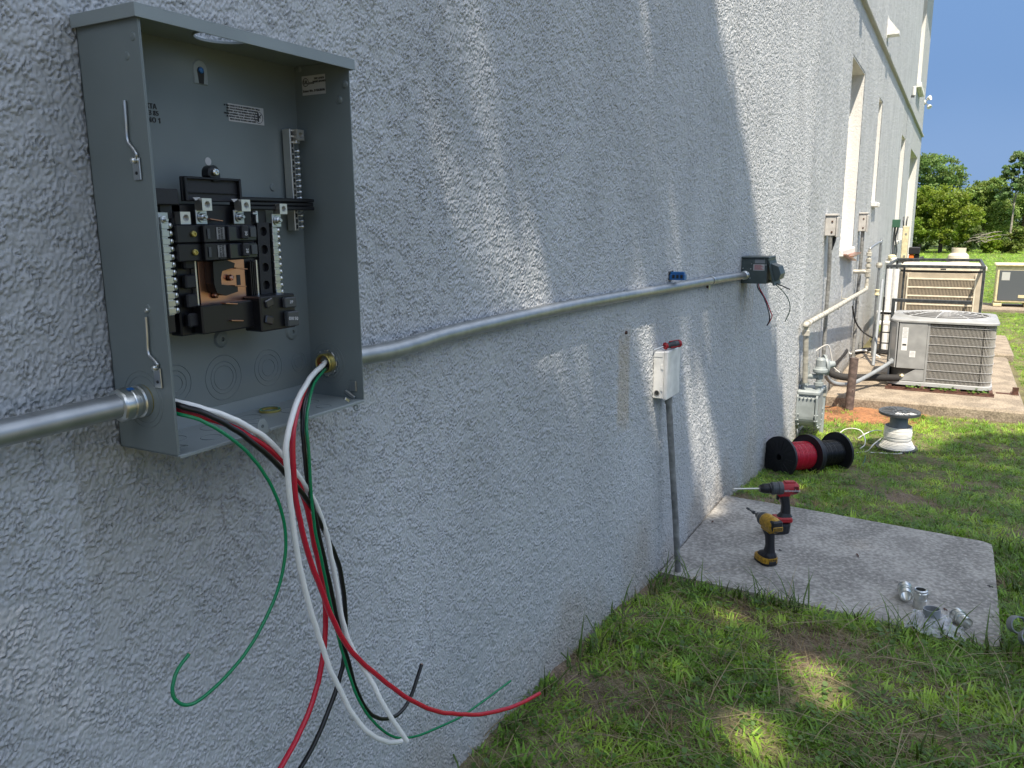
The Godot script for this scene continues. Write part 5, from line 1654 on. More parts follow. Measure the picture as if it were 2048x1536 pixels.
	lathe(st, [Vector2(0.024, -0.058), Vector2(0.031, -0.05), Vector2(0.033, -0.03), Vector2(0.033, 0.02), Vector2(0.03, 0.03)], Transform3D(ax, Vector3(0, 0.183, 0)), 20)
	box(st, Vector3(0.0, 0.155, 0), Vector3(0.07, 0.024, 0.044), 0.008)
	mot = put("motor_housing", st, M.yellow_tool, t)
	st = S()
	lathe(st, [Vector2(0, -0.066), Vector2(0.018, -0.065), Vector2(0.026, -0.058), Vector2(0.0275, -0.048)], Transform3D(ax, Vector3(0, 0.183, 0)), 20)
	box(st, Vector3(-0.05, 0.196, 0), Vector3(0.03, 0.026, 0.05), 0.006)
	put("rear_cap", st, M.black_soft, mot)
	st = S()
	box(st, Vector3(-0.0665, 0.176, 0), Vector3(0.004, 0.02, 0.046), 0.002)
	var nameplate := put("nameplate", st, M.yellow_tool, mot)
	st = S()
	box(st, Vector3(-0.0685, 0.176, 0), Vector3(0.002, 0.013, 0.04), 0.0008)
	put("nameplate_field", st, M.ink, mot)
	letters("print", "DEWALT", 0.0105, Transform3D(t.transform.basis * Basis(Vector3(0, 0, 1), Vector3(0, 1, 0), Vector3(-1, 0, 0)), t.transform * Vector3(-0.07, 0.176, 0)), M.yellow_tool, nameplate)
	st = S()
	lathe(st, [Vector2(0.03, 0.03), Vector2(0.029, 0.05), Vector2(0.019, 0.072), Vector2(0.013, 0.075), Vector2(0.0125, 0.092), Vector2(0, 0.093)], Transform3D(ax, Vector3(0, 0.183, 0)), 18)
	put("hammer_case", st, M.tool_gray, t)
	st = S()
	lathe(st, [Vector2(0.0036, 0.092), Vector2(0.0036, 0.12), Vector2(0.0075, 0.121), Vector2(0.0075, 0.132), Vector2(0.0032, 0.133), Vector2(0.0032, 0.165), Vector2(0.0055, 0.166), Vector2(0.0055, 0.178), Vector2(0, 0.179)], Transform3D(ax, Vector3(0, 0.183, 0)), 10)
	put("driver_bit", st, M.tool_gray, t)

func make_fitting(label: String) -> Node3D:
	# a compression connector standing along local y
	var t := thing("compression_connector", label, "conduit fitting", Vector3.ZERO, "loose conduit fittings on the slab")
	var st := S()
	lathe(st, [Vector2(0.0145, 0.002), Vector2(0.0145, 0.0), Vector2(0.0182, 0.0), Vector2(0.0182, 0.022), Vector2(0.0205, 0.0225), Vector2(0.0205, 0.026), Vector2(0.018, 0.027), Vector2(0.018, 0.034)], Transform3D(Basis(), Vector3.ZERO), 26)
	lathe(st, [Vector2(0.0145, 0.06), Vector2(0.0145, 0.001)], Transform3D(Basis(), Vector3.ZERO), 22)
	put("body", st, M.bright, t)
	st = S()
	lathe(st, [Vector2(0.018, 0.034), Vector2(0.0225, 0.035), Vector2(0.0225, 0.05), Vector2(0.02, 0.053)], Transform3D(Basis(), Vector3.ZERO), 8)
	put("gland_nut", st, M.bright, t)
	st = S()
	lathe(st, [Vector2(0.0205, 0.0535), Vector2(0.021, 0.058), Vector2(0.017, 0.0605), Vector2(0.0145, 0.06), Vector2(0.0145, 0.05)], Transform3D(Basis(), Vector3.ZERO), 26)
	put("rim", st, M.zinc, t)
	return t

func place(t: Node3D, at: Vector3, axis: Vector3) -> void:
	t.transform = Transform3D(frame_at(axis), at)

func again(t: Node3D, called: String, label: String) -> Node3D:
	var c: Node3D = t.duplicate()
	c.name = numbered(called)
	add_child(c)
	c.set_meta("label", label)
	return c

func build_fittings() -> void:
	var g := 0.2475
	var f := make_fitting("shiny steel compression connector lying on its side, leftmost of the fittings on the slab")
	var p: Vector3 = Vector3(3.2110, 0.2475, 0.9223)
	place(f, p + Vector3(0.015, 0.0225, 0.02), Vector3(-0.75, 0.0, 0.62).normalized() * -1.0)
	f.transform = Transform3D(frame_at(Vector3(0.8, 0.04, -0.1)).scaled(Vector3.ONE * 1.25), p + Vector3(-0.012, 0.028, 0.004))
	var h := again(f, "compression_connector", "steel compression connector standing on end beside the grey plastic adapter")
	p = Vector3(3.1870, 0.2475, 0.9729)
	h.transform = Transform3D(Basis().scaled(Vector3.ONE * 1.2), p)
	var k := again(f, "compression_connector", "shiny steel compression connector lying right of the plastic bag on the slab")
	p = Vector3(3.0758, 0.2475, 1.1051)
	k.transform = Transform3D(frame_at(Vector3(0.8, 0.02, -0.45)).scaled(Vector3.ONE * 1.2), p + Vector3(-0.012, 0.027, 0.022))
	# grey plastic adapter in its torn bag
	p = Vector3(3.0556, 0.2475, 1.0198)
	var a := thing("pvc_adapter", "grey plastic pipe adapter standing in a clear plastic bag on the slab", "pipe fitting", p)
	var st := S()
	lathe(st, [Vector2(0.0, 0.0005), Vector2(0.021, 0.0005), Vector2(0.021, 0.026), Vector2(0.0285, 0.03), Vector2(0.0285, 0.062), Vector2(0.0245, 0.062), Vector2(0.0245, 0.03), Vector2(0.0, 0.03)], Transform3D(Basis().rotated(Vector3(1, 0, 0.3).normalized(), -0.1), Vector3.ZERO), 28)
	put("socket", st, M.pvc_gray, a)
	var bag := thing("plastic_bag", "crumpled clear plastic bag lying round the grey plastic adapter", "plastic bag", p)
	var n := FastNoiseLite.new()
	n.seed = 41
	n.frequency = 14.0
	st = S()
	var N := 26
	var V := func(i: int, j: int) -> Vector3:
		var u := i / float(N) - 0.5
		var v := j / float(N) - 0.5
		var x := u * 0.17 - 0.02
		var z := v * (0.17 - u * 0.05) + 0.01
		var dd := Vector2(x, z).length()
		var crease := absf(n.get_noise_2d(x, z)) * 0.05 + absf(n.get_noise_2d(x * 2.3 + 5, z * 2.3)) * 0.014
		var y := 0.0035 + crease + 0.026 * exp(-pow((dd - 0.028) / 0.018, 2.0))
		if dd < 0.03: y = maxf(y, 0.03)
		return Vector3(x, y, z)
	for i in N:
		for j in N:
			var c := Vector2((i + 0.5) / N - 0.5, (j + 0.5) / N - 0.5)
			if Vector2(c.x * 0.17 - 0.02, c.y * 0.17 + 0.01).length() < 0.026: continue
			if c.x > 0.2 and c.y > 0.3: continue
			quad(st, V.call(i, j), V.call(i, j + 1), V.call(i + 1, j + 1), V.call(i + 1, j))
	put("film", st, M.film, bag)
	# two grey couplings out on the grass
	p = Vector3(3.0417, 0.2700, 1.2717)
	var c := thing("pvc_coupling", "grey plastic pipe coupling on the grass right of the slab, farther of the two", "pipe fitting", p, "grey couplings on the grass")
	st = S()
	lathe(st, [Vector2(0.026, 0), Vector2(0.03, 0.0), Vector2(0.03, 0.05), Vector2(0.026, 0.05), Vector2(0.026, 0.026), Vector2(0.024, 0.025), Vector2(0.026, 0.024), Vector2(0.026, 0)], Transform3D(Basis(), Vector3.ZERO), 28)
	put("sleeve", st, M.pvc_gray, c)
	c.transform = Transform3D(frame_at(Vector3(-0.8, 0.35, 0.2)), p + Vector3(0.03, 0.035, 0))
	var d := again(c, "pvc_coupling", "grey plastic pipe coupling on the grass at the right edge, nearer of the two")
	d.transform = Transform3D(frame_at(Vector3(-0.75, 0.5, 0.1)), Vector3(2.9468, 0.2700, 1.3021) + Vector3(0.03, 0.035, 0))
	# scraps on the slab
	var r := RandomNumberGenerator.new()
	r.seed = 17
	var spots := [Vector3(3.3809, 0.2470, 0.8881), Vector3(3.3022, 0.2470, 0.9016), Vector3(3.3432, 0.2470, 0.9706), Vector3(3.5000, 0.2470, 1.2133), Vector3(3.3763, 0.2470, 0.8792), Vector3(3.2020, 0.2470, 1.0594), Vector3(3.8482, 0.2470, 0.8295), Vector3(3.5881, 0.2470, 0.7183), Vector3(3.6891, 0.2470, 0.9810), Vector3(3.4434, 0.2470, 0.4404), Vector3(3.6936, 0.2470, 0.0568), Vector3(3.8309, 0.2470, 1.1382), Vector3(3.4892, 0.2470, 0.4108)]
	var where := ["beside the leftmost fitting", "touching the leftmost fitting", "behind the standing connector", "near the right edge of the slab", "left of the fittings", "beside the plastic bag", "in the middle of the slab", "right of the impact driver", "toward the far side of the slab", "beside the impact driver base", "by the wall on the slab", "near the far right corner of the slab", "just behind the impact driver"]
	for i in [0, 1, 2, 3, 5, 7, 10, 12]:
		var s := thing("leaf_scrap", "dark dry leaf scrap " + where[i], "leaf", spots[i], "dry scraps on the slab", Basis(Vector3.UP, r.randf() * TAU))
		st = S()
		var L := r.randf_range(0.009, 0.022)
		for q in 4:
			var x0 := lerpf(-L, L, q / 4.0)
			var x1 := lerpf(-L, L, (q + 1) / 4.0)
			var w0 := 0.0045 * sin(PI * (q + 0.15) / 4.3)
			var w1 := 0.0045 * sin(PI * (q + 1.15) / 4.3)
			var y0 := 0.0015 + 0.004 * absf(sin(q * 1.7))
			var y1 := 0.0015 + 0.004 * absf(sin((q + 1) * 1.7))
			quad(st, Vector3(x0, y0, w0), Vector3(x1, y1, w1), Vector3(x1, y1 + 0.002, -w1), Vector3(x0, y0 + 0.002, -w0))
		put("blade", st, M.rust if i % 3 else M.rubber, s)

func reel(called: String, label: String, m: Material, group: String, wound: float, R := 0.135, W := 0.27) -> Node3D:
	# flanged reel with its axis along local y, one flange at y = 0
	var t := thing(called, label, "wire reel", Vector3.ZERO, group)
	for k in 2:
		var st := S()
		var y := 0.0 if k == 0 else W - 0.012
		lathe(st, [Vector2(0.02, y), Vector2(R - 0.006, y), Vector2(R, y - 0.003), Vector2(R, y + 0.015), Vector2(R - 0.006, y + 0.012), Vector2(0.02, y + 0.012)], Transform3D(), 48)
		var f := put("flange", st, m, t)
		st = S()
		for q in 18:
			var a := TAU * q / 18.0
			var b := Basis(Vector3.UP, -a)
			box(st, b * Vector3(R * 0.62, y + (-0.0015 if k == 0 else 0.0135), 0), Vector3(R * 0.5, 0.004, 0.003), 0.0008, b)
		lathe(st, [Vector2(0.02, y + (-0.004 if k == 0 else 0.012)), Vector2(0.036, y + (-0.004 if k == 0 else 0.012)), Vector2(0.036, y + (0.0 if k == 0 else 0.016)), Vector2(0.02, y + (0.0 if k == 0 else 0.016))], Transform3D(), 24)
		put("rib", st, m, f)
	var st := S()
	lathe(st, [Vector2(0.062, 0.012), Vector2(0.062, W - 0.012)], Transform3D(), 32)
	lathe(st, [Vector2(0.02, W), Vector2(0.02, 0.0)], Transform3D(), 20)
	put("core", st, M.pvc_gray if wound < 1.0 else M.black_soft, t)
	return t

func winding(t: Node3D, m: Material, r0: float, r1: float, y0: float, y1: float, d: float, bulge := 0.0) -> void:
	# turns of cable as one rope-like wound body
	var st := S()
	var n := int((y1 - y0) / d)
	var prof := []
	var rr := RandomNumberGenerator.new()
	rr.seed = 5
	for k in n:
		var base_r := lerpf(r0, r1, k / float(n)) + rr.randf_range(-0.0012, 0.0014) + bulge * sin(PI * k / n)
		for q in 5:
			var a := PI * q / 4.0
			prof.append(Vector2(base_r + sin(a) * d * 0.4, y0 + (k + 0.5 - 0.5 * cos(a)) * d))
	lathe(st, prof, Transform3D(), 36)
	put("wound_cable", st, m, t)

func build_reels() -> void:
	var A: Vector3 = Vector3(5.1565, 0.0750, 0.1002)
	A.y = 0.06 + 0.133
	var axis := Vector3(0.52, -0.06, 0.31).normalized()
	var red := reel("wire_reel", "black reel wound with red cable lying on its side nearest the drill", M.black_soft, "cable reels lying by the wall", 1.0)
	winding(red, M.red_wire, 0.088, 0.088, 0.0125, 0.257, 0.0105)
	red.transform = Transform3D(frame_at(axis), A)
	var blk := reel("wire_reel", "black reel wound with black cable lying on its side behind the red reel", M.black_soft, "cable reels lying by the wall", 1.0)
	winding(blk, M.black_wire, 0.08, 0.08, 0.0125, 0.257, 0.0105)
	blk.transform = Transform3D(frame_at(Vector3(0.5, -0.04, 0.33)), A + axis * 0.285)
	var st := S()
	var P: Vector3 = Vector3(6.4282, 0.0080, 0.7204)
	var wht := reel("wire_reel", "upright black reel with white cable sagging round its core, on the sunlit grass", M.tool_gray, "cable reels", 0.5, 0.142, 0.285)
	winding(wht, M.white_wire, 0.118, 0.086, 0.013, 0.07, 0.0095)
	winding(wht, M.white_wire, 0.088, 0.086, 0.072, 0.185, 0.0095, 0.006)
	var lb := S()
	for q in 9:
		var a := 2.2 + q * 0.16
		box(lb, Vector3(cos(a) * 0.085, 0.2735 + 0.013, sin(a) * 0.085) + Vector3(0.01, 0, 0.02), Vector3(0.05, 0.001, 0.022), 0.0, Basis(Vector3.UP, -a + q * 0.4))
	put("torn_label", lb, M.label_white, wht)
	wht.transform = Transform3D(Basis(Vector3(0, 0, 1), 0.03), P)
	# loose white cable between the reels
	var t := thing("loose_cable", "loose loops of white cable between the black reel and the white one", "cable", Vector3(6.2184, 0.0200, 0.4886))
	st = S()
	tube(st, smooth_line([Vector3(6.4701, 0.0700, 0.6173), Vector3(6.1687, 0.0900, 0.5820), Vector3(6.1399, 0.0400, 0.5449), Vector3(6.1636, 0.0150, 0.4875), Vector3(6.0603, 0.0120, 0.4041)], 6), 0.0042, 8)
	tube(st, smooth_line([Vector3(6.2612, 0.0200, 0.4844), Vector3(6.3015, 0.0400, 0.5100), Vector3(6.3608, 0.0750, 0.5054), Vector3(6.4807, 0.1000, 0.4644), Vector3(6.5344, 0.1000, 0.4021), Vector3(6.5564, 0.0800, 0.3434), Vector3(6.5472, 0.0500, 0.3101)], 6), 0.0042, 8)
	tube(st, smooth_line([Vector3(6.3966, 0.0600, 0.4544), Vector3(6.4996, 0.0800, 0.4993), Vector3(6.5859, 0.0900, 0.5545), Vector3(6.5503, 0.1000, 0.6022)], 6), 0.0042, 8)
	tube(st, smooth_line([Vector3(6.2075, 0.0120, 0.5510), Vector3(6.2295, 0.0120, 0.6229), Vector3(6.2504, 0.0120, 0.7209), Vector3(6.3286, 0.0120, 0.7889)], 6), 0.0042, 8)
	wput("cable", st, M.white_wire, t)
	t = thing("cable_end", "dark green cut cable end curving out of the grass beside the black reel", "cable", Vector3(5.5977, 0.0300, 0.5359))
	st = S()
	tube(st, smooth_line([Vector3(5.9241, 0.0600, 0.5499), Vector3(5.8010, 0.0500, 0.5524), Vector3(5.6882, 0.0400, 0.5387), Vector3(5.5629, 0.0100, 0.4977)], 6), 0.004, 8)
	wput("cable", st, M.dark_green, t)
	t = thing("cable_end", "grey cable end sticking up behind the middle flange of the reels", "cable", Vector3(6.2469, 0.0500, 0.0457))
	st = S()
	tube(st, smooth_line([Vector3(6.1654, 0.1400, 0.0465), Vector3(6.1635, 0.1100, 0.0522), Vector3(6.2153, 0.0500, 0.0472)], 5), 0.004, 8)
	wput("cable", st, M.pvc_gray, t)


# ---------------------------------------------------------------- the far part of the wall and the yard
func build_gas() -> void:
	var t := thing("gas_meter", "grey gas meter with a cast body and bolted flange, low on the wall", "gas meter", Vector3(6.45, 0.0, 0.1))
	var st := S()
	# cast body: a drum whose axis runs out of the wall, with a squared shoulder
	var pr := PackedVector2Array()
	for i in 17:
		var a := PI + PI * i / 16.0
		pr.append(Vector2(cos(a) * 0.135, sin(a) * 0.1))
	pr.append(Vector2(0.135, 0.14)); pr.append(Vector2(0.12, 0.165)); pr.append(Vector2(-0.12, 0.165)); pr.append(Vector2(-0.135, 0.14))
	prism(st, pr, Transform3D(Basis(), Vector3(6.47, 0.2, 0.02)), 0.125, 0.01)
	wput("body", st, M.gas_gray, t)
	for z in [0.146, 0.006]:
		st = S()
		var pf := PackedVector2Array()
		for v in pr: pf.append(v * 1.1)
		prism(st, pf, Transform3D(Basis(), Vector3(6.47, 0.2, z)), 0.014, 0.003)
		var fl := wput("flange", st, M.gas_gray, t)
		for i in 9:
			st = S()
			var a := PI * 0.95 + PI * 1.1 * i / 8.0
			cyl(st, Vector3(6.47 + cos(a) * 0.143, 0.2 + sin(a) * 0.106, z - 0.006), Vector3(6.47 + cos(a) * 0.143, 0.2 + sin(a) * 0.106, z + 0.021), 0.0085, 6)
			wput("bolt", st, M.gas_gray, fl)
	st = S()
	box(st, Vector3(6.47, 0.385, 0.085), Vector3(0.28, 0.04, 0.17), 0.012)
	for i in 5: cyl(st, Vector3(6.325, 0.358, 0.03 + i * 0.028), Vector3(6.325, 0.35, 0.03 + i * 0.028), 0.007, 6)
	wput("top_case", st, M.gas_gray, t)
	for z in [0.04, 0.145]:
		st = S()
		lathe(st, [Vector2(0.022, 0), Vector2(0.022, 0.03), Vector2(0.034, 0.032), Vector2(0.034, 0.056), Vector2(0.022, 0.058), Vector2(0.022, 0.08)], Transform3D(Basis(), Vector3(6.42, 0.405, z)), 8)
		wput("swivel_nut", st, M.gas_gray, t)
	var g := thing("gas_regulator", "grey bell shaped gas regulator with a round diaphragm above the meter", "regulator", Vector3(6.45, 0.48, 0.15))
	st = S()
	lathe(st, [Vector2(0.022, 0), Vector2(0.024, 0.04), Vector2(0.05, 0.05), Vector2(0.055, 0.06), Vector2(0.055, 0.078), Vector2(0.045, 0.084), Vector2(0.038, 0.1), Vector2(0.036, 0.15), Vector2(0.025, 0.165), Vector2(0, 0.168)], Transform3D(Basis(), Vector3(6.43, 0.485, 0.15)), 20)
	wput("bonnet", st, M.gas_gray, g)
	st = S()
	lathe(st, [Vector2(0, -0.03), Vector2(0.04, -0.026), Vector2(0.066, -0.01), Vector2(0.082, -0.006), Vector2(0.082, 0.008), Vector2(0.066, 0.012), Vector2(0.03, 0.03), Vector2(0.022, 0.07), Vector2(0, 0.07)], Transform3D(frame_at(Vector3(0.35, 0.15, 0.9)), Vector3(6.5, 0.585, 0.175)), 24)
	wput("diaphragm_case", st, M.gas_gray, g)
	st = S()
	cyl(st, Vector3(6.43, 0.5, 0.05), Vector3(6.43, 0.505, 0.14), 0.02, 12)
	cyl(st, Vector3(6.43, 0.5, 0.05), Vector3(6.43, 0.58, 0.05), 0.026, 8)
	cyl(st, Vector3(6.43, 0.58, 0.05), Vector3(6.43, 0.61, 0.05), 0.016, 8)
	wput("tee", st, M.gas_gray, g)
	var r := thing("gas_riser", "cream and grey gas riser standing in the grass right of the meter", "pipe", Vector3(6.6781, 0.0000, 0.1512))
	st = S()
	var b: Vector3 = Vector3(6.6454, 0.0000, 0.1557)
	cyl(st, b + Vector3(0, -0.05, 0), Vector3(b.x, 0.4, b.z), 0.019, 14)
	wput("pipe", st, M.gas_gray, r)
	st = S()
	lathe(st, [Vector2(0.019, 0), Vector2(0.026, 0.004), Vector2(0.026, 0.05), Vector2(0.019, 0.052), Vector2(0.027, 0.056), Vector2(0.027, 0.075), Vector2(0.019, 0.08)], Transform3D(Basis(), Vector3(b.x, 0.31, b.z)), 10)
	wput("union", st, M.gas_cream, r)
	# cream house line: riser, long sloping run along the wall and the fittings at its end
	var p := thing("gas_pipe", "cream gas pipe running along the wall from the meter to stacked fittings", "pipe", Vector3(6.2, 0.5, 0.06))
	var rise: Vector3 = Vector3(6.2775, 0.9150, 0.0500)
	var far: Vector3 = Vector3(9.7148, 0.9294, 0.1500)
	st = S()
	tube(st, PackedVector3Array([Vector3(6.3522, 0.4646, 0.0550), Vector3(6.3184, 0.6442, 0.0530), rise + Vector3(0, -0.05, 0)]), 0.02, 14)
	tube(st, smooth_line([rise + Vector3(0, -0.05, 0), rise + Vector3(0.008, -0.012, 0), rise + Vector3(0.05, 0.005, 0.002), rise.lerp(far, 0.33), rise.lerp(far, 0.66), far + Vector3(-0.12, 0.0, 0), far + Vector3(-0.02, 0.012, 0), far + Vector3(0.0, 0.06, 0)], 5), 0.021, 14)
	wput("pipe", st, M.gas_cream, p)
	for q in [rise + Vector3(0.0, -0.06, 0), rise + Vector3(0.05, 0.004, 0.002)]:
		st = S()
		var d := Vector3.UP if q.y < rise.y - 0.03 else Vector3(1, 0, 0.02)
		lathe(st, [Vector2(0.02, -0.02), Vector2(0.027, -0.018), Vector2(0.027, 0.018), Vector2(0.02, 0.02)], Transform3D(frame_at(d), q), 14)
		wput("coupling", st, M.gas_cream, p)
	for f in [0.42, 0.72]:
		st = S()
		var q := rise.lerp(far, f)
		bz(st, Vector3(q.x - 0.015, q.y - 0.028, 0.0), Vector3(q.x + 0.015, q.y - 0.021, q.z + 0.02), 0.001)
		bz(st, Vector3(q.x - 0.015, q.y - 0.028, 0.0), Vector3(q.x + 0.015, q.y + 0.1, 0.006), 0.001)
		wput("bracket", st, M.gas_cream, p)
	st = S()
	var top: Vector3 = Vector3(9.6483, 1.3583, 0.1500)
	cyl(st, far + Vector3(0, 0.04, 0), Vector3(far.x, top.y, far.z), 0.017, 12)
	for y in [0.16, 0.21, 0.27, 0.33, 0.4]:
		var k: float = far.y + y * (top.y - far.y) / 0.45
		lathe(st, [Vector2(0.017, -0.022), Vector2(0.029, -0.018), Vector2(0.029, 0.016), Vector2(0.017, 0.02)], Transform3D(Basis(), Vector3(far.x, k, far.z)), 8)
	wput("fitting_stack", st, M.gas_cream, p)
	st = S()
	cyl(st, Vector3(far.x, far.y + 0.19, far.z), Vector3(far.x - 0.02, far.y + 0.19, -0.01), 0.022, 12)
	wput("wall_branch", st, M.gas_cream, p)
	st = S()
	var e := Vector3(far.x, top.y, far.z)
	tube(st, smooth_line([e, e + Vector3(0.02, 0.02, 0.01), e + Vector3(0.2, 0.05, 0.04), e + Vector3(0.45, 0.07, 0.07), e + Vector3(0.47, 0.03, 0.075), e + Vector3(0.47, -0.6, 0.075), e + Vector3(0.47, -1.25, 0.075)], 5), 0.015, 10)
	wput("drop_pipe", st, M.emt, p)
	st = S()
	lathe(st, [Vector2(0.015, -0.03), Vector2(0.032, -0.026), Vector2(0.036, 0), Vector2(0.03, 0.026), Vector2(0.015, 0.03)], Transform3D(Basis(), e + Vector3(0.47, -0.19, 0.075)), 14)
	wput("valve", st, M.gas_cream, p)
	st = S()
	lathe(st, [Vector2(0.015, -0.035), Vector2(0.03, -0.03), Vector2(0.022, 0), Vector2(0.03, 0.03), Vector2(0.015, 0.035)], Transform3D(Basis(), e + Vector3(0.47, -0.5, 0.075)), 10)
	wput("brass_union", st, M.cream, p)

func shutoff_box(label: String, a: Vector3, w: float, h: float, d: float) -> Node3D:
	var t := thing("disconnect_box", label, "electrical box", a, "electrical boxes on the sunlit wall")
	var st := S()
	box(st, Vector3(w / 2, h / 2, d / 2), Vector3(w, h, d), 0.006)
	put("body", st, M.box_tan, t)
	st = S()
	box(st, Vector3(w / 2, h + 0.008, d / 2 + 0.006), Vector3(w + 0.02, 0.018, d + 0.014), 0.004)
	put("hood", st, M.box_tan, t)
	st = S()
	box(st, Vector3(w / 2, h / 2 - 0.01, d + 0.008), Vector3(w + 0.014, h - 0.004, 0.014), 0.004)
	put("door", st, M.box_tan, t)
	for y in [0.72, 0.2]:
		st = S()
		box(st, Vector3(-0.002, h * y, d - 0.03), Vector3(0.006, 0.016, 0.014), 0.001)
		put("latch", st, M.rust, t)
	return t

func pipe_thing(called: String, label: String, pts: Array, r: float, m: Material, cat := "conduit", group := "") -> Node3D:
	var t := thing(called, label, cat, pts[0], group)
	var st := S()
	tube(st, smooth_line(pts, 5), r, 12)
	wput("pipe", st, m, t)
	return t

func build_far_wall() -> void:
	var a: Vector3 = Vector3(7.2768, 1.5588, 0.0000)
	shutoff_box("tan metal disconnect box beside the nearest recessed window", Vector3(7.24, 1.55, 0.002), 0.13, 0.165, 0.088)
	a = Vector3(9.9539, 1.5530, 0.0000)
	shutoff_box("tan metal disconnect box with a sloped door right of the nearest recessed window", Vector3(9.85, 1.555, 0.002), 0.13, 0.19, 0.082)
	var x: float = 7.26
	pipe_thing("conduit", "grey conduit running down the wall below the nearer tan disconnect box", [Vector3(x, Vector3(7.3085, 1.5542, 0.0000).y, 0.05), Vector3(x + 0.02, Vector3(7.3675, 1.4314, 0.0000).y, 0.05), Vector3(x + 0.07, Vector3(7.4930, 1.2338, 0.0000).y, 0.05), Vector3(x + 0.1, 0.9, 0.045), Vector3(x + 0.12, 0.55, 0.045), Vector3(x + 0.14, 0.02, 0.05)], 0.017, M.pvc_weathered)
	pipe_thing("cable", "black flexible cable entering the bottom of the nearer tan disconnect box", [Vector3(x + 0.05, Vector3(7.3085, 1.5542, 0.0000).y, 0.075), Vector3(x + 0.045, Vector3(7.3267, 1.5164, 0.0000).y, 0.075), Vector3(x + 0.02, Vector3(7.3654, 1.4357, 0.0000).y, 0.055)], 0.015, M.rubber, "cable")
	x = 9.85
	pipe_thing("conduit", "weathered conduit running down the wall below the farther tan disconnect box", [Vector3(x + 0.05, Vector3(9.9539, 1.5530, 0.0000).y, 0.05), Vector3(x + 0.08, 1.2, 0.05), Vector3(x + 0.12, 0.85, 0.04), Vector3(x + 0.12, 0.1, 0.04)], 0.02, M.pvc_weathered)
	pipe_thing("cable", "thin dark cable sagging from the wall to the cage frame behind the grey condenser", [Vector3(9.6087, 0.7458, 0.0300), Vector3(9.7835, 0.5719, 0.0500), Vector3(10.0184, 0.4329, 0.1000), Vector3(9.8881, 0.3853, 0.2000), Vector3(10.7000, 0.2468, 0.2177)], 0.009, M.rubber, "cable")
	# exhaust hoods high on the wall
	var hood := thing("exhaust_hood", "white sloped exhaust hood on the wall above the belt course", "vent hood", Vector3(11.5, 3.92, 0.0), "exhaust hoods")
	var st := S()
	prism(st, PackedVector2Array([Vector2(0, 0.0), Vector2(-0.14, 0.0), Vector2(-0.14, 0.03), Vector2(0, 0.2)]), Transform3D(Basis(Vector3(0, 0, -1), Vector3(0, 1, 0), Vector3(1, 0, 0)), Vector3(0, 0, 0)), 0.2, 0.004)
	put("cowl", st, M.pvc_white, hood)
	st = S()
	box(st, Vector3(0.1, 0.09, 0.004), Vector3(0.26, 0.26, 0.006), 0.002)
	put("flange", st, M.pvc_white, hood)
	var h2 := again(hood, "exhaust_hood", "white exhaust hood just above the picture, known by its streak of shadow")
	h2.position = Vector3(8.42, 3.86, 0.0)
	# small fixture, floodlight and the things by the far corner
	var fx := thing("wall_sensor", "small white capsule fixture on the wall above the far end of the belt course", "sensor", Vector3(17.4106, 3.9440, 0.0000))
	st = S()
	cyl(st, Vector3(0, 0, 0.05), Vector3(0, 0.17, 0.05), 0.03, 14, 0.008)
	put("housing", st, M.pvc_white, fx)
	st = S()
	box(st, Vector3(0, -0.01, 0.03), Vector3(0.05, 0.04, 0.06), 0.004)
	put("mount", st, M.tool_gray, fx)
	var fl := thing("floodlight", "white twin headed floodlight on the far corner of the building", "floodlight", Vector3(23.0, Vector3(24.0345, 4.4958, -0.0000).y, 0.0))
	st = S()
	cyl(st, Vector3(0, 0, 0), Vector3(0, 0, 0.05), 0.09, 16, 0.005)
	put("base_plate", st, M.pvc_white, fl)
	fl.scale = Vector3.ONE * 0.62
	for k in [[Vector3(-0.05, 0.14, 0.13), Vector3(-0.45, 0.15, 0.9)], [Vector3(0.05, -0.14, 0.15), Vector3(-0.5, -0.75, 0.6)]]:
		st = S()
		tube(st, PackedVector3Array([Vector3(0, 0, 0.04), k[0]]), 0.02, 8)
		var arm := put("arm", st, M.pvc_white, fl)
		st = S()
		lathe(st, [Vector2(0.03, -0.07), Vector2(0.075, 0.0), Vector2(0.1, 0.08), Vector2(0.09, 0.09), Vector2(0.0, 0.07)], Transform3D(frame_at(k[1]), k[0]), 16)
		put("lamp_head", st, M.pvc_white, arm)
	var cb := thing("equipment_cabinet", "tall pale yellow equipment cabinet standing off the far end of the wall", "cabinet", Vector3(16.2, 0, 0.2))
	st = S()
	var c0: Vector3 = Vector3(16.2000, 0.9483, 0.1183)
	var c1: Vector3 = Vector3(16.2000, 1.5678, 0.2148)
	bz(st, Vector3(16.2, c0.y, c0.z), Vector3(16.5, c1.y, c1.z), 0.01)
	wput("body", st, M.cream, cb)
	st = S()
	for f in [0.12, 0.75]:
		bz(st, Vector3(16.192, lerpf(c0.y, c1.y, f), c1.z - 0.05), Vector3(16.1995, lerpf(c0.y, c1.y, f) + 0.03, c1.z - 0.02), 0.0)
	wput("catch", st, M.tin, cb)
	st = S()
	bz(st, Vector3(16.15, c0.y - 0.03, c0.z - 0.05), Vector3(16.5, c0.y - 0.005, c1.z + 0.12), 0.004)
	wput("tray", st, M.ink, cb)
	st = S()
	for z in [0.03, 0.1]:
		bz(st, Vector3(16.25, 0.0, c0.z + z), Vector3(16.29, c0.y - 0.03, c0.z + z + 0.03), 0.002)
	wput("leg", st, M.cage, cb)
	st = S()
	for k in 2:
		tube(st, smooth_line([Vector3(16.3, c1.y - 0.02, c1.z - 0.09 + k * 0.04), Vector3(16.3, c1.y + 0.08, c1.z - 0.1 + k * 0.05), Vector3(16.35, c1.y + 0.16, c1.z - 0.1 + k * 0.06)], 4), 0.014, 8)
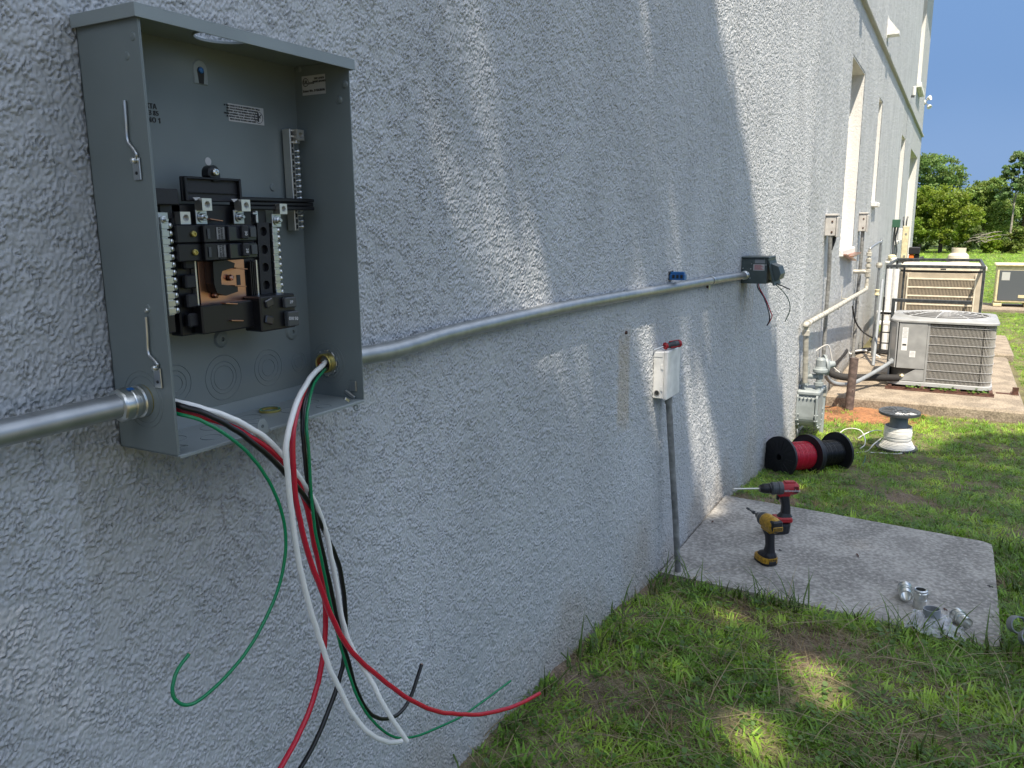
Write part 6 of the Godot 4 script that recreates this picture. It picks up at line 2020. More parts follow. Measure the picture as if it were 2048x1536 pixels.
	wput("cable_stub", st, M.tool_gray, cb)
	var ob := thing("pump_motor", "small black and orange motor beside the pale yellow cabinet", "motor", Vector3(16.4000, 0.9417, 0.2720))
	st = S()
	var o0: Vector3 = Vector3(16.4000, 0.9593, 0.2460)
	var o1: Vector3 = Vector3(16.4000, 1.0591, 0.3277)
	bz(st, Vector3(16.4, o0.y, o0.z), Vector3(16.52, o1.y, o1.z), 0.01)
	wput("orange_case", st, M.orange, ob)
	st = S()
	bz(st, Vector3(16.38, o1.y + 0.002, o0.z - 0.01), Vector3(16.55, o1.y + 0.13, o1.z + 0.09), 0.012)
	bz(st, Vector3(16.42, o0.y, o1.z + 0.002), Vector3(16.5, o1.y, o1.z + 0.09), 0.01)
	wput("black_case", st, M.black_soft, ob)
	st = S()
	cyl(st, Vector3(16.44, o0.y + 0.03, o1.z + 0.1), Vector3(16.44, o0.y + 0.05, o1.z + 0.16), 0.025, 10)
	bz(st, Vector3(16.42, o0.y - 0.06, o0.z - 0.1), Vector3(16.6, o0.y - 0.003, o1.z + 0.1), 0.004)
	wput("mount", st, M.tool_gray, ob)
	var gb := thing("meter_box", "small dark green box high on the wall beside the pale yellow cabinet", "electrical box", Vector3(16.0388, 1.5440, 0.0000))
	st = S()
	var g0: Vector3 = Vector3(15.2000, 1.5512, 0.0280)
	var g1: Vector3 = Vector3(15.2000, 1.6827, 0.1169)
	bz(st, Vector3(15.2, g0.y, 0.0), Vector3(15.4, g1.y, g1.z), 0.006)
	wput("body", st, M.dark_green, gb)
	st = S()
	tube(st, smooth_line([Vector3(15.25, g0.y, 0.05), Vector3(15.3, g0.y - 0.25, 0.04), Vector3(15.25, g0.y - 0.5, 0.05), Vector3(15.3, g0.y - 0.75, 0.04)], 5), 0.018, 8)
	tube(st, smooth_line([Vector3(15.3, g0.y, 0.09), Vector3(15.3, g0.y - 0.2, 0.07), Vector3(15.32, g0.y - 0.4, 0.1), Vector3(15.3, g0.y - 0.6, 0.06)], 5), 0.014, 8)
	wput("cable", st, M.tool_gray, gb)
	st = S()
	bz(st, Vector3(15.35, g0.y - 0.22, 0.1), Vector3(15.42, g0.y - 0.02, 0.16), 0.004)
	wput("junction_cover", st, M.pvc_white, gb)
	for k in [[Vector3(14.6000, 1.0592, 0.0817), "pale cream capped fitting at the foot of the dark green box", M.cream], [Vector3(14.4000, 1.0205, 0.1342), "white capped fitting just below the cream one on the far wall", M.pvc_white]]:
		var v := thing("capped_fitting", k[1], "pipe fitting", k[0], "capped fittings on the far wall")
		st = S()
		lathe(st, [Vector2(0, -0.06), Vector2(0.05, -0.06), Vector2(0.05, 0.0), Vector2(0.062, 0.005), Vector2(0.062, 0.04), Vector2(0.04, 0.06), Vector2(0, 0.065)], Transform3D(Basis(), Vector3.ZERO), 14)
		put("cap", st, k[2], v)
		st = S()
		cyl(st, Vector3(0, -0.02, 0), Vector3(0.05, -0.02, -k[0].z), 0.025, 10)
		put("stub", st, M.pvc_white, v)
	# white line set covers standing behind the cage
	for k in [[Vector3(11.0000, 0.5770, 0.2889), "white plastic pipe behind the cage frame, nearer the wall"], [Vector3(11.0000, 0.5802, 0.3622), "white plastic pipe behind the cage frame, farther from the wall"]]:
		var z: float = k[0].z
		pipe_thing("pvc_pipe", k[1], [Vector3(11.0, 0.02, z), Vector3(11.0, 0.5, z), Vector3(11.0, 1.085, z)], 0.038, M.pvc_white, "pipe", "white pipes behind the cage")

func fan_guard(t: Node3D, c: Vector3, R: float, y: float, m: Material) -> void:
	for k in 7:
		var st := S()
		torus(st, c + Vector3(0, y + 0.035 * (1.0 - pow((k + 1) / 7.5, 2.0)), 0), Vector3.UP, R * (k + 1) / 7.2, 0.0035, 40, 5)
		put("guard_ring", st, m, t)
	for k in 8:
		var st := S()
		var a := TAU * k / 8 + 0.2
		var d := Vector3(cos(a), 0, sin(a))
		tube(st, smooth_line([c + d * 0.04 + Vector3(0, y + 0.036, 0), c + d * R * 0.5 + Vector3(0, y + 0.028, 0), c + d * R + Vector3(0, y, 0)], 4), 0.0045, 6)
		put("guard_spoke", st, m, t)
	var st := S()
	cyl(st, c + Vector3(0, y - 0.02, 0), c + Vector3(0, y + 0.042, 0), 0.055, 16, 0.01)
	put("fan_hub", st, m, t)

func build_condensers() -> void:
	# old pad
	var st := S()
	bz(st, Vector3(7.75, -0.1, 0.03), Vector3(10.82, 0.1, 1.62), 0.02)
	tag(put("concrete_pad", st, M.concrete_old), "weathered tan concrete pad under the grey condenser", "pad", "", "structure")
	st = S()
	bz(st, Vector3(11.1, -0.1, 0.12), Vector3(12.9, 0.1, 1.7), 0.02)
	tag(put("concrete_pad", st, M.concrete_old), "concrete pad under the beige condenser", "pad", "", "structure")
	st = S()
	bz(st, Vector3(17.2, -0.1, 1.45), Vector3(18.4, 0.06, 2.6), 0.02)
	tag(put("concrete_pad", st, M.concrete_old), "small concrete pad under the cream standby generator", "pad", "", "structure")

	var X := 8.4
	var z0 := 0.5
	var z1 := 1.385
	var W := z1 - z0
	var t := thing("condenser_unit", "large grey air conditioning condenser unit with a louvred coil guard, on the near pad", "air conditioner", Vector3(X + W / 2, 0.13, (z0 + z1) / 2))
	# local: x away, z across
	var h := 0.60
	st = S()
	prism(st, round_rect(W, W, 0.1, 6), Transform3D(Basis(Vector3(1, 0, 0), Vector3(0, 0, -1), Vector3(0, 1, 0)), Vector3.ZERO), 0.035, 0.004)
	put("base_pan", st, M.ac_light, t)
	st = S()
	prism(st, round_rect(W - 0.05, W - 0.05, 0.1, 8), Transform3D(Basis(Vector3(1, 0, 0), Vector3(0, 0, -1), Vector3(0, 1, 0)), Vector3(0, 0.035, 0)), h - 0.035, 0.0)
	put("coil", st, M.ac_dark, t)
	# coil fins and guard wires on the front, the rounded corner and the right side
	st = S()
	var path := []
	var hw := W / 2 - 0.012
	var zc0 := -W / 2 + 0.31
	var s := zc0
	while s < hw - 0.1:
		path.append([Vector3(-hw, 0, s), Vector3(-1, 0, 0)]); s += 0.0105
	for i in 14:
		var a := PI / 2 * i / 13.0
		path.append([Vector3(-hw + 0.1 - cos(a) * 0.1, 0, hw - 0.1 + sin(a) * 0.1), Vector3(-cos(a), 0, sin(a))])
	s = -hw + 0.1
	while s < hw - 0.02:
		path.append([Vector3(s, 0, hw), Vector3(0, 0, 1)]); s += 0.013
	for p in path:
		var side: Vector3 = Vector3.UP.cross(p[1])
		box(st, p[0] + Vector3(0, h / 2 + 0.012, 0) - p[1] * 0.006, Vector3(0.0038, h - 0.05, 0.01), 0.0, Basis(side, Vector3.UP, p[1]))
	tag(put("coil_fins", st, M.ac_fin, t), "", "", "", "stuff")
	for k in 7:
		st = S()
		var y := 0.075 + k * (h - 0.11) / 6.0
		var line := PackedVector3Array()
		for p in path: line.append(p[0] + p[1] * 0.004 + Vector3(0, y, 0))
		tube(st, line, 0.0022, 6)
		put("guard_wire", st, M.ac_light, t)
	# service panel with its cut-out over the valves
	st = S()
	var pp := PackedVector2Array([Vector2(0.0, 0.16), Vector2(0.24, 0.16), Vector2(0.24, h - 0.004), Vector2(0.0, h - 0.004)])
	var fx := Transform3D(Basis(Vector3(0, 0, 1), Vector3(0, 1, 0), Vector3(-1, 0, 0)), Vector3(-W / 2 + 0.018, 0.0, -W / 2 + 0.075))
	prism(st, pp, fx, 0.02, 0.003)
	prism(st, PackedVector2Array([Vector2(0.0, 0.04), Vector2(0.24, 0.04), Vector2(0.24, 0.158), Vector2(0.17, 0.158)]), fx, 0.015, 0.002)
	# chamfered near corner
	box(st, Vector3(-W / 2 + 0.03, (h + 0.16) / 2, -W / 2 + 0.035), Vector3(0.1, h - 0.17, 0.012), 0.002, Basis(Vector3.UP, 0.62))
	bz(st, Vector3(-W / 2 + 0.06, 0.04, -W / 2 - 0.0), Vector3(W / 2 - 0.03, h, -W / 2 + 0.015), 0.002)
	bz(st, Vector3(-W / 2 + 0.002, 0.036, -W / 2 + 0.316), Vector3(-W / 2 + 0.03, h - 0.004, -W / 2 + 0.336), 0.003)
	var sp := put("service_panel", st, M.ac_gray, t)
	st = S()
	bz(st, Vector3(-W / 2 + 0.05, 0.04, -W / 2 + 0.06), Vector3(-W / 2 + 0.052, 0.16, -W / 2 + 0.3), 0.0)
	put("recess", st, M.ac_dark, sp)
	for k in [[0.03, 0.33, 0.08, 0.55], [0.105, 0.27, 0.155, 0.33]]:
		st = S()
		box(st, fx * Vector3((k[0] + k[2]) / 2, (k[1] + k[3]) / 2, 0.0205), Vector3(0.0012, k[3] - k[1], k[2] - k[0]), 0.0)
		var lab := put("label", st, M.label_white, sp)
		st = S()
		if k[0] < 0.05:
			box(st, fx * Vector3(0.055, 0.385, 0.0212), Vector3(0.0008, 0.016, 0.034), 0.0)
			put("barcode", st, M.ink, lab)
		for q in (8 if k[0] < 0.05 else 4):
			st = S()
			box(st, fx * Vector3((k[0] + k[2]) / 2, k[3] - 0.012 - q * 0.012, 0.0213), Vector3(0.0006, 0.003, (k[2] - k[0]) * (0.8 if q % 3 else 0.55)), 0.0)
			put("print", st, M.pvc_gray, lab)
	st = S()
	box(st, Vector3(-W / 2 + 0.025, 0.44, -W / 2 + 0.028), Vector3(0.058, 0.22, 0.0012), 0.0, Basis(Vector3.UP, 0.62))
	put("worn_label", st, M.box_tan, sp)
	# lid with the fan guard
	st = S()
	prism(st, round_rect(W + 0.02, W + 0.02, 0.11, 8), Transform3D(Basis(Vector3(1, 0, 0), Vector3(0, 0, -1), Vector3(0, 1, 0)), Vector3(0, h, 0)), 0.026, 0.01)
	lathe(st, [Vector2(0.44, h + 0.026), Vector2(0.40, h + 0.044), Vector2(0.385, h + 0.044), Vector2(0.37, h + 0.027)], Transform3D(), 48)
	var lid := put("lid", st, M.ac_gray, t)
	st = S()
	lathe(st, [Vector2(0.372, h + 0.0265), Vector2(0.0, h + 0.0265)], Transform3D(), 40)
	put("fan_well", st, M.ac_dark, lid)
	fan_guard(t, Vector3.ZERO, 0.385, h + 0.036, M.ac_light)
	# rusty rail it stands on
	for z in [0.0, W - 0.08]:
		pass
	var rl := thing("mounting_rail", "rusty steel mounting rail along the front of the grey condenser", "rail", Vector3(8.3, 0.1, 0.9))
	st = S()
	bz(st, Vector3(8.27, 0.101, 0.5), Vector3(8.31, 0.107, 1.4), 0.001)
	bz(st, Vector3(8.305, 0.107, 0.5), Vector3(8.311, 0.125, 1.4), 0.001)
	for z in [0.52, 0.8, 1.1, 1.36]: bz(st, Vector3(8.33, 0.1, z), Vector3(9.2, 0.129, z + 0.03), 0.002)
	wput("rail", st, M.rust, rl)
	var br := thing("mounting_bracket", "rusty steel tie down bracket right of the grey condenser", "bracket", Vector3(8.4886, 0.1000, 1.5712))
	st = S()
	box(st, Vector3(0, 0.035, 0), Vector3(0.012, 0.07, 0.05), 0.002)
	box(st, Vector3(0.05, 0.004, 0.0), Vector3(0.14, 0.008, 0.06), 0.001)
	box(st, Vector3(0.02, 0.003, -0.09), Vector3(0.05, 0.006, 0.12), 0.001)
	put("angle", st, M.rust, br)
	# weeds under the unit
	var r := RandomNumberGenerator.new()
	r.seed = 8
	var spots := []
	for i in 26:
		var z := r.randf_range(0.62, 1.38)
		if r.randf() < 0.35: z = 0.98 + r.randf_range(-0.05, 0.05)
		spots.append([Transform3D(Basis(Vector3.UP, r.randf() * TAU).scaled(Vector3.ONE * r.randf_range(0.7, 1.3)), Vector3(8.33 + r.randf_range(-0.01, 0.04), 0.103, z)), Color(0.12, 0.22, 0.035) * r.randf_range(0.8, 1.3)])
	scatter("ground_cover", "bright green weeds growing under the front of the grey condenser", weed_mesh(14), spots)
	# line set and whip
	var ls := thing("insulated_line", "thick black insulated refrigerant line running from the wall to the grey condenser", "pipe", Vector3(8.1, 0.15, 0.3))
	st = S()
	var v: Vector3 = Vector3(8.4200, 0.1878, 0.6044)
	tube(st, smooth_line([v, Vector3(8.3000, 0.1929, 0.3626), Vector3(8.2000, 0.1940, 0.1721), Vector3(8.2000, 0.2128, 0.0444), Vector3(8.3000, 0.2477, 0.0066), Vector3(8.9000, 0.2328, -0.0201), Vector3(9.6000, 0.2394, -0.0118)], 6), 0.034, 14)
	wput("insulation", st, M.rubber, ls)
	st = S()
	bz(st, v + Vector3(-0.015, -0.02, -0.01), v + Vector3(0.03, 0.03, 0.04), 0.004)
	cyl(st, v + Vector3(0, 0.02, 0.02), v + Vector3(-0.03, 0.035, 0.03), 0.014, 8)
	wput("service_valve", st, M.cream, ls)
	var wp := thing("flexible_conduit", "light grey flexible whip conduit curving from the wall up to the grey condenser", "conduit", Vector3(8.1, 0.2, 0.3))
	st = S()
	tube(st, smooth_line([Vector3(7.4000, 0.3546, 0.0653), Vector3(7.5000, 0.2771, 0.0987), Vector3(7.6000, 0.2339, 0.1730), Vector3(7.9000, 0.1958, 0.2482), Vector3(8.1000, 0.2251, 0.3343), Vector3(8.3000, 0.2825, 0.4439), Vector3(8.4200, 0.3432, 0.5312)], 6), 0.019, 12)
	wput("conduit", st, M.pvc_gray, wp)
	st = S()
	lathe(st, [Vector2(0.02, -0.02), Vector2(0.03, -0.015), Vector2(0.03, 0.02), Vector2(0.0, 0.022)], Transform3D(frame_at(Vector3(0.2, 0.4, 0.5)), Vector3(8.4200, 0.3432, 0.5312)), 12)
	wput("connector", st, M.pvc_gray, wp)
	# clutter by the foot of the wall
	var cl := thing("pipe_stub", "white pipe stub with orange clay and black hose at the foot of the wall", "pipe", Vector3(10.1622, 0.1000, -0.1661))
	st = S()
	cyl(st, Vector3(10.0878, 0.1000, -0.1514), Vector3(10.0878, 0.1000, -0.1514) + Vector3(0, 0.16, 0), 0.03, 12, 0.004)
	wput("stub", st, M.pvc_white, cl)
	st = S()
	tube(st, smooth_line([Vector3(10.1955, 0.1500, -0.0730), Vector3(10.1967, 0.2000, -0.0433), Vector3(10.3707, 0.1200, 0.0328), Vector3(10.5263, 0.1300, 0.1457), Vector3(10.2890, 0.1500, 0.3819)], 5), 0.03, 10)
	wput("hose", st, M.rubber, cl)
	st = S()
	tube(st, smooth_line([Vector3(9.8914, 0.2200, -0.0273), Vector3(9.9204, 0.1600, 0.0114), Vector3(10.1841, 0.1600, 0.0489), Vector3(10.5112, 0.1200, 0.1478), Vector3(10.1918, 0.1000, 0.3125)], 5), 0.012, 8)
	wput("tube", st, M.pvc_white, cl)
	st = S()
	tube(st, smooth_line([Vector3(7.2000, 0.5602, -0.0222), Vector3(7.3000, 0.6270, 0.0814), Vector3(7.3000, 0.4993, 0.1262), Vector3(7.3000, 0.4353, 0.1466), Vector3(7.3000, 0.3953, 0.1936)], 5), 0.006, 8)
	wput("thin_tube", st, M.box_tan, cl)
	st = S()
	box(st, Vector3(10.1299, 0.1300, -0.0642), Vector3(0.12, 0.07, 0.1), 0.02)
	wput("clay_block", st, M.clay, cl)
	st = S()
	box(st, Vector3(10.3924, 0.1300, -0.1336) + Vector3(0, 0.03, 0), Vector3(0.1, 0.06, 0.06), 0.02)
	wput("clay_block", st, M.clay, cl)
	# second condenser in its cage
	var X2 := 11.5
	t = thing("condenser_unit", "beige air conditioning condenser unit with slotted panels inside the dark cage frame", "air conditioner", Vector3(X2 + 0.48, 0.1, 0.85))
	var W2 := 0.97
	var H2 := 0.98
	st = S()
	prism(st, round_rect(W2, W2, 0.14, 8), Transform3D(Basis(Vector3(1, 0, 0), Vector3(0, 0, -1), Vector3(0, 1, 0)), Vector3.ZERO), H2 - 0.06, 0.004)
	put("casing", st, M.ac_beige, t)
	st = S()
	prism(st, round_rect(W2 + 0.03, W2 + 0.03, 0.2, 8), Transform3D(Basis(Vector3(1, 0, 0), Vector3(0, 0, -1), Vector3(0, 1, 0)), Vector3(0, H2 - 0.03, 0)), 0.06, 0.03)
	put("lid", st, M.cream_pale, t)
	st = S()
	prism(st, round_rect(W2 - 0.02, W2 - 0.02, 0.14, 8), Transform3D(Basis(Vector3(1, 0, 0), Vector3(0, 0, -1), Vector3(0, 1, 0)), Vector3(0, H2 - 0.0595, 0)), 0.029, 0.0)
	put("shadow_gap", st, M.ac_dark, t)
	for k in 7:
		var y := 0.1 + k * 0.108
		st = S()
		bz(st, Vector3(-W2 / 2 - 0.001, y, -0.36), Vector3(-W2 / 2 + 0.01, y + 0.084, 0.36), 0.0)
		var gr := put("slot_panel", st, M.ac_dark, t)
		st = S()
		for q in 46:
			bz(st, Vector3(-W2 / 2 - 0.009, y, -0.36 + q * 0.0158), Vector3(-W2 / 2 - 0.0012, y + 0.084, -0.353 + q * 0.0158), 0.0)
		tag(put("louvre_fins", st, M.ac_beige_fin, gr), "", "", "", "stuff")
		st = S()
		bz(st, Vector3(-W2 / 2 - 0.014, y + 0.084, -0.37), Vector3(-W2 / 2 - 0.001, y + 0.1025, 0.37), 0.003)
		put("panel_bar", st, M.cream_pale, t)
	for z in [-0.385, 0.37]:
		st = S()
		bz(st, Vector3(-W2 / 2 - 0.018, 0.06, z), Vector3(-W2 / 2 - 0.001, H2 - 0.075, z + 0.018), 0.004)
		put("panel_edge", st, M.cream_pale, t)
	# cage of dark angle iron in front of it
	var cg := thing("cage_frame", "dark steel angle cage frame round the beige condenser", "frame", Vector3(11.0, 0, 0.85))
	var ca: Vector3 = Vector3(11.0000, 1.0953, 0.2437)
	var cc: Vector3 = Vector3(11.0000, 1.1097, 1.3122)
	var yt := (ca.y + cc.y) / 2
	for k in [[Vector3(11.0, 0.1, ca.z), Vector3(11.035, yt, ca.z + 0.03)], [Vector3(11.0, 0.1, cc.z - 0.03), Vector3(11.035, yt, cc.z)], [Vector3(12.9, 0.1, ca.z), Vector3(12.95, yt, ca.z + 0.03)], [Vector3(12.9, 0.1, cc.z - 0.03), Vector3(12.95, yt, cc.z)]]:
		st = S()
		bz(st, k[0], k[1], 0.004)
		wput("post", st, M.cage, cg)
	for k in [[Vector3(10.995, yt, ca.z), Vector3(11.035, yt + 0.036, cc.z)], [Vector3(12.9, yt, ca.z), Vector3(12.95, yt + 0.036, cc.z)], [Vector3(11.035, yt + 0.005, ca.z), Vector3(12.9, yt + 0.033, ca.z + 0.03)], [Vector3(11.035, yt + 0.005, cc.z - 0.03), Vector3(12.9, yt + 0.033, cc.z)]]:
		st = S()
		bz(st, k[0], k[1], 0.004)
		wput("rail", st, M.cage, cg)
	st = S()
	bz(st, Vector3(11.06, 0.1, ca.z + 0.19), Vector3(11.09, yt, ca.z + 0.215), 0.003)
	wput("post", st, M.cage, cg)
	st = S()
	bz(st, Vector3(10.99, yt - 0.02, 0.84), Vector3(11.02, yt - 0.004, 0.9), 0.003)
	wput("catch", st, M.ink, cg)
	# thin frame behind the grey unit
	var fr := thing("cage_frame", "low thin dark steel frame standing behind the grey condenser", "frame", Vector3(9.7, 0, 0.8))
	var f0: Vector3 = Vector3(9.7000, 0.8353, 0.4150)
	var f1: Vector3 = Vector3(9.7000, 0.8321, 1.1776)
	st = S()
	bz(st, Vector3(9.7, 0.1, f0.z), Vector3(9.74, f0.y, f0.z + 0.035), 0.003)
	wput("post", st, M.cage, fr)
	st = S()
	bz(st, Vector3(9.7, f0.y - 0.035, f0.z + 0.035), Vector3(9.74, f0.y, f1.z), 0.003)
	wput("rail", st, M.cage, fr)
	st = S()
	bz(st, Vector3(9.72, 0.2, f0.z - 0.09), Vector3(9.74, 0.85, f0.z - 0.07), 0.003)
	for y in [0.22, 0.33, 0.45]: bz(st, Vector3(9.72, y, f0.z - 0.07), Vector3(9.74, y + 0.012, f0.z), 0.001)
	wput("pipe_clamp", st, M.ink, fr)
	var st2 := thing("support_strut", "grey steel strut post leaning by the wall behind the brown bollard", "post", Vector3(9.5495, 0.1000, 0.2912))
	st = S()
	tube(st, PackedVector3Array([Vector3(9.5495, 0.1000, 0.2912), Vector3(10.6000, 0.9736, 0.2430)]), 0.017, 8)
	wput("post", st, M.pvc_gray, st2)
	for k in [[Vector3(10.6000, 0.5794, 0.2783), "white round cap on the pipes behind the grey condenser, nearer the wall"], [Vector3(10.6000, 0.5821, 0.3384), "white round cap on the pipes behind the grey condenser, farther from the wall"], [Vector3(10.6000, 0.4594, 0.2984), "white pipe clamp low behind the grey condenser"]]:
		var v2 := thing("capped_fitting", k[1], "pipe fitting", k[0], "caps behind the grey condenser")
		st = S()
		if k[0].y > 0.66:
			lathe(st, [Vector2(0, -0.035), Vector2(0.028, -0.03), Vector2(0.034, 0), Vector2(0.028, 0.03), Vector2(0, 0.036)], Transform3D(), 14)
		else:
			box(st, Vector3.ZERO, Vector3(0.05, 0.05, 0.2), 0.01)
		put("cap", st, M.pvc_white, v2)
	# brown bollard
	var bp: Vector3 = Vector3(7.6154, 0.0000, 0.2584)
	var bo := thing("bollard", "rusty brown round steel post standing in the orange dirt before the concrete pad", "bollard", bp)
	st = S()
	tube(st, PackedVector3Array([Vector3(0, -0.1, 0), Vector3(0.015, 0.2, 0.006), Vector3(0.03, 0.475, 0.012)]), 0.037, 18)
	put("post", st, M.post, bo)
	st = S()
	cyl(st, Vector3(-0.028, 0.2, 0.026), Vector3(-0.032, 0.2, 0.03), 0.004, 8)
	put("bolt", st, M.tin, bo)
	# cream generator and the tank on the lawn
	var gx := 17.6
	var ga: Vector3 = Vector3(17.6000, 0.0508, 1.6793)
	var gn := thing("standby_generator", "cream boxed standby generator with dark grey panels on the lawn at right", "generator", Vector3(gx + 0.3, 0.06, ga.z + 0.33))
	st = S()
	box(st, Vector3(0, 0.42, 0), Vector3(0.56, 0.68, 0.62), 0.015)
	put("cabinet", st, M.cream, gn)
	st = S()
	box(st, Vector3(0, 0.775, 0), Vector3(0.64, 0.045, 0.7), 0.015)
	put("lid", st, M.cream, gn)
	st = S()
	box(st, Vector3(-0.283, 0.4, 0.0), Vector3(0.012, 0.56, 0.53), 0.004)
	var pnl := put("front_panel", st, M.grille, gn)
	st = S()
	box(st, Vector3(-0.2905, 0.57, -0.16), Vector3(0.003, 0.15, 0.13), 0.0)
	put("label", st, M.label, pnl)
	st = S()
	box(st, Vector3(-0.2925, 0.2, 0.15), Vector3(0.006, 0.055, 0.17), 0.002)
	put("nameplate", st, M.cream, pnl)
	for z in [-0.25, 0.25]:
		st = S()
		box(st, Vector3(0, 0.035, z), Vector3(0.56, 0.06, 0.14), 0.008)
		put("foot", st, M.cream, gn)
	var tz: Vector3 = Vector3(19.0000, 0.7564, 1.0447)
	var tk := thing("gas_tank", "white upright gas cylinder with a collar, seen over the cage", "gas cylinder", Vector3(19.0, 0, tz.z))
	st = S()
	lathe(st, [Vector2(0, 0.02), Vector2(0.17, 0.03), Vector2(0.205, 0.1), Vector2(0.205, 0.85), Vector2(0.19, 0.95), Vector2(0.14, 1.0), Vector2(0, 1.02)], Transform3D(), 24)
	put("cylinder", st, M.cream_pale, tk)
	st = S()
	lathe(st, [Vector2(0.11, 1.0), Vector2(0.13, 1.0), Vector2(0.135, 1.1), Vector2(0.115, 1.1), Vector2(0.11, 1.0)], Transform3D(), 18)
	put("collar", st, M.cream_pale, tk)
	st = S()
	cyl(st, Vector3(0, 1.02, 0), Vector3(0, 1.09, 0), 0.03, 10, 0.005)
	cyl(st, Vector3(0, 1.05, -0.03), Vector3(0, 1.07, -0.13), 0.02, 8)
	put("valve", st, M.cream_pale, tk)

# ---------------------------------------------------------------- trees
func crown(seed_: int, blobs: Array, n: int, leaf: float, base: Color, test = null) -> ArrayMesh:
	var r := RandomNumberGenerator.new()
	r.seed = seed_
	var wsum := 0.0
	for b in blobs: wsum += b[1].x * b[1].z
	var v := PackedVector3Array()
	var nn := PackedVector3Array()
	var cc := PackedColorArray()
	for b in blobs:
		var m := int(n * b[1].x * b[1].z / wsum)
		# several clumps of leaves inside each mass, each with a hue of its own
		var clumps := []
		for k in maxi(8, m / 45):
			var d := Vector3(r.randfn(), r.randfn(), r.randfn()).normalized() * pow(r.randf(), 0.35)
			clumps.append([b[0] + d * b[1], r.randf_range(0.75, 1.25), r.randf_range(-0.16, 0.16)])
		var cr: float = 0.8 * minf(b[1].x, b[1].y)
		for i in m:
			var k = clumps[r.randi() % clumps.size()]
			var p: Vector3 = k[0] + Vector3(r.randfn(), r.randfn(), r.randfn()).normalized() * Vector3(1, 0.65, 1) * cr * 0.42 * pow(r.randf(), 0.6)
			if p.y < 0.05: continue
			if test != null and not test.call(p): continue
			var up := (Vector3(r.randfn(), r.randfn() * 0.8 + 0.9, r.randfn())).normalized()
			var bs := frame_at(up).rotated(up, r.randf() * TAU)
			var s := leaf * r.randf_range(0.6, 1.3)
			var x := bs.x * s
			var z := bs.z * s * 0.62
			var dip := -up * s * 0.25
			var kk: float = k[1] * r.randf_range(0.8, 1.2)
			var c := Color(base.r * kk * (1.0 + k[2] * 0.8), base.g * kk, base.b * kk * (1.0 - k[2] * 0.3))
			var q := [p - x + dip, p - z, p + x + dip, p + z]
			for idx in [0, 1, 2, 0, 2, 3]:
				v.append(q[idx]); nn.append(up); cc.append(c)
	var a := []
	a.resize(Mesh.ARRAY_MAX)
	a[Mesh.ARRAY_VERTEX] = v
	a[Mesh.ARRAY_NORMAL] = nn
	a[Mesh.ARRAY_COLOR] = cc
	var mesh := ArrayMesh.new()
	mesh.add_surface_from_arrays(Mesh.PRIMITIVE_TRIANGLES, a)
	return mesh

func tree(called: String, label: String, at: Vector3, seed_: int, blobs: Array, n: int, leaf: float, base: Color, trunk_r: float, pale := false, cat := "tree", group := "trees at the edge of the field") -> Node3D:
	var t := thing(called, label, cat, at, group)
	var st := S()
	var r := RandomNumberGenerator.new()
	r.seed = seed_
	var top: Vector3 = blobs[0][0]
	if trunk_r > 0.0:
		var mid := Vector3(top.x * 0.4 + r.randf_range(-0.15, 0.15), top.y * 0.5, top.z * 0.4)
		tube(st, smooth_line([Vector3(0, -0.1, 0), mid * 0.5, mid, top], 5), trunk_r, 9, trunk_r * 0.3)
		put("trunk", st, M.bark_pale if pale else M.bark, t)
		for b in blobs:
			var s2 := S()
			tube(s2, smooth_line([mid.lerp(top, r.randf_range(-0.3, 0.5)), (mid + b[0]) * 0.5 + Vector3(0, 0.1, 0), b[0] + b[1] * Vector3(0.2, 0.3, 0.2)], 4), trunk_r * 0.4, 6, trunk_r * 0.1)
			put("limb", s2, M.bark_pale if pale else M.bark, t)
	put("crown", crown(seed_, blobs, n, leaf, base), M.leaf, t)
	return t

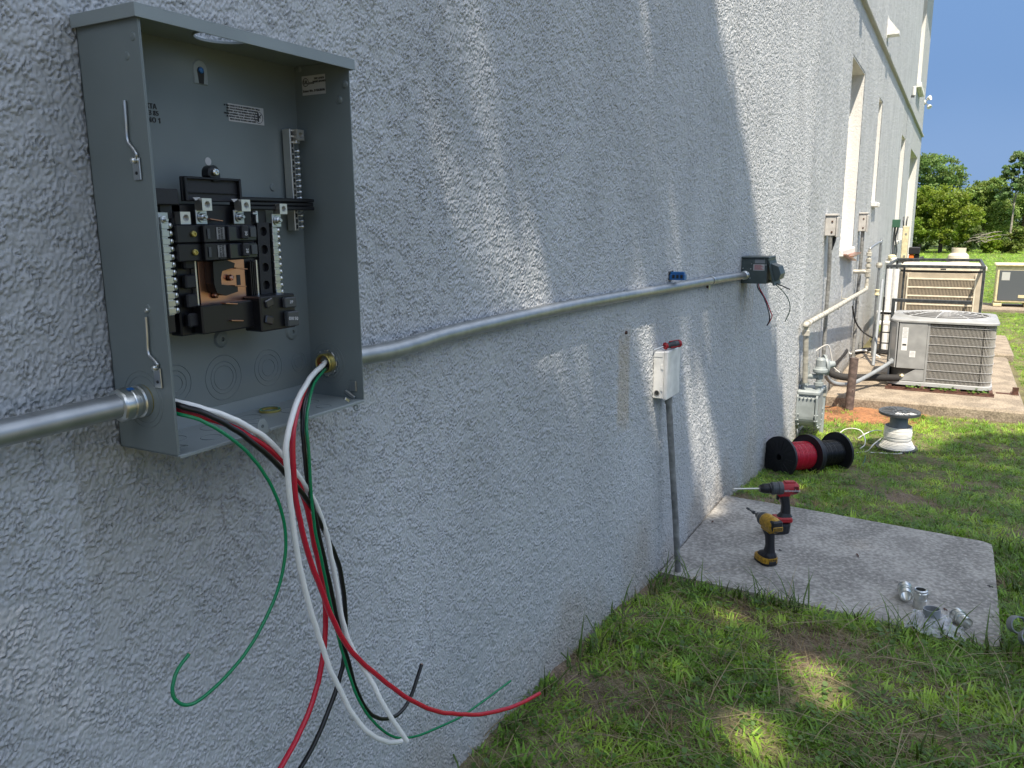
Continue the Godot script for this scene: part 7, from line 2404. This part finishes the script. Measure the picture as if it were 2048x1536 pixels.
func build_trees() -> void:
	var V := func(a, b, c): return Vector3(a, b, c)
	# the light green oak at the left, in front
	tree("oak_tree", "rounded yellow green oak tree against the far corner of the building", Vector3(46.5, 0, 0.3), 21, [[V.call(0, 2.35, 0.0), V.call(1.3, 0.95, 1.2)], [V.call(-0.4, 1.75, 1.0), V.call(1.0, 0.7, 0.75)], [V.call(-0.3, 1.35, -0.8), V.call(1.1, 0.8, 1.1)], [V.call(0, 2.7, -1.0), V.call(1.1, 0.6, 1.1)], [V.call(-0.6, 0.95, 0.4), V.call(0.8, 0.5, 0.9)], [V.call(0.2, 2.5, 0.7), V.call(0.8, 0.55, 0.6)], [V.call(0.3, 1.9, -2.2), V.call(1.2, 1.2, 1.2)]], 24000, 0.065, Color(0.2, 0.28, 0.03), 0.11)
	tree("dark_tree", "tall mid green tree rising behind the rounded oak", Vector3(52.5, 0, -0.9), 22, [[V.call(0, 4.4, 0.2), V.call(1.4, 0.95, 1.1)], [V.call(0, 4.1, 1.3), V.call(1.1, 0.9, 0.7)], [V.call(0, 4.6, -1.0), V.call(1.2, 0.8, 1.2)], [V.call(0, 2.8, 0.8), V.call(1.4, 1.4, 1.6)], [V.call(0, 4.4, -2.8), V.call(1.4, 1.0, 1.4)]], 16000, 0.075, Color(0.175, 0.27, 0.07), 0.16)
	tree("dark_tree", "feathery mid height tree in the middle of the treeline", Vector3(53.0, 0, 2.3), 23, [[V.call(0, 3.1, 0), V.call(1.0, 0.9, 0.7)], [V.call(0, 3.5, 0.5), V.call(0.8, 0.55, 0.5)], [V.call(0, 2.2, -0.6), V.call(1.1, 1.1, 0.9)], [V.call(-0.3, 1.9, 0.7), V.call(1.0, 1.0, 0.8)], [V.call(-0.2, 3.1, -0.6), V.call(0.8, 0.6, 0.5)]], 14000, 0.07, Color(0.21, 0.3, 0.07), 0.12)
	tree("slender_tree", "tall open tree with a thin pale trunk at the right edge", Vector3(50.5, 0, 3.45), 24, [[V.call(0, 4.7, 0.1), V.call(0.6, 0.45, 0.45)], [V.call(0, 4.1, -0.35), V.call(0.7, 0.35, 0.4)], [V.call(0, 3.5, 0.3), V.call(0.8, 0.4, 0.5)], [V.call(0, 4.3, 0.6), V.call(0.7, 0.4, 0.45)], [V.call(0, 3.0, -0.5), V.call(0.7, 0.35, 0.4)]], 7500, 0.075, Color(0.18, 0.27, 0.1), 0.07, true)
	tree("dark_tree", "dense tree filling the treeline behind the slender pale trunked one", Vector3(55.5, 0, 4.3), 25, [[V.call(0, 2.6, 0), V.call(1.4, 1.1, 1.1)], [V.call(0, 3.4, 0.9), V.call(1.1, 0.9, 0.9)], [V.call(0, 1.6, -1.2), V.call(1.2, 1.2, 1.0)], [V.call(0, 1.3, 1.2), V.call(1.2, 1.1, 1.2)]], 13000, 0.075, Color(0.185, 0.28, 0.06), 0.16)
	var k := 26
	for b in [["yellow green bush at the foot of the trees in the middle of the treeline", Vector3(46.6, 0, 2.5), [[V.call(0, 0.4, 0), V.call(0.5, 0.4, 0.5)], [V.call(0.1, 0.75, 0.15), V.call(0.35, 0.3, 0.3)]], Color(0.2, 0.29, 0.02)], ["olive bush at the right edge of the frame below the pale trunk", Vector3(46.8, 0, 3.4), [[V.call(0, 0.45, 0), V.call(0.6, 0.5, 0.6)], [V.call(0.1, 0.95, 0.35), V.call(0.5, 0.4, 0.5)]], Color(0.17, 0.22, 0.04)], ["dark bush in the shade under the right side of the oak", Vector3(48.4, 0, 1.3), [[V.call(0, 0.5, 0), V.call(0.7, 0.6, 0.7)], [V.call(0.3, 0.95, 0.4), V.call(0.7, 0.5, 0.6)]], Color(0.12, 0.18, 0.04)], ["dark bush low behind the oak by the building corner", Vector3(48.6, 0, -0.9), [[V.call(0, 0.5, 0), V.call(0.7, 0.6, 1.0)], [V.call(0.3, 0.7, -1.4), V.call(0.7, 0.7, 1.1)]], Color(0.11, 0.16, 0.035)], ["grey green bush beyond the right edge of the lawn", Vector3(48.5, 0, 5.1), [[V.call(0, 0.6, 0), V.call(0.8, 0.6, 0.9)], [V.call(0.2, 1.1, 0.6), V.call(0.7, 0.5, 0.7)]], Color(0.15, 0.22, 0.05)]]:
		tree("bush", b[0], b[1], k, b[2], 5000, 0.055, b[3], 0.03, false, "bush", "bushes along the treeline")
		k += 1
	# lower growth that closes the gaps further back
	var o := MeshInstance3D.new()
	var bl := []
	for i in 16:
		bl.append([Vector3(56.5 + (i % 3), 1.1 + 1.1 * (i % 2), -9.0 + i * 1.6), Vector3(1.5, 1.7, 1.7)])
	o.name = numbered("undergrowth")
	o.mesh = crown(61, bl, 36000, 0.1, Color(0.13, 0.2, 0.045))
	o.material_override = M.leaf
	add_child(o)
	tag(o, "far off wood that closes the view behind the single trees", "woodland", "", "stuff")
	var t := thing("dead_branches", "grey dead fallen branches lying before the bushes in the treeline", "branch", Vector3(45.9, 0.75, 1.9))
	var r := RandomNumberGenerator.new()
	r.seed = 77
	for i in 16:
		var st := S()
		var p := Vector3(r.randf_range(-0.3, 0.3), r.randf_range(-0.25, 0.15), r.randf_range(-0.7, 0.4))
		var q := p + Vector3(r.randf_range(-0.2, 0.2), r.randf_range(0.0, 0.25), r.randf_range(0.3, 0.9))
		tube(st, smooth_line([p, p.lerp(q, 0.5) + Vector3(0, r.randf_range(-0.1, 0.1), 0), q], 4), 0.02, 5, 0.006)
		put("twig", st, M.bark_pale, t)
	# more of the treeline to the right, for views from the side
	var src: Node3D = get_node("dark_tree")
	for q in [[Vector3(53, 0, 11.5), "dark tree beyond the right edge of the treeline, first past the slender one"], [Vector3(55, 0, 16.0), "dark tree beyond the right edge of the treeline, second past the slender one"]]:
		var c := again(src, "dark_tree", q[1])
		c.position = q[0]
		c.rotation.y = q[0].z
	# the oak over the photographer that shades the near wall, open where light comes through
	# where the light lands, how wide the gap is, and how open
	holes = [
		[Vector3(2.3010, 2.2952, 0.0000), 0.17, 0.3], [Vector3(2.4042, 2.1188, -0.0000), 0.17, 0.32], [Vector3(2.5221, 1.8607, 0.0000), 0.15, 0.32], [Vector3(2.5823, 1.5875, 0.0000), 0.12, 0.45],
		[Vector3(2.8084, 1.2339, 0.0000), 0.1, 0.95], [Vector3(3.3769, 1.0022, 0.0000), 0.07, 0.85], [Vector3(3.5402, 0.7629, 0.0000), 0.1, 0.95], [Vector3(3.7746, 0.5073, 0.0000), 0.12, 0.95], [Vector3(3.9535, 0.2702, 0.0000), 0.1, 0.85], [Vector3(5.5569, 0.6537, 0.0000), 0.075, 0.8], [Vector3(2.8671, 0.4269, 0.0000), 0.04, 0.6], [Vector3(2.9515, 0.8765, 0.0000), 0.04, 0.5],
		[Vector3(3.8002, 0.2470, 0.0411), 0.07, 0.9], [Vector3(3.5343, 0.2470, 0.0282), 0.03, 0.7], [Vector3(3.1656, 0.2470, 0.7154), 0.02, 0.6],
		[Vector3(2.4683, 0.2800, 0.6890), 0.1, 1.0], [Vector3(2.0308, 0.3000, 0.5978), 0.09, 1.0], [Vector3(2.3262, 0.2800, 0.7387), 0.07, 1.0], [Vector3(2.6407, 0.2800, 0.9219), 0.05, 0.9], [Vector3(2.2441, 0.3000, 0.3042), 0.06, 1.0], [Vector3(2.3613, 0.3000, 1.0777), 0.05, 0.9], [Vector3(4.7227, 0.1500, 0.5724), 0.05, 0.8], [Vector3(5.4263, 0.1000, 1.0170), 0.05, 0.8], [Vector3(2.7236, 0.2600, 0.3585), 0.06, 0.9], [Vector3(2.1982, 0.3000, 0.9598), 0.05, 0.9]]
	var sh := thing("shade_oak", "large oak standing behind the camera whose crown shades the near wall", "tree", Vector3(-5.5, 0.3, 8.5))
	var st := S()
	tube(st, smooth_line([Vector3(-5.5, 0.1, 8.5), Vector3(-5.3, 2.5, 8.2), Vector3(-5.0, 7.0, 7.4), Vector3(-4.6, 10.8, 6.4)], 6), 0.32, 12, 0.12)
	wput("trunk", st, M.bark, sh)
	for e in [Vector3(-2.5, 10.8, 4.0), Vector3(-6.5, 11.0, 4.2), Vector3(-3.0, 11.0, 7.5), Vector3(-7.5, 11.0, 7.0)]:
		st = S()
		tube(st, smooth_line([Vector3(-5.0, 6.6, 7.45), Vector3(-4.9, 8.2, 7.2).lerp(e, 0.3), e], 6), 0.16, 8, 0.03)
		wput("limb", st, M.bark, sh)
	var blobs := []
	r.seed = 12
	for i in 80:
		blobs.append([Vector3(r.randf_range(-7.0, 1.6), r.randf_range(10.2, 12.0), r.randf_range(1.7, 5.6) if i % 4 else r.randf_range(5.0, 8.0)), Vector3(1.6, 0.8, 1.5)])
	wput("crown", crown(91, blobs, 92000, 0.085, Color(0.06, 0.1, 0.02), in_shade), M.leaf, sh)
